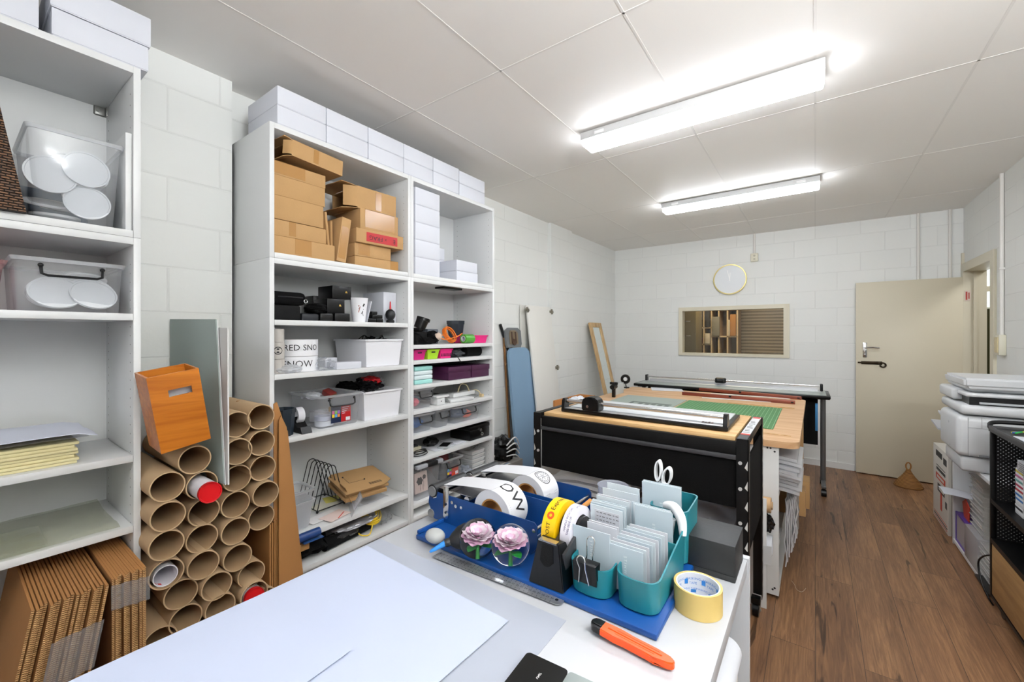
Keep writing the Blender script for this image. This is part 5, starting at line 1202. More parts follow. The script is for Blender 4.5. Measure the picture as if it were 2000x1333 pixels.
MB().sph(PZ(850, 1047, ZB + .0165), (.027, .022, .0165), 24, 14).done('round_puck', mat('pale_grey_rubber', '#a5a7a6', .6), label='pale grey oval puck beside the dark rubber blower', cat='puck')
# glass balls with flowers
def glass():
    m, nt, b = nodes('clear_glass'); b.inputs['Transmission Weight'].default_value = 1; b.inputs['Roughness'].default_value = .0; b.inputs['IOR'].default_value = 1.33
    b.inputs['Base Color'].default_value = (1, 1, 1, 1); b.inputs['Specular IOR Level'].default_value = .9; return m
GL = glass()
PET = mat('pink_petals', '#eec3de', .5); PET2 = mat('pale_petals', '#f5e4ef', .5); GRE = mat('green_leaf', '#1f8f35', .45)
def ball(c, r, lb, yaw):
    t = T('glass_ball', lb, 'paperweight', (c.x, c.y, c.z - r), yaw, 'glass balls')
    MB().sph((0, 0, r), r, 40, 24).done('glass', GL, t, local=True)
    rr = random.Random(int(yaw * 10)); 
    for k, (m, rad, n, tilt) in enumerate(((PET, .031, 11, 1.3), (PET2, .030, 10, 1.05), (PET, .026, 9, .8), (PET2, .022, 8, .55), (PET, .017, 6, .35), (PET2, .011, 4, .15))):
        b = MB()
        for i in range(n):
            a = 2 * pi * i / n + k * .4
            R_ = MX.Rotation(a, 4, 'Z') @ MX.Rotation(tilt + rr.uniform(-.12, .12), 4, 'Y')
            def pf(u, v, R_=R_):
                w = math.sin(pi * min(1, .12 + v * .8)) * rad * .55
                x = (u - .5) * 2 * w; z = v * rad
                return V((0, 0, r + .0)) + R_ @ V((.25 * rad * v * v - .12 * abs(u - .5) * rad, x, z))
            b.sheet(pf, 5, 6)
        b.done('petals', m, t, local=True)
    b = MB()
    for a in (0, 2.1, 4.2):
        R_ = MX.Rotation(a, 4, 'Z') @ MX.Rotation(1.75, 4, 'Y')
        b.sheet(lambda u, v, R_=R_: V((0, 0, r - .012)) + R_ @ V((-.004 * math.sin(v * 3), (u - .5) * .02 * math.sin(pi * v), v * .03)), 4, 6)
    b.cyl((0, 0, r - .034), (0, 0, r - .008), .0035, .003, 10); b.done('leaves', GRE, t, local=True)
ball(PZ(933, 1052, ZB + .0435), .0435, 'clear glass ball with a pink flower, next to the blower', .5)
ball(PZ(997, 1064, ZB + .0435), .0435, 'clear glass ball with a pink flower, next to the black tape dispenser', 1.9)
t = T('bubble_label', 'small crumpled clear tape on the glass ball by the dispenser', 'tape piece', PZ(1010, 1040, ZB + .08))
bpy.data.objects.remove(t)
# steel ruler
r0, r1 = PZ(852, 1084, ZT + .004), PZ(1100, 1178, ZT + .004)
M = basis(r0, r1 - r0, V((0, 0, 1)).cross(r1 - r0)); Lr = (r1 - r0).length
zr = .0008
t = T('steel_ruler', 'long steel ruler lying along the front of the blue board', 'ruler', (r0 + r1) / 2)
pr = [(0, -.013), (Lr - .008, -.013)] + [(Lr - .012 + .013 * math.sin(a), -.013 * math.cos(a)) for a in (.4, .8, 1.2, 1.57, 1.95, 2.35, 2.75)] + [(Lr - .008, .013), (0, .013)]
MB().prism(pr, 0, zr, M).done('blade', mat('ruler_steel', '#b4b6b9', .32, .8), t)
b = MB()
for k in range(0, 31):
    x = .006 + k * (Lr - .03) / 30
    b.bx(x, x + .0005, .006, .0125, zr, zr + .0003, 0, M)
    b.bx(x, x + .0005, -.0125, -.008, zr, zr + .0003, 0, M)
    if k % 1 == 0 and k: b.text(str(k), .0072, lambda px, py: M @ V((x + px, -.001 + py, zr + .0003)))
b.cyl(M @ V((Lr - .014, 0, zr)), M @ V((Lr - .014, 0, zr + .0004)), .0035, n=16)
b.done('scale_marks', INK, t)
# black desk tape dispenser with two rolls
t = T('tape_dispenser', 'black desk tape dispenser carrying a yellow and a white tape roll', 'tape dispenser', (-.445, .80, ZB))
xa, xb = -.486, -.404
sec = lambda y, z, k: [V((xa + k, y, z)), V((xb - k, y, z)), V((xb - k, y + .0, z)), V((xa + k, y, z))]
b = MB()
Fq = [V((xa, .727, ZB)), V((xb, .730, ZB)), V((xb - .018, .742, ZB + .088)), V((xa + .016, .740, ZB + .088))]
Bq = [V((xa, .79, ZB)), V((xb, .79, ZB)), V((xb - .012, .765, ZB + .088)), V((xa + .012, .765, ZB + .088))]
b.loft([Fq, Bq]); b.bx(xa, xb, .785, .95, ZB, ZB + .04, .004); bmesh.ops.bevel(b.bm, geom=list(b.bm.edges), offset=.002, segments=2, affect='EDGES'); b.done('body', BLACKP, t)
b = MB().sheet(lambda a, q: Fq[0].lerp(Fq[1], .24 + .5 * a).lerp(Fq[3].lerp(Fq[2], .24 + .5 * a), .58 + .36 * q - .12 * (1 - q) * math.sin(pi * a)) + V((0, -.0015, 0)), 8, 6, .0012); b.done('grip', BLACKM, t)
b = MB().bx(xa + .018, xb - .022, .738, .752, ZB + .0885, ZB + .0905)
for k in range(14): x = xa + .02 + k * .0030; b.prism([(0, 0), (.0028, 0), (.0014, .003)], 0, .001, MX.Translation((x, .7375, ZB + .0885)) @ MX.Rotation(pi / 2, 4, 'X'))
b.done('cutter_blade', STEEL, t)
b = MB()
for x in (-.448, -.4155): b.prism([(.75, ZB + .03), (.79, ZB + .035), (.87, ZB + .095), (.85, ZB + .11), (.745, ZB + .07)], 0, .006, MX(((0, 0, 1, x), (1, 0, 0, 0), (0, 1, 0, 0), (0, 0, 0, 1))))
b.done('arm', mat('grey_arm', '#2c2d30', .4), t)
cz, cyy, Rr = 1.066, .832, .058
MB().cyl((-.487, cyy, cz), (-.409, cyy, cz), .034, n=32).done('hub', BLACKP, t)
def tape(x0, x1, m, lb, R0, marks):
    q = T('tape_roll', lb, 'tape', ((x0 + x1) / 2, cyy, cz - R0), group='tape rolls on the desk dispenser')
    MB().pipe((x0, cyy, cz), (x1, cyy, cz), R0, .036, 56).done('tape', m, q)
    marks(q, x0, x1, R0); return q
ROUND = lambda x0, x1, R0: (lambda s_, w_: ((x0 + x1) / 2 + w_, cyy - (R0 + .0006) * math.cos(s_ / R0), cz + (R0 + .0006) * math.sin(s_ / R0)))
def ymarks(q, x0, x1, R0):
    f = ROUND(x0, x1, R0); b = MB()
    b.text('Express', .015, lambda x, y: f(.078 + x, -y)); b.text('POST', .013, lambda x, y: f(.012 + x, -y)); b.done('lettering', INK, q)
    b = MB(); ring_(b, lambda x, y: f(.042 + x, y), .0035, .0085, 24)
    b.done('post_emblem', mat('orange_print', '#e0501c', .4), q)
tape(-.484, -.452, mat('yellow_tape', '#f2c10c', .35), 'yellow printed tape roll on the desk dispenser', Rr, ymarks)
def wmarks(q, x0, x1, R0):
    f = ROUND(x0, x1, R0); b = MB()
    for k, (s_, w_, sz) in enumerate((('THIS SIDE UP', .006, .0075), ('HANDLE WITH CARE', -.002, .0065), ('SMOKE DETECTOR', .0065, .0065))):
        b.text(s_, sz, lambda x, y: f((.03, .045, .10)[k] + x * .9, w_ - y))
    b.done('lettering', mat('violet_ink', '#2f2366', .5), q)
tape(-.440, -.417, mat('white_tape', '#e9e6f0', .4), 'white tape roll with violet writing on the desk dispenser', Rr - .004, wmarks)
# teal card holders
TEAL = mat('teal_plastic', '#1a7480', .35); TEALD = mat('teal_light', '#328f98', .4)
def holder(x0, x1, y0, y1, hf, hb, lb, r=.016, div=(), bulge=.010):
    t = T('card_holder', lb, 'card holder', ((x0 + x1) / 2, (y0 + y1) / 2, ZB), group='teal card holders')
    w, d = (x1 - x0) / 2, (y1 - y0) / 2
    def ol(k):
        o = []
        for (sx, sy, a0) in ((-1, -1, pi), (1, -1, 1.5 * pi), (1, 1, 0), (-1, 1, .5 * pi)):
            for i in range(6):
                g = a0 + i / 5 * pi / 2; x = sx * (w - k - r) + r * math.cos(g); y = sy * (d - k - r) + r * math.sin(g)
                if y < 0: y -= bulge * (1 - (x / w) ** 2) * (-y / d)
                o.append((x, y))
            if sx == -1 and sy == -1:
                for q in (.25, .5, .75):
                    x = -w + 2 * w * q; o.append((x, -d + k - bulge * (1 - (x / w) ** 2)))
        return o
    hz = lambda y: hf + (hb - hf) * max(0, min(1, (y + d) / (2 * d))) ** 1.0
    rg = lambda k, f: [V((x, y, f(y))) for x, y in ol(k)]
    MB().loft([rg(.004, lambda y: 0), rg(.0, lambda y: .004), rg(-.003, hz), rg(.000, hz), rg(.003, lambda y: .006)], True, (True, True)).done('shell', TEAL, t, local=True)
    for yy in div: MB().bx(-w + .001, w - .001, yy - (y0 + y1) / 2 - .001, yy - (y0 + y1) / 2 + .001, .004, hz(yy - (y0 + y1) / 2) - .002).done('divider', TEALD, t, local=True)
    return t
holder(-.405, -.322, .762, 1.03, .058, .085, 'teal holder at the left, with the black binder clip on its front', div=(.80, .90, .95))
holder(-.310, -.232, .770, .968, .062, .10, 'teal holder at the front right, packed with pale blue cards', div=(.895,))
holder(-.312, -.232, .978, 1.09, .12, .125, 'tall teal holder at the back, beside the black box', bulge=0)
CARDM = [mat('pale_blue_card', '#c3d1da', .55), mat('white_blue_card', '#dbe4ea', .55), PAPER]
def card(uL, vL, uR, y, zb, lb, m, lean=.10, word=None, group='pale blue cards'):
    tl = PY(uL, vL, y); tr = PY(uR, vL, y); w = tr.x - tl.x; h = tl.z - zb
    t = T('card', lb, 'card', (tl.x + w / 2, y + lean * h, zb), group=group, rot=(lean, 0, 0))
    hh = h / math.cos(lean)
    MB().bx(-w / 2, w / 2, -.0006, .0006, 0, hh, .0).done('sheet', m, t, local=True)
    if word == 'mark':
        MB().text('W H I T E', .0085, lambda x, y: (y, -.0009, hh * .62 + x)).done('lettering', mat('card_print', '#f4f8fa', .5), t, local=True)
    elif word == 'text':
        b = MB().bx(-w * .36, w * .4, -.0011, -.0007, hh * .5, hh * .93); b.mi = 1
        for k in range(5):
            x = -w * .3
            while x < w * .3:
                q = .003 + .006 * abs(math.sin(k * 3 + x * 400)); b.bx(x, x + q, -.0014, -.0012, hh * .88 - k * .0085, hh * .88 - k * .0085 + .0018); x += q + .003
        b.done('note', [PAPER, mat('pencil_grey', '#6d6d72', .6)], t, local=True)
    return t
z0 = ZB + .008
L1 = 'left teal holder'
for (uL, vL, uR, y, lb, mi, wd) in ((1119, 1024, 1190, .793, 'front pale blue card in the ' + L1, 0, 'mark'), (1126, 1026, 1192, .797, 'second card just behind the front one in the ' + L1, 1, None),
        (1147, 1018, 1205, .822, 'white card standing behind the front pair in the ' + L1, 2, None), (1150, 1015, 1208, .828, 'white card behind the first white one in the ' + L1, 2, None),
        (1153, 984, 1216, .868, 'card with handwritten notes in the ' + L1, 1, 'text'), (1154, 980, 1219, .874, 'pale card just behind the handwritten one', 0, None), (1156, 976, 1222, .880, 'second pale card behind the handwritten one', 1, None),
        (1158, 974, 1224, .918, 'pale blue card, front of the fourth group in the ' + L1, 0, None), (1165, 967, 1230, .926, 'white card, middle of the fourth group in the ' + L1, 1, None), (1167, 964, 1231, .932, 'white card, back of the fourth group in the ' + L1, 2, None),
        (1177, 952, 1246, .972, 'white card, front of the rear group in the ' + L1, 1, None), (1186, 942, 1249, .982, 'white card, back of the rear group in the ' + L1, 1, None)):
    card(uL, vL, uR, y, z0, lb, CARDM[mi], .07, wd)
for k in range(9):
    f = k / 8
    card(1187 + 43 * f, 1060 - 37 * f, 1256 + 48 * f, .795 + .078 * f, z0, ('front' if k == 0 else ORD[k]) + ' pale card ' + ('' if k == 0 else 'counting from the front ') + 'in the front right teal holder', CARDM[(0, 1, 2)[k % 3] if k else 0], .05, 'mark' if k == 0 else None)
for k in range(3): card(1240 - 3 * k, 986 - 3 * k, 1314 - 2 * k, .91 + .008 * k, z0, ['front', 'middle', 'rear'][k] + ' pale card of the taller group in the front right teal holder', CARDM[k % 2], .05, 'mark' if k == 0 else None)
for k in range(3): card(1254 + 1.5 * k, 940 - 1.5 * k, 1329 + k, 1.0 + .006 * k, z0, ['front', 'middle', 'rear'][k] + ' pale blue card in the tall rear teal holder', CARDM[(k + 0) % 2], .03, 'mark' if k == 0 else None)
card(1203, 1115, 1262, .792, z0 + .0, 'white receipt folded low in the front right teal holder', PAPER, .06, None) if False else None
# binder clip
p = PY(1146, 1105, .765)
t = T('binder_clip', 'black binder clip gripping the front of the left teal holder', 'binder clip', (-.366, .752, ZB + .03))
MB().prism([(-.010, .038), (.012, .038), (.004, .0), (.002, .0), (.0022, .004), (-.008, .034)], -.025, .025, MX(((0, 0, 1, 0), (1, 0, 0, 0), (0, 1, 0, 0), (0, 0, 0, 1)))).bx(-.025, .025, -.011, .012, .0365, .039, .001).prism([(-.009, .038), (-.006, .038), (-.002, 0), (-.005, -.002)], -.025, .025, MX(((0, 0, 1, 0), (1, 0, 0, 0), (0, 1, 0, 0), (0, 0, 0, 1)))).done('jaw', BLACKP, t, local=True)
def wire(y0, y1, z1, nm):
    pts = [(-.011, y0, 0), (-.006, (y0 + y1) / 2, z1 * .55)] + arc((0, y1, z1 - .008), .0085, pi * 1.05, -.05 * pi, 10, (1, 0, 0), (0, .2, 1)) + [(.006, (y0 + y1) / 2, z1 * .55), (.011, y0, 0)]
    MB().tube(pts, .0013, 8).done('wire_arm', CHROME, t, local=True)
wire(-.010, -.022, .058, ''); wire(.012, .022, .078, '')
# scissors and other handles in the holders
WH = mat('white_handle', '#eef0f2', .35)
def loop(c, rx, rz_, th, wd, M):
    b = MB(); n = 28; rings = []
    for i in range(n):
        a = 2 * pi * i / n; d = V((math.cos(a) * rx, 0, math.sin(a) * rz_)); e = V((math.cos(a) * (rx - th), 0, math.sin(a) * (rz_ - th)))
        rings.append([M @ (V(c) + p + V((0, w_, 0))) for p, w_ in ((d, -wd), (d, wd), (e, wd), (e, -wd))])
    rings.append(rings[0]); return b.loft(rings, True, (False, False))
p = PY(1293, 930, 1.065)
t = T('scissors', 'white handled scissors standing upright in the tall teal holder', 'scissors', (p.x, 1.065, ZB + .02))
M = MX.Translation((p.x, 1.065, p.z))
loop((-.009, 0, .012), .0085, .026, .0035, .009, M @ MX.Rotation(math.radians(2), 4, 'Y')).done('handle_ring', WH, t)
loop((.012, 0, .004), .011, .024, .0035, .009, M @ MX.Rotation(math.radians(12), 4, 'Y')).done('handle_ring', WH, t)
MB().bx(p.x - .008, p.x + .004, 1.063, 1.0665, ZB + .025, p.z - .012, .001).done('blades', STEEL, t)
p = PY(1325, 1018, .955)
t = T('folding_tool', 'white curved tool handle leaning out of the front right teal holder', 'tool', (p.x, .955, ZB + .06))
MB().tube(spline([(p.x - .035, .975, p.z + .020), (p.x - .012, .965, p.z + .024), (p.x + .006, .955, p.z + .004), (p.x + .012, .945, p.z - .026)], 8), lambda s_: .007 + .004 * math.sin(pi * s_), 12).done('handle', WH, t)
MB().cyl((p.x - .012, .958, p.z - .0), (p.x - .02, .962, ZB + .062), .006, n=12).done('shaft', WH, t)
# clear cup of pens behind
p = PZ(1168, 1030, ZB + .0)
MB().lathe([(.034, .0), (.040, .115), (.0415, .115), (.0385, .112), (.033, .003), (.001, .003)], 32, c=(-.437, 1.06, ZB), cap=True).done('clear_cup', clear('frosted_cup', tint='#e6e9f0', body=.45, white='#d9dce6'), label='frosted clear cup behind the left teal holder', cat='cup')
a_, b_ = PY(1145, 985, .955), PY(1112, 1012, .955)
t = T('craft_knife', 'wooden handled craft knife lying behind the white tape roll', 'knife', (b_.x, .955, ZB))
MB().tube([a_ + V((0, .03, 0)), b_], .006, 10).done('handle', mat('orange_wood', '#d99a54', .5), t)
MB().tube([b_, b_ + (b_ - a_) * .7 + V((0, -.01, 0))], .005, 8).done('ferrule', BLACKP, t)
# black lidded box
t = T('black_box', 'matt black square box at the far right corner of the table', 'box', (-.19, 1.05, ZT), group=None)
GB = mat('charcoal_card', '#26282a', .55, bump=.25, bscale=90, var=.15, vscale=30)
MB().bx(-.239, -.137, .995, 1.112, ZT + .0005, ZT + .013, .0015).done('base', GB, t)
MB().bx(-.239, -.137, .995, 1.112, ZT + .0135, ZT + .078, .0015).done('lid', GB, t)
# masking tape
c = V((-.184, .866, ZT))
t = T('masking_tape', 'large yellow masking tape roll at the right edge of the table', 'tape', c)
MB().pipe((0, 0, .0005), (0, 0, .0475), .0435, .0395, 64).done('tape', mat('yellow_masking', '#cbb06a', .5, bump=.05, bscale=40), t, local=True)
MB().pipe((0, 0, .001), (0, 0, .047), .0394, .0372, 64).done('core', PAPER, t, local=True)
b = MB()
IN = lambda s_, z: (.0370 * math.cos(s_ / .037), .0370 * math.sin(s_ / .037), z)
for k in range(7):
    s0 = .008 + k * .0335
    b.text('MASKING', .0068, lambda x, y: IN(s0 - x, .032 + y + .0035)); b.text('TAPE', .0068, lambda x, y: IN(s0 - x, .0265 + y))
    for zz_, dx in ((.0245, .0135), ): b.sheet(lambda a, q: IN(s0 + .010 + .0075 * a, .0255 + .010 * q), 3, 1)
    b.sheet(lambda a, q: IN(s0 - .006 + .010 * a, .008 + .006 * q), 3, 1)
    b.text('MASKING TAPE', .005, lambda x, y: IN(s0 + .010 - x, .0155 + y))
b.done('printing', mat('blue_print', '#2a78c0', .5), t, local=True)
# orange knife
k0, k1 = PZ(1158, 1212, ZB + .006), PZ(1312, 1296, ZT + .012)
t = T('utility_knife', 'orange utility knife lying on the table in front of the blue board', 'knife', (k0 + k1) / 2)
M = basis(V((k0.x, k0.y, ZT + .0135)), V((k1.x - k0.x, k1.y - k0.y, -.004)), V((0, 0, 1)).cross(k1 - k0)); Lk = (k1 - k0).length + .004
OR = mat('orange_plastic', '#f2571a', .35)
up = [(0.018, .0125), (.05, .0125), (.07, .0105), (Lk - .03, .0105), (Lk - .008, .0095), (Lk, .004), (Lk, -.004), (Lk - .008, -.0085), (Lk - .03, -.0095), (Lk - .038, -.0125), (Lk - .05, -.0105), (.062, -.0105), (.045, -.0125), (.018, -.0125)]
b = MB(); b.prism(up, -.006, .006, M); bmesh.ops.bevel(b.bm, geom=list(b.bm.edges), offset=.0018, segments=2, affect='EDGES')
for k in range(26): x = .055 + k * (Lk - .09) / 26; b.bx(x, x + .0018, .0098, .0118, -.004, .005, 0, M)
b.bx(.03, Lk - .02, -.0012, .0012, .0058, .0072, .0005, M).bx(.045, Lk - .025, .0045, .0055, .0058, .0066, 0, M).bx(.045, Lk - .03, -.0055, -.0045, .0058, .0066, 0, M)
b.done('body', OR, t)
pr = [(.020, -.0118)] + [(.010 - .012 * math.sin(a), -.0118 * math.cos(a)) for a in (.3, .7, 1.1, 1.57, 2.0, 2.4, 2.85)] + [(.020, .0118)]
b = MB().prism(pr, -.0055, .0055, M); b.bx(.004, .02, -.0065, -.003, .0055, .0066, 0, M); b.done('end_cap', BLACKP, t)
MB().bx(.0, .012, .0118, .0135, -.003, .003, .0006, M).done('slider_tip', OR, t)
# kitchen scale
C0 = PZ(1031, 1266, ZT + .018); dl = PZ(978, 1333, ZT + .018) - C0; dr = PZ(1145, 1318, ZT + .018) - C0
M = basis(C0 - V((0, 0, .012)), dr, -dl); 
Wd, Ht = .21, .17
t = T('kitchen_scale', 'black glass scale at the bottom edge of the picture on the table', 'scale', M @ V((Wd / 2, -Ht / 2, -.006)))
MB().bx(0, Wd, -Ht, 0, -.0058, .0005, .004, M).done('base', WHITE, t)
def rr_(x0, x1, y0, y1, r):
    o = []
    for (cx, cy, a0) in ((x1 - r, y0 + r, -pi / 2), (x1 - r, y1 - r, 0), (x0 + r, y1 - r, pi / 2), (x0 + r, y0 + r, pi)):
        o += [(cx + r * math.cos(a0 + i * pi / 10), cy + r * math.sin(a0 + i * pi / 10)) for i in range(6)]
    return o
MB().prism(rr_(0, .073, -Ht, 0, .007), .0008, .006, M).done('glass_panel', mat('black_glass', '#07090b', .08), t)
MB().prism(rr_(.0735, Wd, -Ht, 0, .007), .0008, .0055, M).done('platform', mat('brushed_plate', '#8d9593', .35, .6), t)
q = M.inverted() @ PZ(1052, 1305, ZT + .0245)
MB().text('UNIT', .0055, lambda x, y: M @ V((q.x + y, q.y - x * -1, .0064))).done('lettering', mat('white_print', '#ffffff', .4), t)
q = M.inverted() @ PZ(1030, 1332, ZT + .0245)
MB().bx(q.x - .012, q.x + .014, q.y - .03, q.y + .004, .0061, .0066, 0, M).done('display', mat('lcd_green', '#b6c08c', .4), t)
# ---------------------------------------------------------------- black stand with the nearer trimmer
BLK = mat('black_steel', '#070708', .42, .2)
sx0, sx1, sy0, sy1, sz = -1.30, -.226, 2.0, 2.6, 1.057
t = T('trolley_bench', 'black slotted steel bench on castors carrying a paper trimmer', 'bench', ((sx0 + sx1) / 2, 2.3, 0))
HOLEW = mat('slot_light', '#c9c9c6', .6)
for ix, x in enumerate((sx0, sx1)):
    for iy, y in enumerate((sy0, sy1)):
        dx, dy = (1 if ix == 0 else -1), (1 if iy == 0 else -1)
        b = MB().bx(min(x, x + dx * .046), max(x, x + dx * .046), min(y, y + dy * .003), max(y, y + dy * .003), .10, sz).bx(min(x, x + dx * .003), max(x, x + dx * .003), min(y, y + dy * .046), max(y, y + dy * .046), .10, sz)
        p = b.done('post', BLK, t)
        if iy == 0:
            s = MB(); z = .16
            while z < sz - .05:
                yy = y - .0004
                xx = x - dx * .0004
                s.mi = 1; s.add([V((x + dx * .003, yy, z)), V((x + dx * .015, yy, z + .012)), V((x + dx * .003, yy, z + .042))], [(0, 1, 2)]); s.mi = 0; z += .085
            s.done('slot_holes', [mat('slot_grey', '#55555a', .5), HOLEW], p)
            for z in (.955, .845, .70): MB().cyl((x + dx * .031, y - .004, z), (x + dx * .031, y, z), .0075, n=14).done('rivet', mat('white_rivet', '#d8d8d8', .3, .3), p)
        elif ix == 1:
            s = MB(); z = .16
            while z < sz - .05: s.add([V((x + .0004, y - .03, z)), V((x + .0004, y - .012, z + .006)), V((x + .0004, y - .018, z + .034))], [(0, 1, 2)]); z += .066
            s.done('slot_holes', HOLEW, p)
MB().bx(sx0 + .047, sx1 - .047, sy0 + .004, sy0 + .03, .985, 1.04, .002).done('front_beam', BLACKM, t)
MB().bx(sx0 + .047, sx1 - .047, sy0 + .0, sy0 + .034, .964, .984, .003).done('front_rail', mat('grey_rail', '#3b3b3f', .5), t)
MB().bx(sx0 + .047, sx1 - .047, sy0 + .012, sy0 + .024, .757, .962).done('felt_panel', BLACKF, t)
for x0, x1 in ((sx0 + .0, sx0 + .046), (sx1 - .05, sx1)):
    MB().bx(x0 + .004, x1 - .004, sy0 + .004, sy1 - .004, sz - .032, sz + .001, .002).done('side_rail', BLK, t)
MB().bx(sx1 - .012, sx1 - .006, sy0 + .05, sy1 - .05, .55, .97).done('side_panel', BLACKF, t)
ln = (sy1 - sy0)
b = MB().bx(sx1 - .042, sx1 - .006, sy0 + .10, sy1 - .04, sz + .0012, sz + .0018)
b.mi = 1; b.bx(sx1 - .042, sx1 - .006, sy0 + .09, sy0 + .115, sz + .0013, sz + .002).bx(sx1 - .040, sx1 - .008, sy1 - .075, sy1 - .045, sz + .0019, sz + .0022).bx(sx1 - .042, sx1 - .006, sy1 - .04, sy1 - .03, sz + .0013, sz + .002)
b.mi = 2
for k in range(9): b.bx(sx1 - .038 + .003 * (k % 2), sx1 - .012 - .004 * (k % 3), sy0 + .14 + k * .036, sy0 + .148 + k * .036 + .006 * (k % 2), sz + .0019, sz + .0022)
b.done('warning_label', [mat('label_silver', '#d7d9da', .4), mat('label_red2', '#d8473a', .4), mat('label_text', '#5b5e60', .5)], t)
b = MB().bx(sx0 + .004, sx1 - .05, sy0 + .036, sy1 - .004, .56, .575)
b.done('lower_shelf', mat('brown_shelf', '#6b4b34', .6), t)
for x in (sx0 + .03, sx1 - .03):
    for y in (sy0 + .03, sy1 - .03):
        c = MB().cyl((x - .014, y, .034), (x + .014, y, .034), .034, n=24).bx(x - .022, x + .022, y - .02, y + .02, .066, .10, .004); c.mi = 1
        c.bx(x - .021, x - .017, y - .018, y + .018, .03, .07).bx(x + .017, x + .021, y - .018, y + .018, .03, .07).cyl((x - .024, y, .034), (x + .024, y, .034), .006, n=10)
        c.done('castor', [BLACKP, mat('zinc')], t)
WOODL = wood('light_oak_top', '#c79a62', '#e0bb86', 0, 3, 12, .5)
MB().bx(sx0 + .05, sx1 - .054, sy0 + .032, sy1 - .005, 1.038, 1.058, .001).done('wood_top', WOODL, t)
# trimmer
def trimmer(name, lb, x0, x1, y, z, d, head, grey, t=None, L=None):
    t = T(name, lb, 'paper trimmer', ((x0 + x1) / 2, y, z)); W2 = (x1 - x0) / 2
    MB().bx(-W2, W2, -.01, d, .004, .022, .003).done('base', BLACKP, t, local=True)
    MB().bx(-W2 + .03, W2 - .02, .045, d - .004, .0222, .027, .001).done('cutting_table', grey, t, local=True)
    MB().bx(-W2 + .02, W2 - .02, -.006, .036, .0222, .0245, .001).done('clamp_strip', mat('satin_alu', '#cfd0d2', .35, .6), t, local=True)
    MB().cyl((-W2 + .012, .018, .062), (W2 - .012, .018, .062), .0105, n=20).bx(-W2 + .012, W2 - .012, .009, .027, .054, .058, .001).done('guide_rail', CHROME, t, local=True)
    for s in (-1, 1):
        MB().prism([(-.012, .022), (.045, .022), (.042, .06), (.034, .077), (.005, .077), (-.006, .066)], -.009, .009, MX.Translation((s * (W2 - .012), .0, 0)) @ MX(((0, 0, 1, 0), (1, 0, 0, 0), (0, 1, 0, 0), (0, 0, 0, 1)))).done('end_cap', BLACKP, t, local=True)
    hx = -W2 + head * 2 * W2
    b = MB().loft([[V((hx + s_ * .05 * k, yy, zz)) for s_, yy in ((-1, -.024), (1, -.024), (1, .05), (-1, .05))] for k, zz in ((1, .026), (1.0, .06), (.96, .078), (.72, .094), (.35, .1))])
    bmesh.ops.bevel(b.bm, geom=list(b.bm.edges), offset=.005, segments=2, affect='EDGES'); hd_ = b.done('cutting_head', BLACKP, t, local=True)
    MB().cyl((hx - .012, -.030, .05), (hx - .012, -.023, .05), .008, n=14).done('head_screw', CHROME, hd_, local=True)
    return t
tr = trimmer('paper_trimmer', 'long paper trimmer with a silver rail and black cutting head on the black bench', -1.175, -.318, 2.105, 1.0585, .36, .215, mat('trimmer_table', '#d2d6d8', .35))
b = MB()
for x, y, n in ((.31, .22, 5), (.31, .02, 4)):
    for k in range(n): b.bx(x + .014 * k, x + .014 * k + .009, y, y + .03 - .008 * (k % 2), .0272, .0276)
b.done('printing', mat('maroon_print', '#4b2a28', .5), tr, local=True)
# things inside the bench
PS = clear('sleeve_stack', tint='#fbfcfd', body=.7, rough=.25, white='#f3f4f7')
for k in range(3): MB().sheet(lambda a, q: (-1.22 + .42 * a, 2.06 + .44 * q, .622 + .035 * k + .03 * math.sin(pi * a) * (1 - q) + .008 * noise.noise(V((a * 5, q * 5, k)))), 12, 8, .02).done('plastic_sleeves', PS, label=['lowest', 'middle', 'topmost'][k] + ' pile of clear plastic sleeves on the shelf inside the black bench', cat='plastic sleeves', group='sleeves in the black bench')
MB().sheet(lambda a, q: (-.76 + .46 * a, 2.05 + .46 * q, .622 + .05 * math.sin(pi * a) + .015 * noise.noise(V((a * 6, q * 6, 8)))), 16, 10, .02).done('plastic_film', clear('grey_film', tint='#e4e6ec', body=.55, rough=.2, white='#cfd2da'), label='grey see-through film folded at the right inside the black bench', cat='film')
MB().bx(-.80, -.30, 2.49, 2.50, .576, .86).done('cardboard_flat', FACE, label='brown cardboard sheet standing at the back inside the black bench', cat='cardboard flat')
MB().bx(-1.2, -.84, 2.51, 2.52, .576, .84).done('cardboard_flat', FACE, label='brown cardboard sheet standing at the back left inside the bench', cat='cardboard flat')
# ---------------------------------------------------------------- plywood work table with white shelving under it
PLY = wood('plywood_top', '#c09468', '#d8b48c', 0, 2.2, 9, .5)
px0, px1, py0, py1, pz = -1.70, -.07, 2.775, 4.70, .90
r = .07
poly = [(px0, py0)] + [(px1 - r + r * math.cos(a), py0 + r + r * math.sin(a)) for a in [(-pi / 2) + i * pi / 12 for i in range(7)]] + [(px1 - r + r * math.cos(a), py1 - r + r * math.sin(a)) for a in [i * pi / 12 for i in range(7)]] + [(px0, py1)]
t = T('plywood_table', 'large plywood work table with a green cutting mat', 'table', ((px0 + px1) / 2, (py0 + py1) / 2, 0))
MB().prism(poly, pz - .036, pz).done('tabletop', PLY, t)
for x in (-1.55, -.98):
    for y in (2.9, 4.6): MB().bx(x - .03, x + .03, y - .03, y + .03, 0, pz - .037, .002).done('leg', wood('pine_leg', '#b98c56', '#d6b07c', 2, 3, 10), t)
t = T('low_shelving', 'white low shelf unit under the plywood table, its end panel facing the room', 'shelf unit', (-.5, 3.5, 0))
lw = -.166
b = MB().bx(-.9, lw, 2.792, 2.808, .02, .862, .001); b.mi = 1
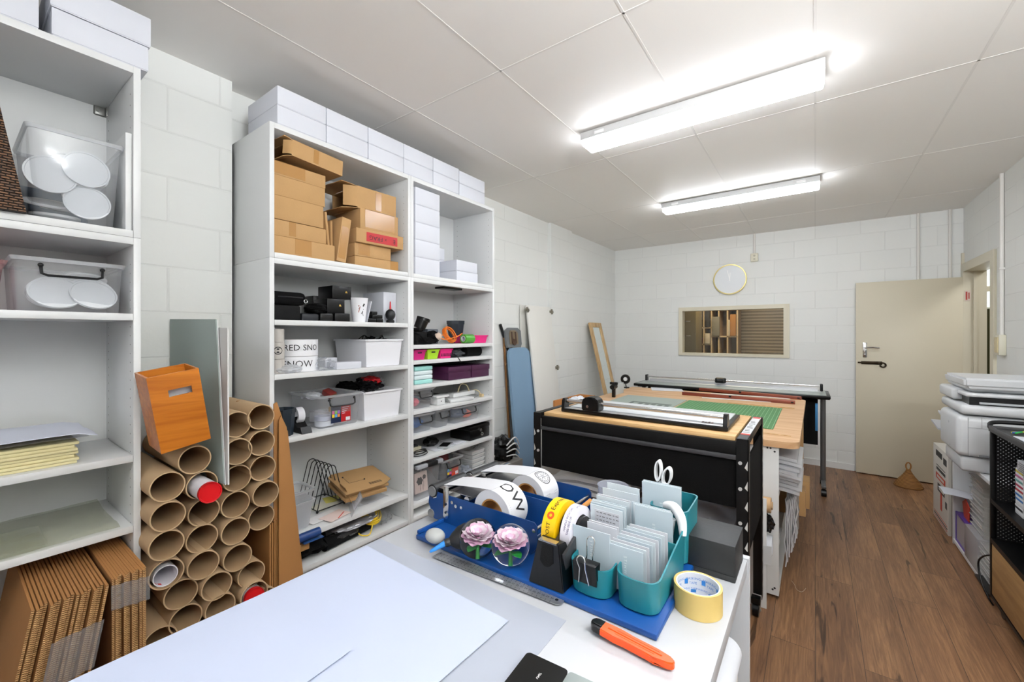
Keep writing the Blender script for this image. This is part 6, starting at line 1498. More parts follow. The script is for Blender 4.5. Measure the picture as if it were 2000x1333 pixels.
for x, z in ((lw - .02, .835), (lw - .04, .852), (lw - .055, .852), (lw - .03, .05), (lw - .02, .06)): b.cyl((x, 2.7915, z), (x, 2.792, z), .0055, n=10)
b.done('end_panel', [WHITE, INK], t)
MB().bx(-.9, lw, 4.20, 4.22, .02, .862, .001).done('end_panel', WHITE, t)
for z in (.02, .30, .58, .842): MB().bx(-.9, lw, 2.809, 4.199, z, z + .018).done('shelf', WHITE, t)
MB().bx(-.9, -.89, 2.809, 4.199, .038, .842).done('back_panel', WHITE, t)
MB().bx(-.62, -.215, 2.66, 2.672, .0, .60, .001).done('loose_board', WHITE, label='thin white board standing between the black bench and the low shelving', cat='board')
for k in range(9):
    z = .628 + .022 * k
    MB().sheet(lambda a, q: (-.6 + (.53 + .012 * math.sin(k * 2.1)) * a, 2.83 + .46 * q + .02 * math.sin(k), z - .10 * max(0, a - .72) ** 1.5 * (1 + .15 * math.sin(k * 1.3 + q * 3)) + .003 * noise.noise(V((a * 4, q * 6, k)))), 14, 8, .0165).done('plastic_sleeves', PS, label='bundle of clear plastic sleeves spilling from the top shelf under the plywood table', cat='plastic sleeves', group='sleeves on the top shelf under the table')
for k in range(7):
    MB().sheet(lambda a, q: (-.14 + .008 * k + .012 * noise.noise(V((a * 4, q * 4, k))), 2.85 + .024 * k + .05 * a + .26 * q, .17 + .02 * k + (.36 - .02 * k) * a), 8, 8, .006).done('plastic_sleeves', PS, label='clear plastic sleeve standing in the middle shelf under the plywood table', cat='plastic sleeves', group='sleeves on the middle shelf under the table')
q = PZ(1543, 980, .50)
box('small_carton', CARD, -.30, -.05, 3.30, 3.43, .3185, .48, 'small brown carton on the middle shelf under the table, nearer one', 'carton')
box('small_carton', CARD, -.30, -.03, 3.46, 3.62, .3185, .50, 'small brown carton on the middle shelf under the table, farther one', 'carton')
MB().bx(-.13, -.085, 4.55, 4.60, 0, pz - .037, .002).done('leg', wood('pine_leg', '#b98c56', '#d6b07c', 2), bpy.data.objects['plywood_table'])
# rolls between bench and shelving
t = T('kraft_roll', 'brown kraft paper roll sticking out between the black bench and the low shelving', 'paper roll', (-.45, 2.715, .505))
MB().pipe((-.75, 2.72, .55), (-.198, 2.72, .55), .042, .022, 32).done('paper', mat('kraft_paper', '#c9a377', .7), t)
MB().pipe((-.74, 2.72, .55), (-.190, 2.72, .55), .0215, .018, 24).done('core', TUBE, t)
wr_ = t = T('white_roll', 'white paper roll sticking out below the brown kraft roll', 'paper roll', (-.45, 2.715, .27))
MB().pipe((-.75, 2.72, .325), (-.192, 2.72, .325), .055, .045, 32).done('paper', PAPER, t)
crumple((-.215, 2.705, .455), (.03, .03, .05), .5, name='black_plastic_bag', m=clear('black_film_bag', tint='#6a6a6a', body=.35, rough=.06, white='#3a3a3c'), seed=91, label='crumpled dark see-through bag below the kraft roll', cat='plastic bag')
MB().sheet(lambda a, q: (-.24 + .05 * a, 2.64 + .015 * a, .25 + .10 * q + .006 * noise.noise(V((a * 3, q * 3, 2)))), 6, 6, .0008).done('loose_end', clear('paper_film', body=.7), wr_)
# mats and strips on the plywood
def grid_mat(name, base, line, cell):
    m, nt, b = nodes(name); N = nt.nodes; L = nt.links; b.inputs['Roughness'].default_value = .6
    tc = N.new('ShaderNodeTexCoord'); br = N.new('ShaderNodeTexBrick'); br.offset = 0
    for k, v in (('Scale', 1), ('Mortar Size', .0011), ('Mortar Smooth', 0), ('Brick Width', cell), ('Row Height', cell)): br.inputs[k].default_value = v
    br.inputs['Color1'].default_value = br.inputs['Color2'].default_value = lin(base); br.inputs['Mortar'].default_value = lin(line)
    L.new(tc.outputs['Object'], br.inputs['Vector']); L.new(br.outputs['Color'], b.inputs['Base Color']); return m
MB().bx(-.93, -.215, 3.10, 4.02, pz + .0005, pz + .0035).done('cutting_mat', grid_mat('green_mat', '#3f7a42', '#9fc29a', .025), label='green gridded cutting mat on the plywood table', cat='cutting mat')
t = T('grey_mat', 'grey green board with a dark stencil print, left on the plywood table', 'board', (-1.2, 3.6, pz))
MB().bx(-1.50, -.945, 3.05, 4.02, pz + .0005, pz + .004).done('board', mat('grey_mat_top', '#9ba59c', .6), t)
b = MB().bx(-1.32, -.98, 3.62, 3.66, pz + .0041, pz + .0045).bx(-1.32, -1.29, 3.40, 3.62, pz + .0041, pz + .0045)
for k in range(5): b.bx(-1.24 + .055 * k, -1.205 + .055 * k, 3.42, 3.60, pz + .0041, pz + .0045)
b.done('stencil_print', mat('stencil_grey', '#565f58', .6), t)
REDW = wood('red_brown_bar', '#6e2f20', '#93472f', 0, 3, 14, .4)
for (a, b_, h, lb, gm) in (((1333, 768), (1553, 786), .03, 'red brown wooden frame bar, nearer of the two on the plywood table', 0), ((1363, 758), (1566, 776), .03, 'red brown wooden frame bar, farther of the two on the plywood table', 1)):
    p0, p1 = PZ(*a, pz + .018), PZ(*b_, pz + .018); sh = V((0, -.07 * gm, 0)); p0 += sh; p1 += sh; M = basis(V((p0.x, p0.y, pz + .0006)), (p1 - p0), V((0, 0, 1)).cross(p1 - p0)); ll = (p1 - p0).length
    t = T('frame_bar', lb, 'frame bar', (p0 + p1) / 2, group='red brown frame bars')
    MB().bx(0, ll, -.02, .02, 0, h, .002, M).done('bar', REDW, t)
    MB().bx(ll * .45, ll * .45 + .02, -.0205, .0205, h * .5, h + .001, 0, M).bx(ll - .03, ll - .01, -.0208, .0, h * .3, h * .7, 0, M).done('notch', BLACKP, t)
for (a, b_, lb) in (((1371, 777), (1532, 787), 'white strip lying in front of the red brown bars'), ((1388, 769), (1545, 779), 'white strip lying between the red brown bars')):
    p0, p1 = PZ(*a, pz + .003), PZ(*b_, pz + .003); M = basis(V((p0.x, p0.y, pz + .0006)), (p1 - p0), V((0, 0, 1)).cross(p1 - p0))
    MB().bx(0, (p1 - p0).length, -.022, .022, 0, .004, 0, M).done('white_strip', WHITE, label=lb, cat='strip')
p0, p1 = PZ(1350, 797, pz), PZ(1540, 797, pz)
MB().bx(-.62, -.135, 4.06, 4.085, pz + .0005, pz + .006).done('pine_strip', wood('pine_leg', '#b98c56', '#d6b07c', 2), label='thin pine strip lying behind the green cutting mat', cat='strip')
MB().bx(-.33, -.115, 2.95, 2.965, pz + .0005, pz + .003).done('pine_strip', wood('pine_leg', '#b98c56', '#d6b07c', 2), label='thin pale strip lying near the rounded front corner of the plywood table', cat='strip')
p = PZ(1302, 761, pz)
MB().bx(-.16, .16, -.14, .14, 0, .0012).done('paper_sheet', PAPER, local=True).location = (p.x, p.y, pz + .0006)
o = bpy.data.objects['paper_sheet.004'] if 'paper_sheet.004' in bpy.data.objects else None
if o: o.rotation_euler = (0, 0, .35); tag(o, 'white sheet of paper on the plywood table by the far trimmer', 'paper')
# odds and ends at the left end of the table
p = PY(1140, 775, 3.5)
t = T('shoe_carton', 'open orange brown carton behind the rail of the near trimmer', 'carton', (-1.59, 3.1, pz))
MB().bx(-1.67, -1.655, 2.85, 3.30, pz + .001, pz + .08).bx(-1.655, -1.52, 3.285, 3.30, pz + .001, pz + .08).bx(-1.67, -1.52, 2.85, 3.30, pz + .0008, pz + .006).done('body', mat('orange_carton', '#a9713a', .8), t)
crumple((-1.59, 3.10, pz + .05), (.055, .10, .04), .35, name='white_cloth', m=PAPER, seed=95, label='crumpled white cloth heaped in the open carton behind the near trimmer', cat='cloth')
q = PY(1160, 775, 3.75)
t = T('clamp', 'black screw clamp standing beside the mirror at the end of the plywood table', 'clamp', (-1.56, 3.8, pz))
MB().bx(-1.575, -1.545, 3.79, 3.82, pz, pz + .14, .004).cyl((-1.56, 3.76, pz + .10), (-1.56, 3.85, pz + .10), .022, n=16).bx(-1.60, -1.52, 3.80, 3.812, pz + .12, pz + .145, .004).done('body', BLACKP, t)
# ---------------------------------------------------------------- far table with the second trimmer
A, B = PZ(1237.5, 748.5, .935), PZ(1622.5, 774.5, .935)
ang = math.atan2(B.y - A.y, B.x - A.x); wl = (B - A).length
t = T('trimmer_table', 'black edged grey table on castor legs along the back wall', 'table', (A + B) / 2 - V((0, 0, .935)), ang)
MB().bx(-wl / 2, wl / 2, 0, .46, .905, .933, .003).done('tabletop', BLACKP, t, local=True)
MB().bx(-wl / 2 + .03, wl / 2 - .03, .012, .45, .9332, .937).done('grey_top', mat('grey_glass_top', '#98a09c', .35), t, local=True)
for s in (-1, 1):
    x = s * (wl / 2 - .05)
    MB().cyl((x, .22, .09), (x, .22, .905), .022, n=16).done('leg', mat('grey_leg', '#77787a', .35, .7), t, local=True)
    MB().bx(x - .018, x + .018, -.0, .44, .075, .10, .004).done('foot', mat('grey_leg'), t, local=True)
    for y in (.02, .42): MB().cyl((x - .02, y, .032), (x + .02, y, .032), .032, n=18).bx(x - .012, x + .012, y - .012, y + .012, .05, .08, .003).done('castor', BLACKP, t, local=True)
    MB().bx(x - .05, x + .05, .14, .30, .88, .905, .003).done('bracket', BLACKP, t, local=True)
MB().bx(-wl / 2 + .09, wl / 2 - .09, .25, .262, .42, .90).done('modesty_panel', BLACKM, t, local=True)
tt = T('paper_trimmer', 'long paper trimmer with a chrome rail on the far grey table', 'paper trimmer', t.location + V((0, 0, .9375)), ang)
W2 = wl / 2 - .06
MB().cyl((-W2, .30, .055), (W2, .30, .055), .009, n=16).bx(-W2, W2, .292, .308, .047, .051).done('guide_rail', CHROME, tt, local=True)
MB().bx(-W2, W2, .25, .40, .0, .006, .001).bx(-W2 + .03, W2 - .03, .325, .335, .0062, .03).done('base_strip', mat('satin_alu'), tt, local=True)
for s in (-1, 1): MB().bx(s * W2 - .012, s * W2 + .012, .27, .34, .006, .078, .008).done('end_cap', BLACKP, tt, local=True)
hx = -W2 + .475 * 2 * W2
MB().bx(hx - .055, hx + .055, .275, .34, .025, .085, .016, seg=3).cyl((hx - .03, .27, .055), (hx + .03, .27, .055), .026, n=18).done('cutting_head', BLACKP, tt, local=True)
box('blue_bag', mat('blue_bag', '#2f77a8', .6), .0, .02, 4.72, 4.80, .62, .86, 'blue folded bag hanging at the far end of the plywood table', 'bag')
# ---------------------------------------------------------------- things leaning on the left wall
def plane_box(name, tl, tr, bl, th, mats, parent=None, r=0, **kw):
    """a flat leaning panel from three corners; th is its thickness away from the viewer"""
    x = tr - tl; y = tl - bl; w, h = x.length, y.length
    M = basis(bl, x, y)
    return M, w, h
tl, bl = PX(991, 682, -2.335), PY(1013, 915, 3.16)
top = V((-2.32, 3.14, 1.375)); base = V((-2.185, 3.14, .0))
yax = (top - base); M = basis(base, V((0, 1, 0)), yax); h = yax.length; W = .37
t = T('ironing_board', 'pale blue ironing board leaning upright against the left wall', 'ironing board', base + V((0, .18, 0)))
prof = [(.10, .08), (.27, .08)] + [(W - .0, h * .45), (W, h - .14)] + [(W - .12 + .12 * math.cos(a), h - .12 + .12 * math.sin(a)) for a in (.3, .7, 1.1, 1.5)] + [(.07 + .07 * math.cos(a), h - .07 + .07 * math.sin(a)) for a in (1.6, 2.0, 2.5, 3.1)] + [(0, h * .45), (.03, h * .2)]
MB().prism(prof, -.028, .0, M).done('cover', mat('blue_cover', '#7f9db8', .8, bump=.15, bscale=300), t)
b = MB()
for x in (.10, .27): b.tube([M @ V((x, h * .75, -.045)), M @ V((x, h * .12, -.05)), M @ V((x, .02, -.045))], .010, 8)
b.done('folded_legs', mat('leg_grey', '#8f9194', .4, .6), t)
Mr = M @ MX.Translation((.0, h + .004, -.02))
MB().prism([(.02, 0), (.23, 0), (.25, .03), (.25, .16), (.20, .19), (.05, .19), (.0, .16), (.0, .03)], -.02, .0, Mr).done('iron_rest', mat('grey_rest', '#6d7072', .6), t)
ir_ = bpy.data.objects['iron_rest']
MB().prism([(.05, .03), (.19, .03), (.19, .14), (.15, .165), (.07, .165), (.05, .14)], .0005, .004, Mr).done('rest_plate', mat('bronze_plate', '#8d7c66', .3, .6), ir_)
b = MB()
for r0, x in ((-.25, .09), (.25, .15)): b.bx(x - .01, x + .01, .04, .15, .004, .008, .002, Mr)
b.cyl(Mr @ V((.12, .05, .004)), Mr @ V((.12, .05, .009)), .03, n=18); b.done('rest_clip', mat('dark_brown_clip', '#4b3324', .5), ir_)
a_, b_ = PX(977, 634, -2.392), PX(993, 686, -2.392)
t2 = T('wooden_pole', 'wooden pole with a dark grip leaning beside the ironing board', 'pole', (b_.x, b_.y, 0))
MB().tube([a_, b_], .014, 10).done('grip', DARKG, t2)
mid = a_.lerp(b_, .45)
MB().tube([mid, V((-2.392, b_.y + .06, .012))], .011, 10).done('shaft', mat('pole_wood', '#9a6a3c', .5), t2)
# white panel with hinges
tl, tr = PX(1029, 596, -2.345), PX(1072, 599, -2.345)
base = V((-2.13, tl.y, .0)); yax = tl - base; M = basis(base, V((0, 1, 0)), yax); h = yax.length; W = .46
t = T('cupboard_door', 'tall white cupboard door with hinges leaning on the wall behind the ironing board', 'door panel', base + V((0, W / 2, 0)))
MB().bx(0, W, 0, h, -.018, 0, .001, M).done('panel', mat('warm_white', '#e2e0da', .45), t)
b = MB()
for (x, y) in ((-.012, h - .05), (W + .006, h - .05), (W + .006, h - .66)):
    b.bx(x - .035, x + .035, y - .014, y + .014, -.001, .012, .002, M).bx(x - .006, x + .006, y - .028, y + .028, .0, .02, .002, M)
b.done('hinge', mat('hinge_steel', '#8a857a', .3, .8), t)
MB().bx(-2.402, -2.388, tl.y - .045, tl.y + .04, .0, 1.80).done('white_batten', mat('warm_white'), label='white board standing on the wall left of the hinged cupboard door', cat='board')
# mirror
base = V((-1.95, 4.92, .0)); top = V((-2.345, 4.92, 1.655)); M = basis(base, V((0, 1, 0)), top - base); h = (top - base).length; W = .345
t = T('mirror', 'tall narrow mirror in a pine frame leaning against the left wall', 'mirror', base + V((0, W / 2, 0)))
PINE = wood('pine_frame', '#b08d5c', '#cfb083', 2, 3, 10, .5)
MB().bx(0, .06, 0, h, -.022, .006, .002, M).bx(W - .06, W, 0, h, -.022, .006, .002, M).bx(.06, W - .06, h - .06, h, -.022, .006, .002, M).bx(.06, W - .06, 0, .06, -.022, .006, .002, M).done('frame', PINE, t)
MB().bx(.055, W - .055, .055, h - .055, -.012, -.004, 0, M).done('mirror_glass', mat('mirror_silver', '#e6ecea', .03, 1), t)
# black ring lamp
q = PY(1221.5, 741, 4.55)
t = T('magnifier_lamp', 'small black round lamp on a thin stem at the back corner of the plywood table', 'lamp', (q.x + .01, 4.55, pz))
d = V((.25, -1, .15)).normalized(); Mq = basis(q, V((1, .25, 0)), V((0, 0, 1)))
MB().lathe([(.001, -.012), (.052, -.012), (.054, 0), (.048, .012), (.026, .012), (.024, .006), (.001, .006)], 32, M=Mq).done('ring', BLACKP, t)
MB().lathe([(.001, .0065), (.023, .0065), (.02, .014), (.001, .016)], 24, M=Mq).done('lens', mat('white_lens', '#e8eaea', .2), t)
MB().tube([q + V((.0, .005, -.05)), q + V((.012, .005, -.11)), V((q.x + .014, 4.55, pz + .01))], .006, 8).cyl((q.x + .014, 4.55, pz), (q.x + .014, 4.55, pz + .012), .03, n=18).done('stem', BLACKP, t)
# small white/grey things near the mirror foot
box('grey_card', mat('grey_card', '#b9c0c0', .6), -1.60, -1.595, 3.95, 4.15, pz, pz + .11, 'grey card standing beside the clamp at the end of the plywood table', 'card')
# dark items at the foot of the far bookcase
t = T('floor_fan', 'black device with white cables on a stool beside the far bookcase', 'device', (-2.1, 2.66, .24))
bpy.data.objects.remove(t)
p = PX(984, 905, -2.2)
t = T('cable_box', 'black power strip bundle hung with white cable beside the far bookcase', 'cables', (p.x, p.y, 0))
crumple((p.x, p.y, .50), (.10, .10, .11), .35, name='bundle', m=BLACKP, seed=99, parent=t)
b = MB()
for k in range(4): b.tube(spline([(p.x + .09, p.y - .08, .56 - .03 * k), (p.x + .12, p.y, .62 - .05 * k), (p.x + .10, p.y + .09, .54 - .04 * k)], 6), .006, 6)
b.done('white_cable', mat('white_cable', '#dedede', .5), t)
MB().bx(p.x - .12, p.x + .12, p.y - .12, p.y + .12, 0, .41, .006).done('carton_base', mat('grey_carton', '#8f8a84', .8), t)
# wicker door stop
q = PZ(1770, 944, 0)
WIC = ridges('wicker_cone', '#573512', '#a87638', 2, 30, .7, 1)
t = T('wicker_stop', 'small wicker cone with a loop handle on the floor in front of the open door', 'door stop', (q.x, q.y - .02, 0))
MB().lathe([(.001, 0), (.108, 0), (.11, .01), (.096, .035), (.078, .065), (.055, .095), (.036, .125), (.022, .15), (.018, .165), (.001, .166)], 32, c=(q.x, q.y - .02 - .10, 0)).done('cone', WIC, t)
MB().tube(arc((q.x, q.y - .12, .20), .03, -pi * .4, pi * 1.4, 18, (.6, 0, 0), (0, 0, 1.2)), .006, 8).done('loop_handle', mat('wicker_loop', '#a06f38', .7), t)
# ---------------------------------------------------------------- right wall: printer on shelves, cartons, black cart
PW = mat('printer_white', '#d2d4d6', .35); PG = mat('printer_grey', '#b9bcc0', .4)
t = T('storage_shelf', 'white storage shelf under the printer by the right wall', 'shelf unit', (.98, 3.85, 0))
x0, x1, y0, y1 = .80, 1.165, 3.42, 4.30
MB().bx(x0, x1, y1 - .02, y1, 0, .655, .001).done('side_panel', WHITE, t)
MB().bx(x1 - .02, x1, y0, y1 - .021, 0, .655).done('back_panel', WHITE, t)
MB().bx(x0 - .01, x1, y0 - .0, y1 + .0, .656, .678, .001).done('top_panel', WHITE, t)
MB().bx(x0, x1 - .021, y0, y1 - .021, .02, .04).done('shelf', WHITE, t); MB().bx(x0 + .1, x1 - .021, y0, y0 + .018, .041, .655).done('side_panel', WHITE, t)
zp = .679
t = T('printer', 'white office multifunction printer standing on the white shelf', 'printer', (.93, 3.8, zp))
def rbox(x0, x1, y0, y1, z0, z1, bev, seg=3): return MB().bx(x0, x1, y0, y1, z0, z1, bev, None, seg)
rbox(.71, 1.13, 3.62, 4.0, zp + .0, zp + .09, .018).done('paper_drawer', PW, t)
rbox(.687, 1.15, 3.60, 4.02, zp + .094, zp + .335, .03, 4).done('body', PW, t)
pb_ = bpy.data.objects[[o.name for o in t.children if o.name.startswith('body')][0]]
b = MB().bx(.78, 1.13, 3.598, 3.601, zp + .10, zp + .11); b.bx(.735, .7365, 3.598, 3.601, zp + .1, zp + .33).bx(.79, .7915, 3.598, 3.601, zp + .27, zp + .333).bx(.7355, 1.13, 3.598, 3.601, zp + .268, zp + .2695)
b.done('seam', mat('seam_grey', '#8b8d90', .5), pb_)
MB().bx(.83, .90, 3.592, 3.6, zp + .255, zp + .29, .004).done('latch', BLACKP, pb_)
rbox(.70, 1.16, 3.585, 4.06, zp + .345, zp + .405, .022, 3).done('scanner_base', PW, t)
MB().bx(.74, 1.16, 3.60, 4.0, zp + .406, zp + .452).done('output_slot', BLACKP, t)
b = MB(); b.bx(.78, 1.12, 3.588, 3.62, zp + .412, zp + .424, .002); b.done('slot_rollers', PG, t)
rbox(.695, .77, 3.75, 4.08, zp + .416, zp + .485, .015).done('control_panel', PW, t)
rbox(.72, 1.165, 3.58, 4.07, zp + .453, zp + .476, .008).done('scanner_lid', PW, t)
MB().bx(.80, .86, 3.60, 3.66, zp + .4762, zp + .478).done('lid_mark', PG, t)
b = MB().loft([[V(p) for p in ((.755, 3.62, zp + .478), (1.165, 3.62, zp + .478), (1.165, 3.98, zp + .478), (.755, 3.98, zp + .478))], [V(p) for p in ((.715, 3.57, zp + .51), (1.17, 3.57, zp + .51), (1.17, 4.02, zp + .51), (.715, 4.02, zp + .51))], [V(p) for p in ((.71, 3.565, zp + .565), (1.17, 3.565, zp + .565), (1.17, 4.03, zp + .565), (.71, 4.03, zp + .565))]])
bmesh.ops.bevel(b.bm, geom=list(b.bm.edges), offset=.012, segments=2, affect='EDGES'); b.done('document_feeder', PW, t)
for k, (z, l, w0) in enumerate(((zp + .255, .30, .70), (zp + .17, .40, .68))):
    MB().prism([(w0, 4.02), (.96, 4.02), (.93, 4.02 + l), (w0 + .03, 4.02 + l)], 0, .012, MX.Translation((0, 0, z))).done('output_tray', mat('tray_grey', '#c2c6ce', .35), t)
b = MB().cyl((.6865, 3.78, zp + .27), (.689, 3.78, zp + .27), .008, n=14).cyl((.6865, 3.75, zp + .13), (.689, 3.75, zp + .13), .006, n=14); b.done('side_mark', PG, t)
# tall carton with red and black print
t = T('printed_carton', 'tall white carton with black and red printing behind the white shelf', 'carton', (.98, 4.66, 0))
MB().bx(.80, 1.16, 4.42, 4.90, .0, .60, .003).done('body', mat('carton_white', '#d6d1c8', .7), t)
b = MB()
for k, (ya, z0, w, h, mi) in enumerate(((4.46, .50, .10, .05, 0), (4.60, .52, .2, .045, 0), (4.5, .41, .28, .022, 0), (4.5, .445, .28, .006, 0), (4.50, .34, .30, .045, 1), (4.52, .25, .22, .06, 0), (4.45, .18, .05, .05, 0), (4.6, .12, .05, .14, 1), (4.44, .035, .42, .008, 0), (4.44, .02, .42, .004, 1), (4.44, .055, .42, .004, 1))):
    b.mi = mi; b.bx(.7988, .7998, ya, ya + w, z0, z0 + h)
b.mi = 2; b.bx(.7984, .7988, 4.54, 4.70, .265, .295).bx(.7984, .7988, 4.54, 4.76, .352, .372)
b.done('printing', [mat('carton_black', '#2b2a2b', .6), mat('carton_red', '#c8442f', .6), mat('carton_white')], t)
box('grey_slab', mat('taupe_board', '#6a6459', .6), .81, 1.16, 4.345, 4.375, .0, .63, 'dark taupe board between the white carton and the white shelf', 'board')
# clear trays
TRAY = clear('clear_tray', tint='#fdfdfc', body=.5, rough=.12, white='#f0f0ee')
def tray_stack(n, x0, y0, z0, w, d, h, lb, grp):
    proto = None
    for k in range(n):
        if proto is None:
            b = MB()
            b.frustum((-w / 2 + .006, w / 2 - .006, -d / 2 + .006, d / 2 - .006), (-w / 2, w / 2, -d / 2, d / 2), .001, h - .003, cap=False)
            for i in range(1, 4): b.bx(-w / 2 + .006, w / 2 - .006, -d / 2 + d * i / 4 - .001, -d / 2 + d * i / 4 + .001, .002, h * .8)
            b.bx(-.001, .001, -d / 2 + .006, d / 2 - .006, .002, h * .8)
            k_ = .004
            b.bx(-w / 2 - k_, -w / 2 + .001, -d / 2 - k_, d / 2 + k_, h - .006, h - .002).bx(w / 2 - .001, w / 2 + k_, -d / 2 - k_, d / 2 + k_, h - .006, h - .002).bx(-w / 2, w / 2, -d / 2 - k_, -d / 2 + .001, h - .006, h - .002).bx(-w / 2, w / 2, d / 2 - .001, d / 2 + k_, h - .006, h - .002)
            o = proto = b.done('clear_tray', TRAY, local=True)
        else: o = proto.copy(); COL.objects.link(o)
        o.location = (x0 + .004 * math.sin(k * 2.2), y0 + .003 * math.cos(k * 1.7), z0 + k * h); tag(o, lb, 'tray', grp)
CT = T('crate', 'x', 'crate', (0, 0, 0)); bpy.data.objects.remove(CT)
tray_stack(7, .90, 3.575, .056, .19, .24, .028, 'clear compartment tray in the lower pile on the white shelf', 'lower clear trays')
tray_stack(12, .925, 3.86, .2505, .20, .24, .0285, 'clear compartment tray in the tall pile under the printer', 'tall pile of clear trays')
box('clear_bin', TRAY, .80, 1.05, 3.72, 4.0, .041, .25, 'large clear bin carrying the tall pile of trays', 'bin', bev=.004)
box('black_plinth', mat('black_stand', '#141416', .5), .78, 1.02, 3.442, 3.69, .041, .054, 'black base under the lower clear trays', 'base')
PUR2 = mat('violet_box', '#5a3a94', .5)
t = T('violet_box', 'violet box with a clear front standing behind the lower trays', 'box', (.9, 4.13, .041))
MB().bx(.812, .816, 4.02, 4.26, .05, .24).done('window', TRAY, t)
MB().bx(.818, 1.02, 4.02, 4.26, .041, .245, .002).bx(.808, .8175, 4.02, 4.26, .041, .052).bx(.808, .8175, 4.02, 4.26, .232, .245).bx(.808, .8175, 4.02, 4.03, .053, .231).bx(.808, .8175, 4.25, 4.26, .053, .231).done('body', PUR2, t)
t = T('red_packet', 'red packet standing above the violet box', 'packet', (.85, 4.1, .246))
MB().prism([(4.04, 0), (4.15, .0), (4.19, .09), (4.12, .13), (4.03, .10)], -.002, .002, MX.Translation((.83, 0, .247)) @ MX(((0, 0, 1, 0), (1, 0, 0, 0), (0, 1, 0, 0), (0, 0, 0, 1)))).done('face', mat('red_paper', '#c0331f', .5), t)
MB().sheet(lambda a, q: (.72 + .20 * a, 4.09 + .18 * q, .40 - .03 * a * a + .01 * math.sin(3 * q)), 8, 6, .001).done('paper_sheet', PAPER, label='white sheet of paper sticking out over the violet box', cat='paper')
MB().bx(.80, .86, 3.45, 3.60, .0545, .0557).done('paper_slip', PAPER, label='white slip of paper lying under the lower clear trays', cat='paper') if False else None
MB().tube(spline([(.785, 3.40, .29), (.765, 3.46, .25), (.755, 3.50, .19), (.76, 3.46, .10), (.775, 3.41, .045), (.79, 3.40, .015)], 8), .0045, 8).done('cable', BLACKP, label='black cable looping down beside the black cart', cat='cable')
# ---------------------------------------------------------------- black cart
def perforated():
    m, nt, b = nodes('perforated_black'); N = nt.nodes; L = nt.links
    b.inputs['Base Color'].default_value = lin('#101012'); b.inputs['Roughness'].default_value = .5
    tc = N.new('ShaderNodeTexCoord'); mp = N.new('ShaderNodeMapping'); mp.inputs['Rotation'].default_value = (0, pi / 4, 0); mp.inputs['Scale'].default_value = (74, 74, 74)
    L.new(tc.outputs['Object'], mp.inputs['Vector']); sp = N.new('ShaderNodeSeparateXYZ'); L.new(mp.outputs[0], sp.inputs[0])
    sq = []
    for i in (0, 2):
        f = N.new('ShaderNodeMath'); f.operation = 'FRACT'; L.new(sp.outputs[i], f.inputs[0])
        s = N.new('ShaderNodeMath'); s.operation = 'SUBTRACT'; s.inputs[1].default_value = .5; L.new(f.outputs[0], s.inputs[0])
        p = N.new('ShaderNodeMath'); p.operation = 'MULTIPLY'; L.new(s.outputs[0], p.inputs[0]); L.new(s.outputs[0], p.inputs[1]); sq.append(p)
    a = N.new('ShaderNodeMath'); L.new(sq[0].outputs[0], a.inputs[0]); L.new(sq[1].outputs[0], a.inputs[1])
    g = N.new('ShaderNodeMath'); g.operation = 'GREATER_THAN'; g.inputs[1].default_value = .04; L.new(a.outputs[0], g.inputs[0])
    L.new(g.outputs[0], b.inputs['Alpha']); return m
t = T('storage_cart', 'black metal storage cart with a wooden drawer by the right wall', 'cart', (.97, 2.86, 0))
cx0, cx1, cy0, cy1, cz = .77, 1.165, 2.30, 3.375, 1.005
for x in (cx0, cx1 - .02):
    for y in (cy0, cy1 - .02): MB().bx(x, x + .02, y, y + .02, .075, cz - .03, .002).done('post', BLK, t)
MB().bx(cx0 + .021, cx1 - .021, cy1 - .014, cy1 - .012, .40, cz - .032).done('perforated_panel', perforated(), t)
MB().bx(cx0 + .021, cx1 - .021, cy0 + .012, cy0 + .014, .40, cz - .032).done('perforated_panel', perforated(), t)
MB().bx(cx1 - .006, cx1 - .004, cy0 + .021, cy1 - .021, .40, cz - .032).done('back_panel', BLK, t)
b = MB().bx(cx0 - .004, cx1, cy0 - .004, cy1, cz - .03, cz - .016).bx(cx0 - .004, cx0 + .004, cy0 - .004, cy1, cz - .016, cz, .001).bx(cx0, cx1, cy1 - .008, cy1, cz - .016, cz, .001)
b.done('top_tray', mat('grey_black_top', '#3a3a3a', .45), t)
MB().tube(spline([(cx0 + .02, cy1 - .01, cz - .03), (cx0 + .01, cy1 + .035, cz - .01), (cx0 + .05, cy1 + .06, cz + .012), (cx1 - .1, cy1 + .06, cz + .014), (cx1 - .02, cy1 + .03, cz)], 8), .011, 10).done('push_handle', BLK, t)
MB().bx(cx0 + .001, cx1 - .001, cy0 + .001, cy1 - .001, .588, .604).bx(cx0 + .0, cx0 + .006, cy0 + .021, cy1 - .021, .605, .612).done('shelf', BLK, t)
MB().bx(cx0 + .001, cx1 - .001, cy0 + .001, cy1 - .001, .372, .398).done('shelf', BLK, t)
MB().bx(cx0 + .001, cx1 - .001, cy0 + .001, cy1 - .001, .075, .092).done('base', BLK, t)
d = MB().bx(cx0 + .003, cx0 + .02, cy0 + .025, cy1 - .025, .098, .366, .001).done('drawer', wood('cart_wood', '#9a7446', '#bd9560', 1, 2.5, 12, .5), t)
MB().bx(cx0 + .021, cx1 - .008, cy0 + .03, cy1 - .03, .10, .34).done('drawer_box', BLK, d)
for y in (cy0 + .07, cy1 - .07):
    for x in (cx0 + .045, cx1 - .045): MB().cyl((x - .014, y, .036), (x + .014, y, .036), .036, n=24).bx(x - .02, x + .02, y - .02, y + .02, .06, .0745, .003).done('castor', BLACKP, t)
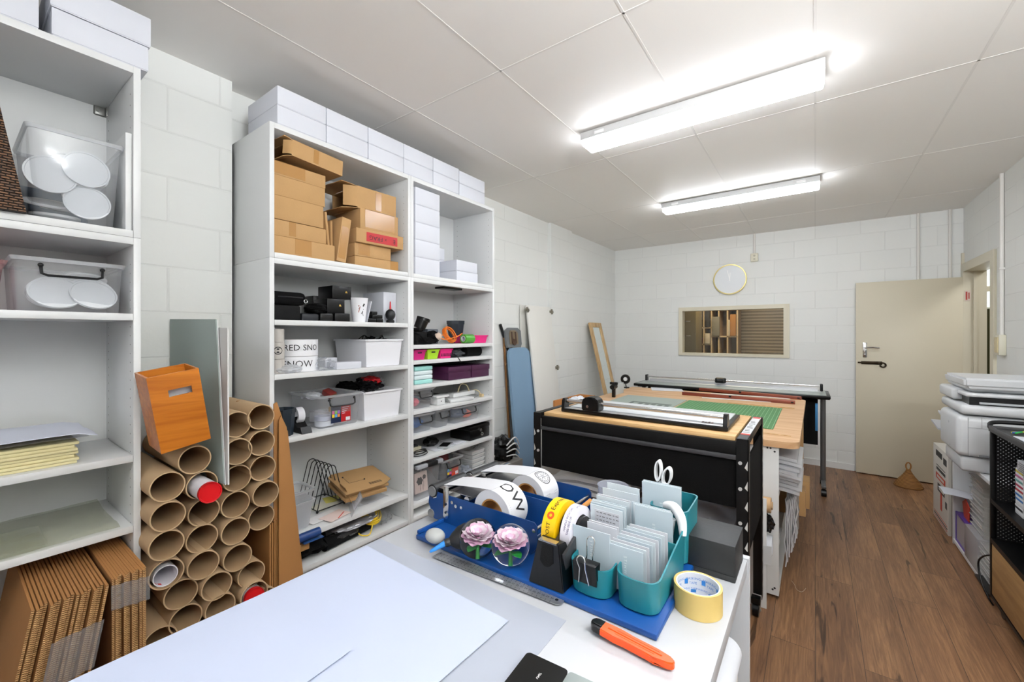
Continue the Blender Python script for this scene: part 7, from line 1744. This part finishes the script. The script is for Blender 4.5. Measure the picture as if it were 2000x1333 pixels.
# ink cartridge boxes
INKC = ['#d8d6d6', '#d8c63a', '#c56a9a', '#77b7b0', '#b03a58', '#c23a44', '#3d7fc0', '#4a86c6', '#d9d9da', '#2b2b2d', '#d6d6d8']
base = V((cx0 + .05, 3.14, .605))
zz = base.z
for k in range(10):
    h = .0225
    q = T('ink_box', 'small ink cartridge box, ' + ORD[k] + ' from the bottom of the pile on the black cart shelf', 'box', (base.x + .05, base.y + .004 * math.sin(k * 2), zz), group='ink cartridge boxes')
    MB().bx(-.055, .055, -.05, .05, .0004, h, .001).done('carton', mat('ink_white', '#dcdcde', .5), q, local=True)
    MB().bx(-.0556, -.0551, -.047, .047, .004, h * .62).bx(-.05, .03, -.0506, -.0501, .004, h * .62).done('colour_band', mat('ink' + INKC[(9 - k + 1) % 11][1:], INKC[(9 - k + 1) % 11], .5), q, local=True)
    zz += h + .0003
q = PX(1988, 880, cx0 + .06)
t2 = T('label_card', 'grey printed card clipped under the cart top above the ink boxes', 'card', (cx0 + .07, 3.05, zz))
MB().bx(-.04, .05, -.055, .055, .0005, .055, .001).done('card', mat('grey_print_card', '#b8b8bc', .6), t2, local=True)
b = MB()
for k in range(5): b.bx(-.0406, -.0401, -.045, .04 - .008 * (k % 3), .008 + .009 * k, .011 + .009 * k)
b.done('printing', mat('label_text'), t2, local=True)
# pencils and paper on the cart
zt2 = cz - .0155
box('paper_pad', PAPER, cx0 + .03, cx0 + .25, 2.80, 3.16, zt2, zt2 + .004, 'white paper pad on the top of the black cart', 'paper')
for k, (c_, dy, rz, lb) in enumerate((('#22b04a', 0, 2.35, 'bright green pencil'), ('#2a4fa0', -.03, 2.45, 'dark blue pencil'), ('#d8d24a', .05, 2.9, 'yellow pen'))):
    p = PZ(1962 + 4 * k, 836 + 1.5 * k - (10 if k == 2 else 0), zt2 + .009)
    q = T('pencil', lb + ' lying on top of the black cart', 'pencil', (min(max(p.x, cx0 + .10), 1.0), min(p.y, cy1 - .05) - .03, zt2 + .0086), -.55 - .12 * k)
    MB().cyl((-.0, -.085, 0), (.0, .07, 0), .0042, n=6).done('shaft', mat('pencil' + c_[1:], c_, .4), q, local=True)
    MB().cyl((0, .07, 0), (0, .088, 0), .0042, .0006, n=6).done('tip', mat('pencil_wood', '#d9b88a', .6), q, local=True)
# thread on the floor
q = PZ(1555, 1148, .003)
MB().tube(spline([PZ(1546, 1135, .003), PZ(1552, 1143, .003), PZ(1556, 1152, .003), PZ(1566, 1157, .003), PZ(1574, 1150, .003)], 6), .0012, 6).done('thread', mat('pale_thread', '#c9b8a4', .7), label='pale scrap of thread on the floor by the low shelving', cat='thread')
# ---------------------------------------------------------------- camera and light
cam = bpy.data.cameras.new('camera'); co = bpy.data.objects.new('camera', cam); COL.objects.link(co)
cam.sensor_width = 36; cam.lens = F / 2000 * 36; cam.shift_y = (V0 - 666.5) / 2000; cam.clip_start = .02
co.location = (0, 0, CH); co.rotation_euler = (pi / 2, 0, TH)
sc = bpy.context.scene; sc.camera = co
wd = bpy.data.worlds.new('world'); wd.use_nodes = True; sc.world = wd
wd.node_tree.nodes['Background'].inputs['Color'].default_value = (.9, .95, 1, 1); wd.node_tree.nodes['Background'].inputs['Strength'].default_value = .4
def area(name, loc, size, power, rot=(0, 0, 0), col=(1, 1, 1)):
    l = bpy.data.lights.new(name, 'AREA'); l.shape = 'RECTANGLE'; l.size, l.size_y = size; l.energy = power; l.color = col
    o = bpy.data.objects.new(name, l); COL.objects.link(o); o.location = loc; o.rotation_euler = rot; return o
area('store_room_fill', (-1.2, 7.6, 2.66), (1.2, .2), 26, col=(1, .8, .55))  # unseen warm light added to brighten the store room behind the window
area('corridor_fill', (1.9, 5.2, 2.55), (.4, .4), 8)  # unseen light added to fill the corridor beyond the door
area('bounce_fill', (.9, .1, 2.2), (.6, .5), BOUNCE, rot=(math.radians(150), 0, math.radians(10)), col=(.95, .98, 1))  # added uplight out of frame, lifts the ceiling and far walls
sc.view_settings.view_transform = 'Standard'; sc.view_settings.look = 'None'; sc.view_settings.exposure = EXPO
sc.view_settings.gamma = 1; sc.view_settings.use_curve_mapping = False
sc.cycles.max_bounces = 10; sc.cycles.transparent_max_bounces = 24; sc.cycles.use_denoising = True
sc.cycles.sample_clamp_indirect = 8
